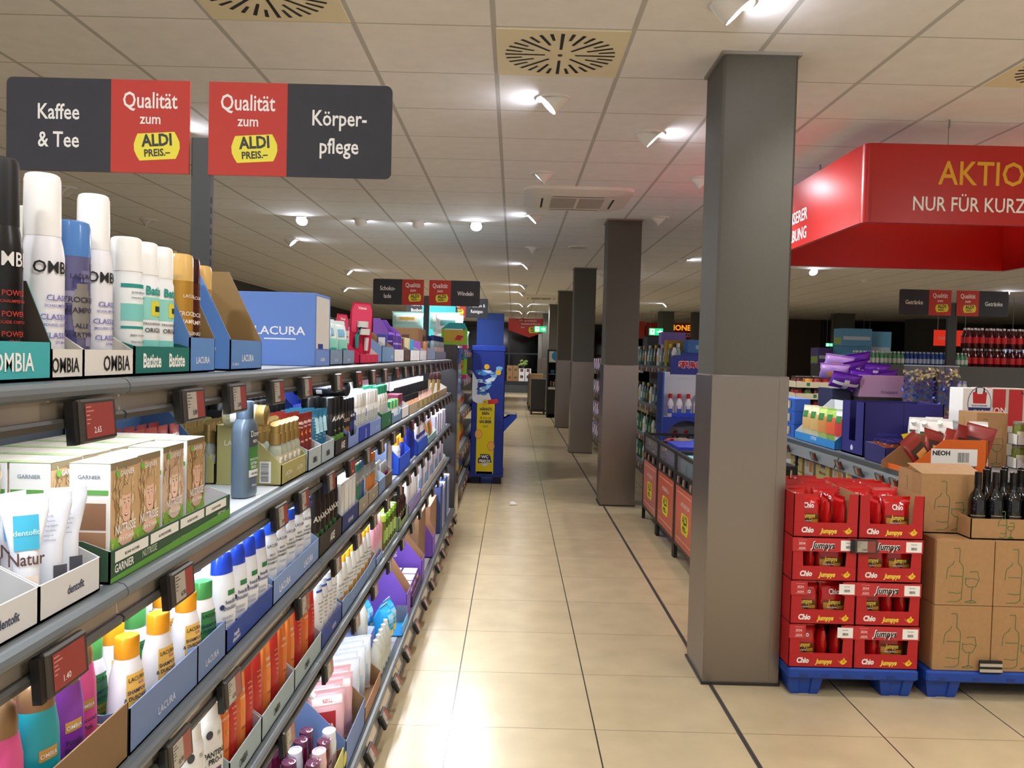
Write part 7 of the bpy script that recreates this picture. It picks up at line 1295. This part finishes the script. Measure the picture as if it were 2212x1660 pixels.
for i, (x, y, z, w, h, c_, l) in enumerate(((3.9, 9.45, 1.537, .34, .22, '#4f93b5', 'light blue drinks carton, lowest of the stack'), (3.9, 9.45, 1.759, .34, .2, '#5a9fc0', 'light blue drinks carton on top of the lowest'), (4.22, 9.6, 1.537, .28, .4, '#5fa6c9', 'taller light blue drinks carton beside the stack'), (3.66, 9.7, 1.537, .2, .2, '#5a4a86', 'violet drinks carton at the shelf end'))): FT(x, y, z, carton('drinks_carton', l, w, .25, h, K(c_), cat='carton', front=[(-w * .45, h * .35, w * .45, h * .55, K('#b9ccd4'))], side=[(.02, .02, .23, h * .5, K('#9ab84a'))]), 0)
# ---------------- hanging signs far off
def hang(name, label, cat, x0, x1, y, z0, z1, m, texts=(), pts=None, wires=True):
    t = thing(name, label, cat, (0, 0, 0)); b = MB(); P = pts or [(x0, z0), (x1, z0), (x1, z1), (x0, z1)]; b.prism(P, lambda u, v, d: (u, y + d, v), 0, .03, m); b.build('board', t)
    if texts:
        l = MB()
        for q in texts: l.text(q[0], q[3], lambda u, v: (u, y - .004, v), q[4], x=q[1], y=q[2], bold=(q[5] if len(q) > 5 else .012))
        l.build('lettering', t)
    if wires:
        for x in (x0 + .1 * (x1 - x0), x1 - .1 * (x1 - x0)): c = MB(); c.tube([(x, y + .015, z1 - .01), (x, y + .015, 3.0)], .006, mat('#8a8884', .4), 5); c.build('suspension_wire', t)
    return t
t = hang('guarantee_banner', 'red pointed hanging banner over the far end of the aisle', 'sign', -.2, 1.15, 28.0, 2.42, 2.82, mat('#c02c22', .5), [('Wir garantieren', .45, 2.72, .09, chalk), ('Qualität & Frische', .55, 2.61, .09, chalk), ('zum', .28, 2.5, .08, chalk)], [(-.2, 2.42), (.5, 2.18), (1.15, 2.42), (1.15, 2.82), (-.2, 2.82)])
l = MB(); aldi_badge(l, lambda u, v, d: (u, 27.995 - d, v), .66, 2.44, .34, 0); l.build('price_badge', t)
eg = mat('#1fae6a', .4, emit=1.6); ew = mat('#e6fff2', .4, emit=2.2)
def exit_sign(label, x, y, z, w, arrow='r'):
    t = thing('exit_sign', label, 'exit sign', (x, y, z)); h = w * .5; MB().box(-w / 2, w / 2, 0, .03, 0, h, eg).build('light_box', t); l = MB(); F = lambda u, v, d: (u, -.002 - d, v)
    l.prism([(.05 * w, .42 * h), (.25 * w, .42 * h), (.25 * w, .2 * h), (.45 * w, .5 * h), (.25 * w, .8 * h), (.25 * w, .58 * h), (.05 * w, .58 * h)], F, 0, .001, ew)
    l.prism([(-.42 * w, .12 * h), (-.12 * w, .12 * h), (-.12 * w, .88 * h), (-.42 * w, .88 * h)], F, 0, .001, ew); l.prism([(-.34 * w, .2 * h), (-.26 * w, .45 * h), (-.2 * w, .2 * h), (-.17 * w, .25 * h), (-.22 * w, .55 * h), (-.17 * w, .65 * h), (-.25 * w, .78 * h), (-.32 * w, .7 * h), (-.31 * w, .45 * h), (-.38 * w, .22 * h)], F, .001, .002, eg); l.build('pictogram', t)
    for s in (-1, 1): c = MB(); c.tube([(s * w * .4, .015, h - .01), (s * w * .4, .015, 3.0 - z)], .005, mat('#777', .4) if False else mat('#777777', .4), 5); c.build('suspension_wire', t)
exit_sign('green exit sign in front of the red pointed banner', .80, 25.5, 2.30, .36); exit_sign('green exit sign before the red banner beyond the second pillar', 4.1, 24.0, 2.25, .40); exit_sign('small green exit sign beside the thick grey pillar', 8.55, 22.5, 2.02, .18); exit_sign('green exit sign hanging before the dark window', 9.55, 22.5, 2.05, .2)
hang('offers_banner', 'red glowing offers banner far beyond the cleaners shelf', 'sign', 4.2, 7.2, 26.5, 2.22, 2.72, mat('#b3160f', .5), [('AKTIONEN', 5.2, 2.50, .24, mat('#f0a02a', .5, emit=.8), .03), ('NUR FÜR KURZE ZEIT', 5.25, 2.30, .16, chalk, .02)])
hang('price_banner', 'plain red banner with yellow badge beside the glowing one', 'sign', 3.1, 4.15, 26.4, 2.2, 2.75, mat('#c23a2c', .5)); hang('meat_sign', 'small bright red hanging sign above the cola packs', 'sign', 8.6, 9.3, 17.0, 1.98, 2.3, mat('#e0301c', .5, emit=.5), [('Grill', 8.75, 2.1, .1, chalk)]); hang('freezer_sign', 'pale blue lit freezer sign at the far drinks side', 'sign', 10.05, 11.6, 17.0, 1.72, 2.12, mat('#9db4ee', .5, emit=.9), [('TIEFKÜHLUNG', 10.65, 1.9, .14, WHT)])
# ---------------- the far end of the aisle
cab = thing('display_cabinet', 'black glass display cabinet beside the far pillars', 'cabinet', (1.12, 21.0, 0)); m = MB(); m.box(-.25, -.225, 0, .5, 0, 1.74, BLK); m.box(.225, .25, 0, .5, 0, 1.74, BLK); m.box(-.225, .225, .48, .5, 0, 1.74, K('#232427')); m.box(-.225, .225, 0, .48, .10, .72, BLK); m.box(-.225, .225, 0, .48, 1.70, 1.74, K('#3a3b3e')); m.box(-.225, .225, 0, .48, .72, .78, K('#b9bdc0')); m.box(-.225, .225, .05, .45, 1.1, 1.115, K('#8f9296')); m.box(-.225, .225, .05, .45, 1.4, 1.415, K('#8f9296')); m.build('cabinet_body', cab)
l = MB(); l.prism([(-.22, 1.42), (.22, 1.42), (.22, 1.69), (-.22, 1.69)], lambda u, v, d: (u, .01 - d, v), 0, .004, K('#c9cfd4')); l.prism([(.0 + .16 * math.cos(t), 1.57 + .13 * math.sin(t)) for t in [2 * PI * i / 20 for i in range(20)]], lambda u, v, d: (u, .004 - d, v), 0, .002, K('#2a86c2')); l.build('round_notice', cab)
for i, (x, z, w, h, c_) in enumerate(((-.14, .79, .08, .14, '#8f6a4a'), (0, .79, .1, .18, '#b9bcb4'), (.13, .79, .08, .12, '#6a7f5a'), (-.12, 1.117, .1, .1, '#2f6fb0'), (.05, 1.117, .16, .2, '#d9d9d6'), (-.1, .97, .06, .12, '#c9c9c4'))): FT(1.12 + x, 21.12, z if z != .97 else .79, carton('cabinet_item', 'small packaged item, %s inside the black display cabinet' % ORD[i], w, .1, h, K(c_), cat='box'), 0)
for i, (y, x, h, c_, l) in enumerate(((22.0, .68, .95, '#2a2624', 'black trolley beyond the cabinet'), (23.7, .66, 1.05, '#8a6a3c', 'kraft covered trolley far down the aisle'), (25.2, .66, .9, '#3a322a', 'dark trolley near the far exit sign'))):
    t = thing('stock_trolley', l, 'trolley', (x, y, 0)); m = MB(); m.bbox(-.2, .2, 0, .6, .12, h, K(c_), .01); m.build('load', t); m = MB(); m.box(-.22, .22, -.02, .62, .08, .12, bfr); m.build('platform', t); m = MB()
    m.tube([(-.2, 0, .12), (-.2, 0, h + .1), (.2, 0, h + .1), (.2, 0, .12)], .012, mat('#9a9c9e', .3, metal=.8), 6); m.build('handle', t)
    for sx in (-1, 1):
        for yy_ in (.05, .55): w = MB(); w.tube([(sx * .17 - .015, yy_, .04), (sx * .17 + .015, yy_, .04)], .04, BLK, 10); w.build('wheel', t)
ct = thing('counter', 'dark low counter across the far end of the aisle', 'counter', (.4, 34.9, 0)); MB().box(-.8, .75, 0, .6, 0, .32, K('#3f4345')).build('plinth', ct); MB().box(-.75, .70, .05, .55, .32, .48, K('#1d1e20')).build('worktop', ct)
kb = carton('wine_carton', '', .24, .3, .33, K('#8f6b42'), cat='carton', front=[(-.06, .1, .06, .2, K('#5f4426'))]); wbx = carton('wine_carton', '', .25, .3, .27, K('#d9dadb'), cat='carton', front=[(-.06, .13, .06, .25, BLK), (-.03, .15, .03, .2, RED, 1)])
for i in range(2):
    for r_ in range(2): put(kb, -.15 + .25 * i, 35.0, .482 + .332 * r_, 'brown carton on the far counter, %s across, %s layer' % (ORD[i], ('lower', 'upper')[r_]), 'brown far cartons'); put(wbx, .36 + .27 * i, 35.0, .482 + .272 * r_, 'white carton on the far counter, %s across, %s layer' % (ORD[i], ('lower', 'upper')[r_]), 'white far cartons')
pl = thing('potted_plant', 'pale green leafy plant on the white far cartons', 'plant', (.42, 35.1, 1.03)); m = MB(); loft(m, [(0, .06), (.1, .08)], K('#3a3a34')); m.build('pot', pl); m = MB(); r = random.Random(4)
for k in range(26): a = r.uniform(0, 6.28); q = r.uniform(.03, .2); cx, cy_, cz = q * math.cos(a), q * math.sin(a) * .5, .12 + r.uniform(0, .22); m.rings([[(cx + x, cy_ + y * .6, cz + z) for x, y in sup(s, s, 2, 8)] for z, s in ((-.04, .01), (-.015, .045), (.02, .05), (.045, .015))], K('#93a860'))
m.build('foliage', pl)
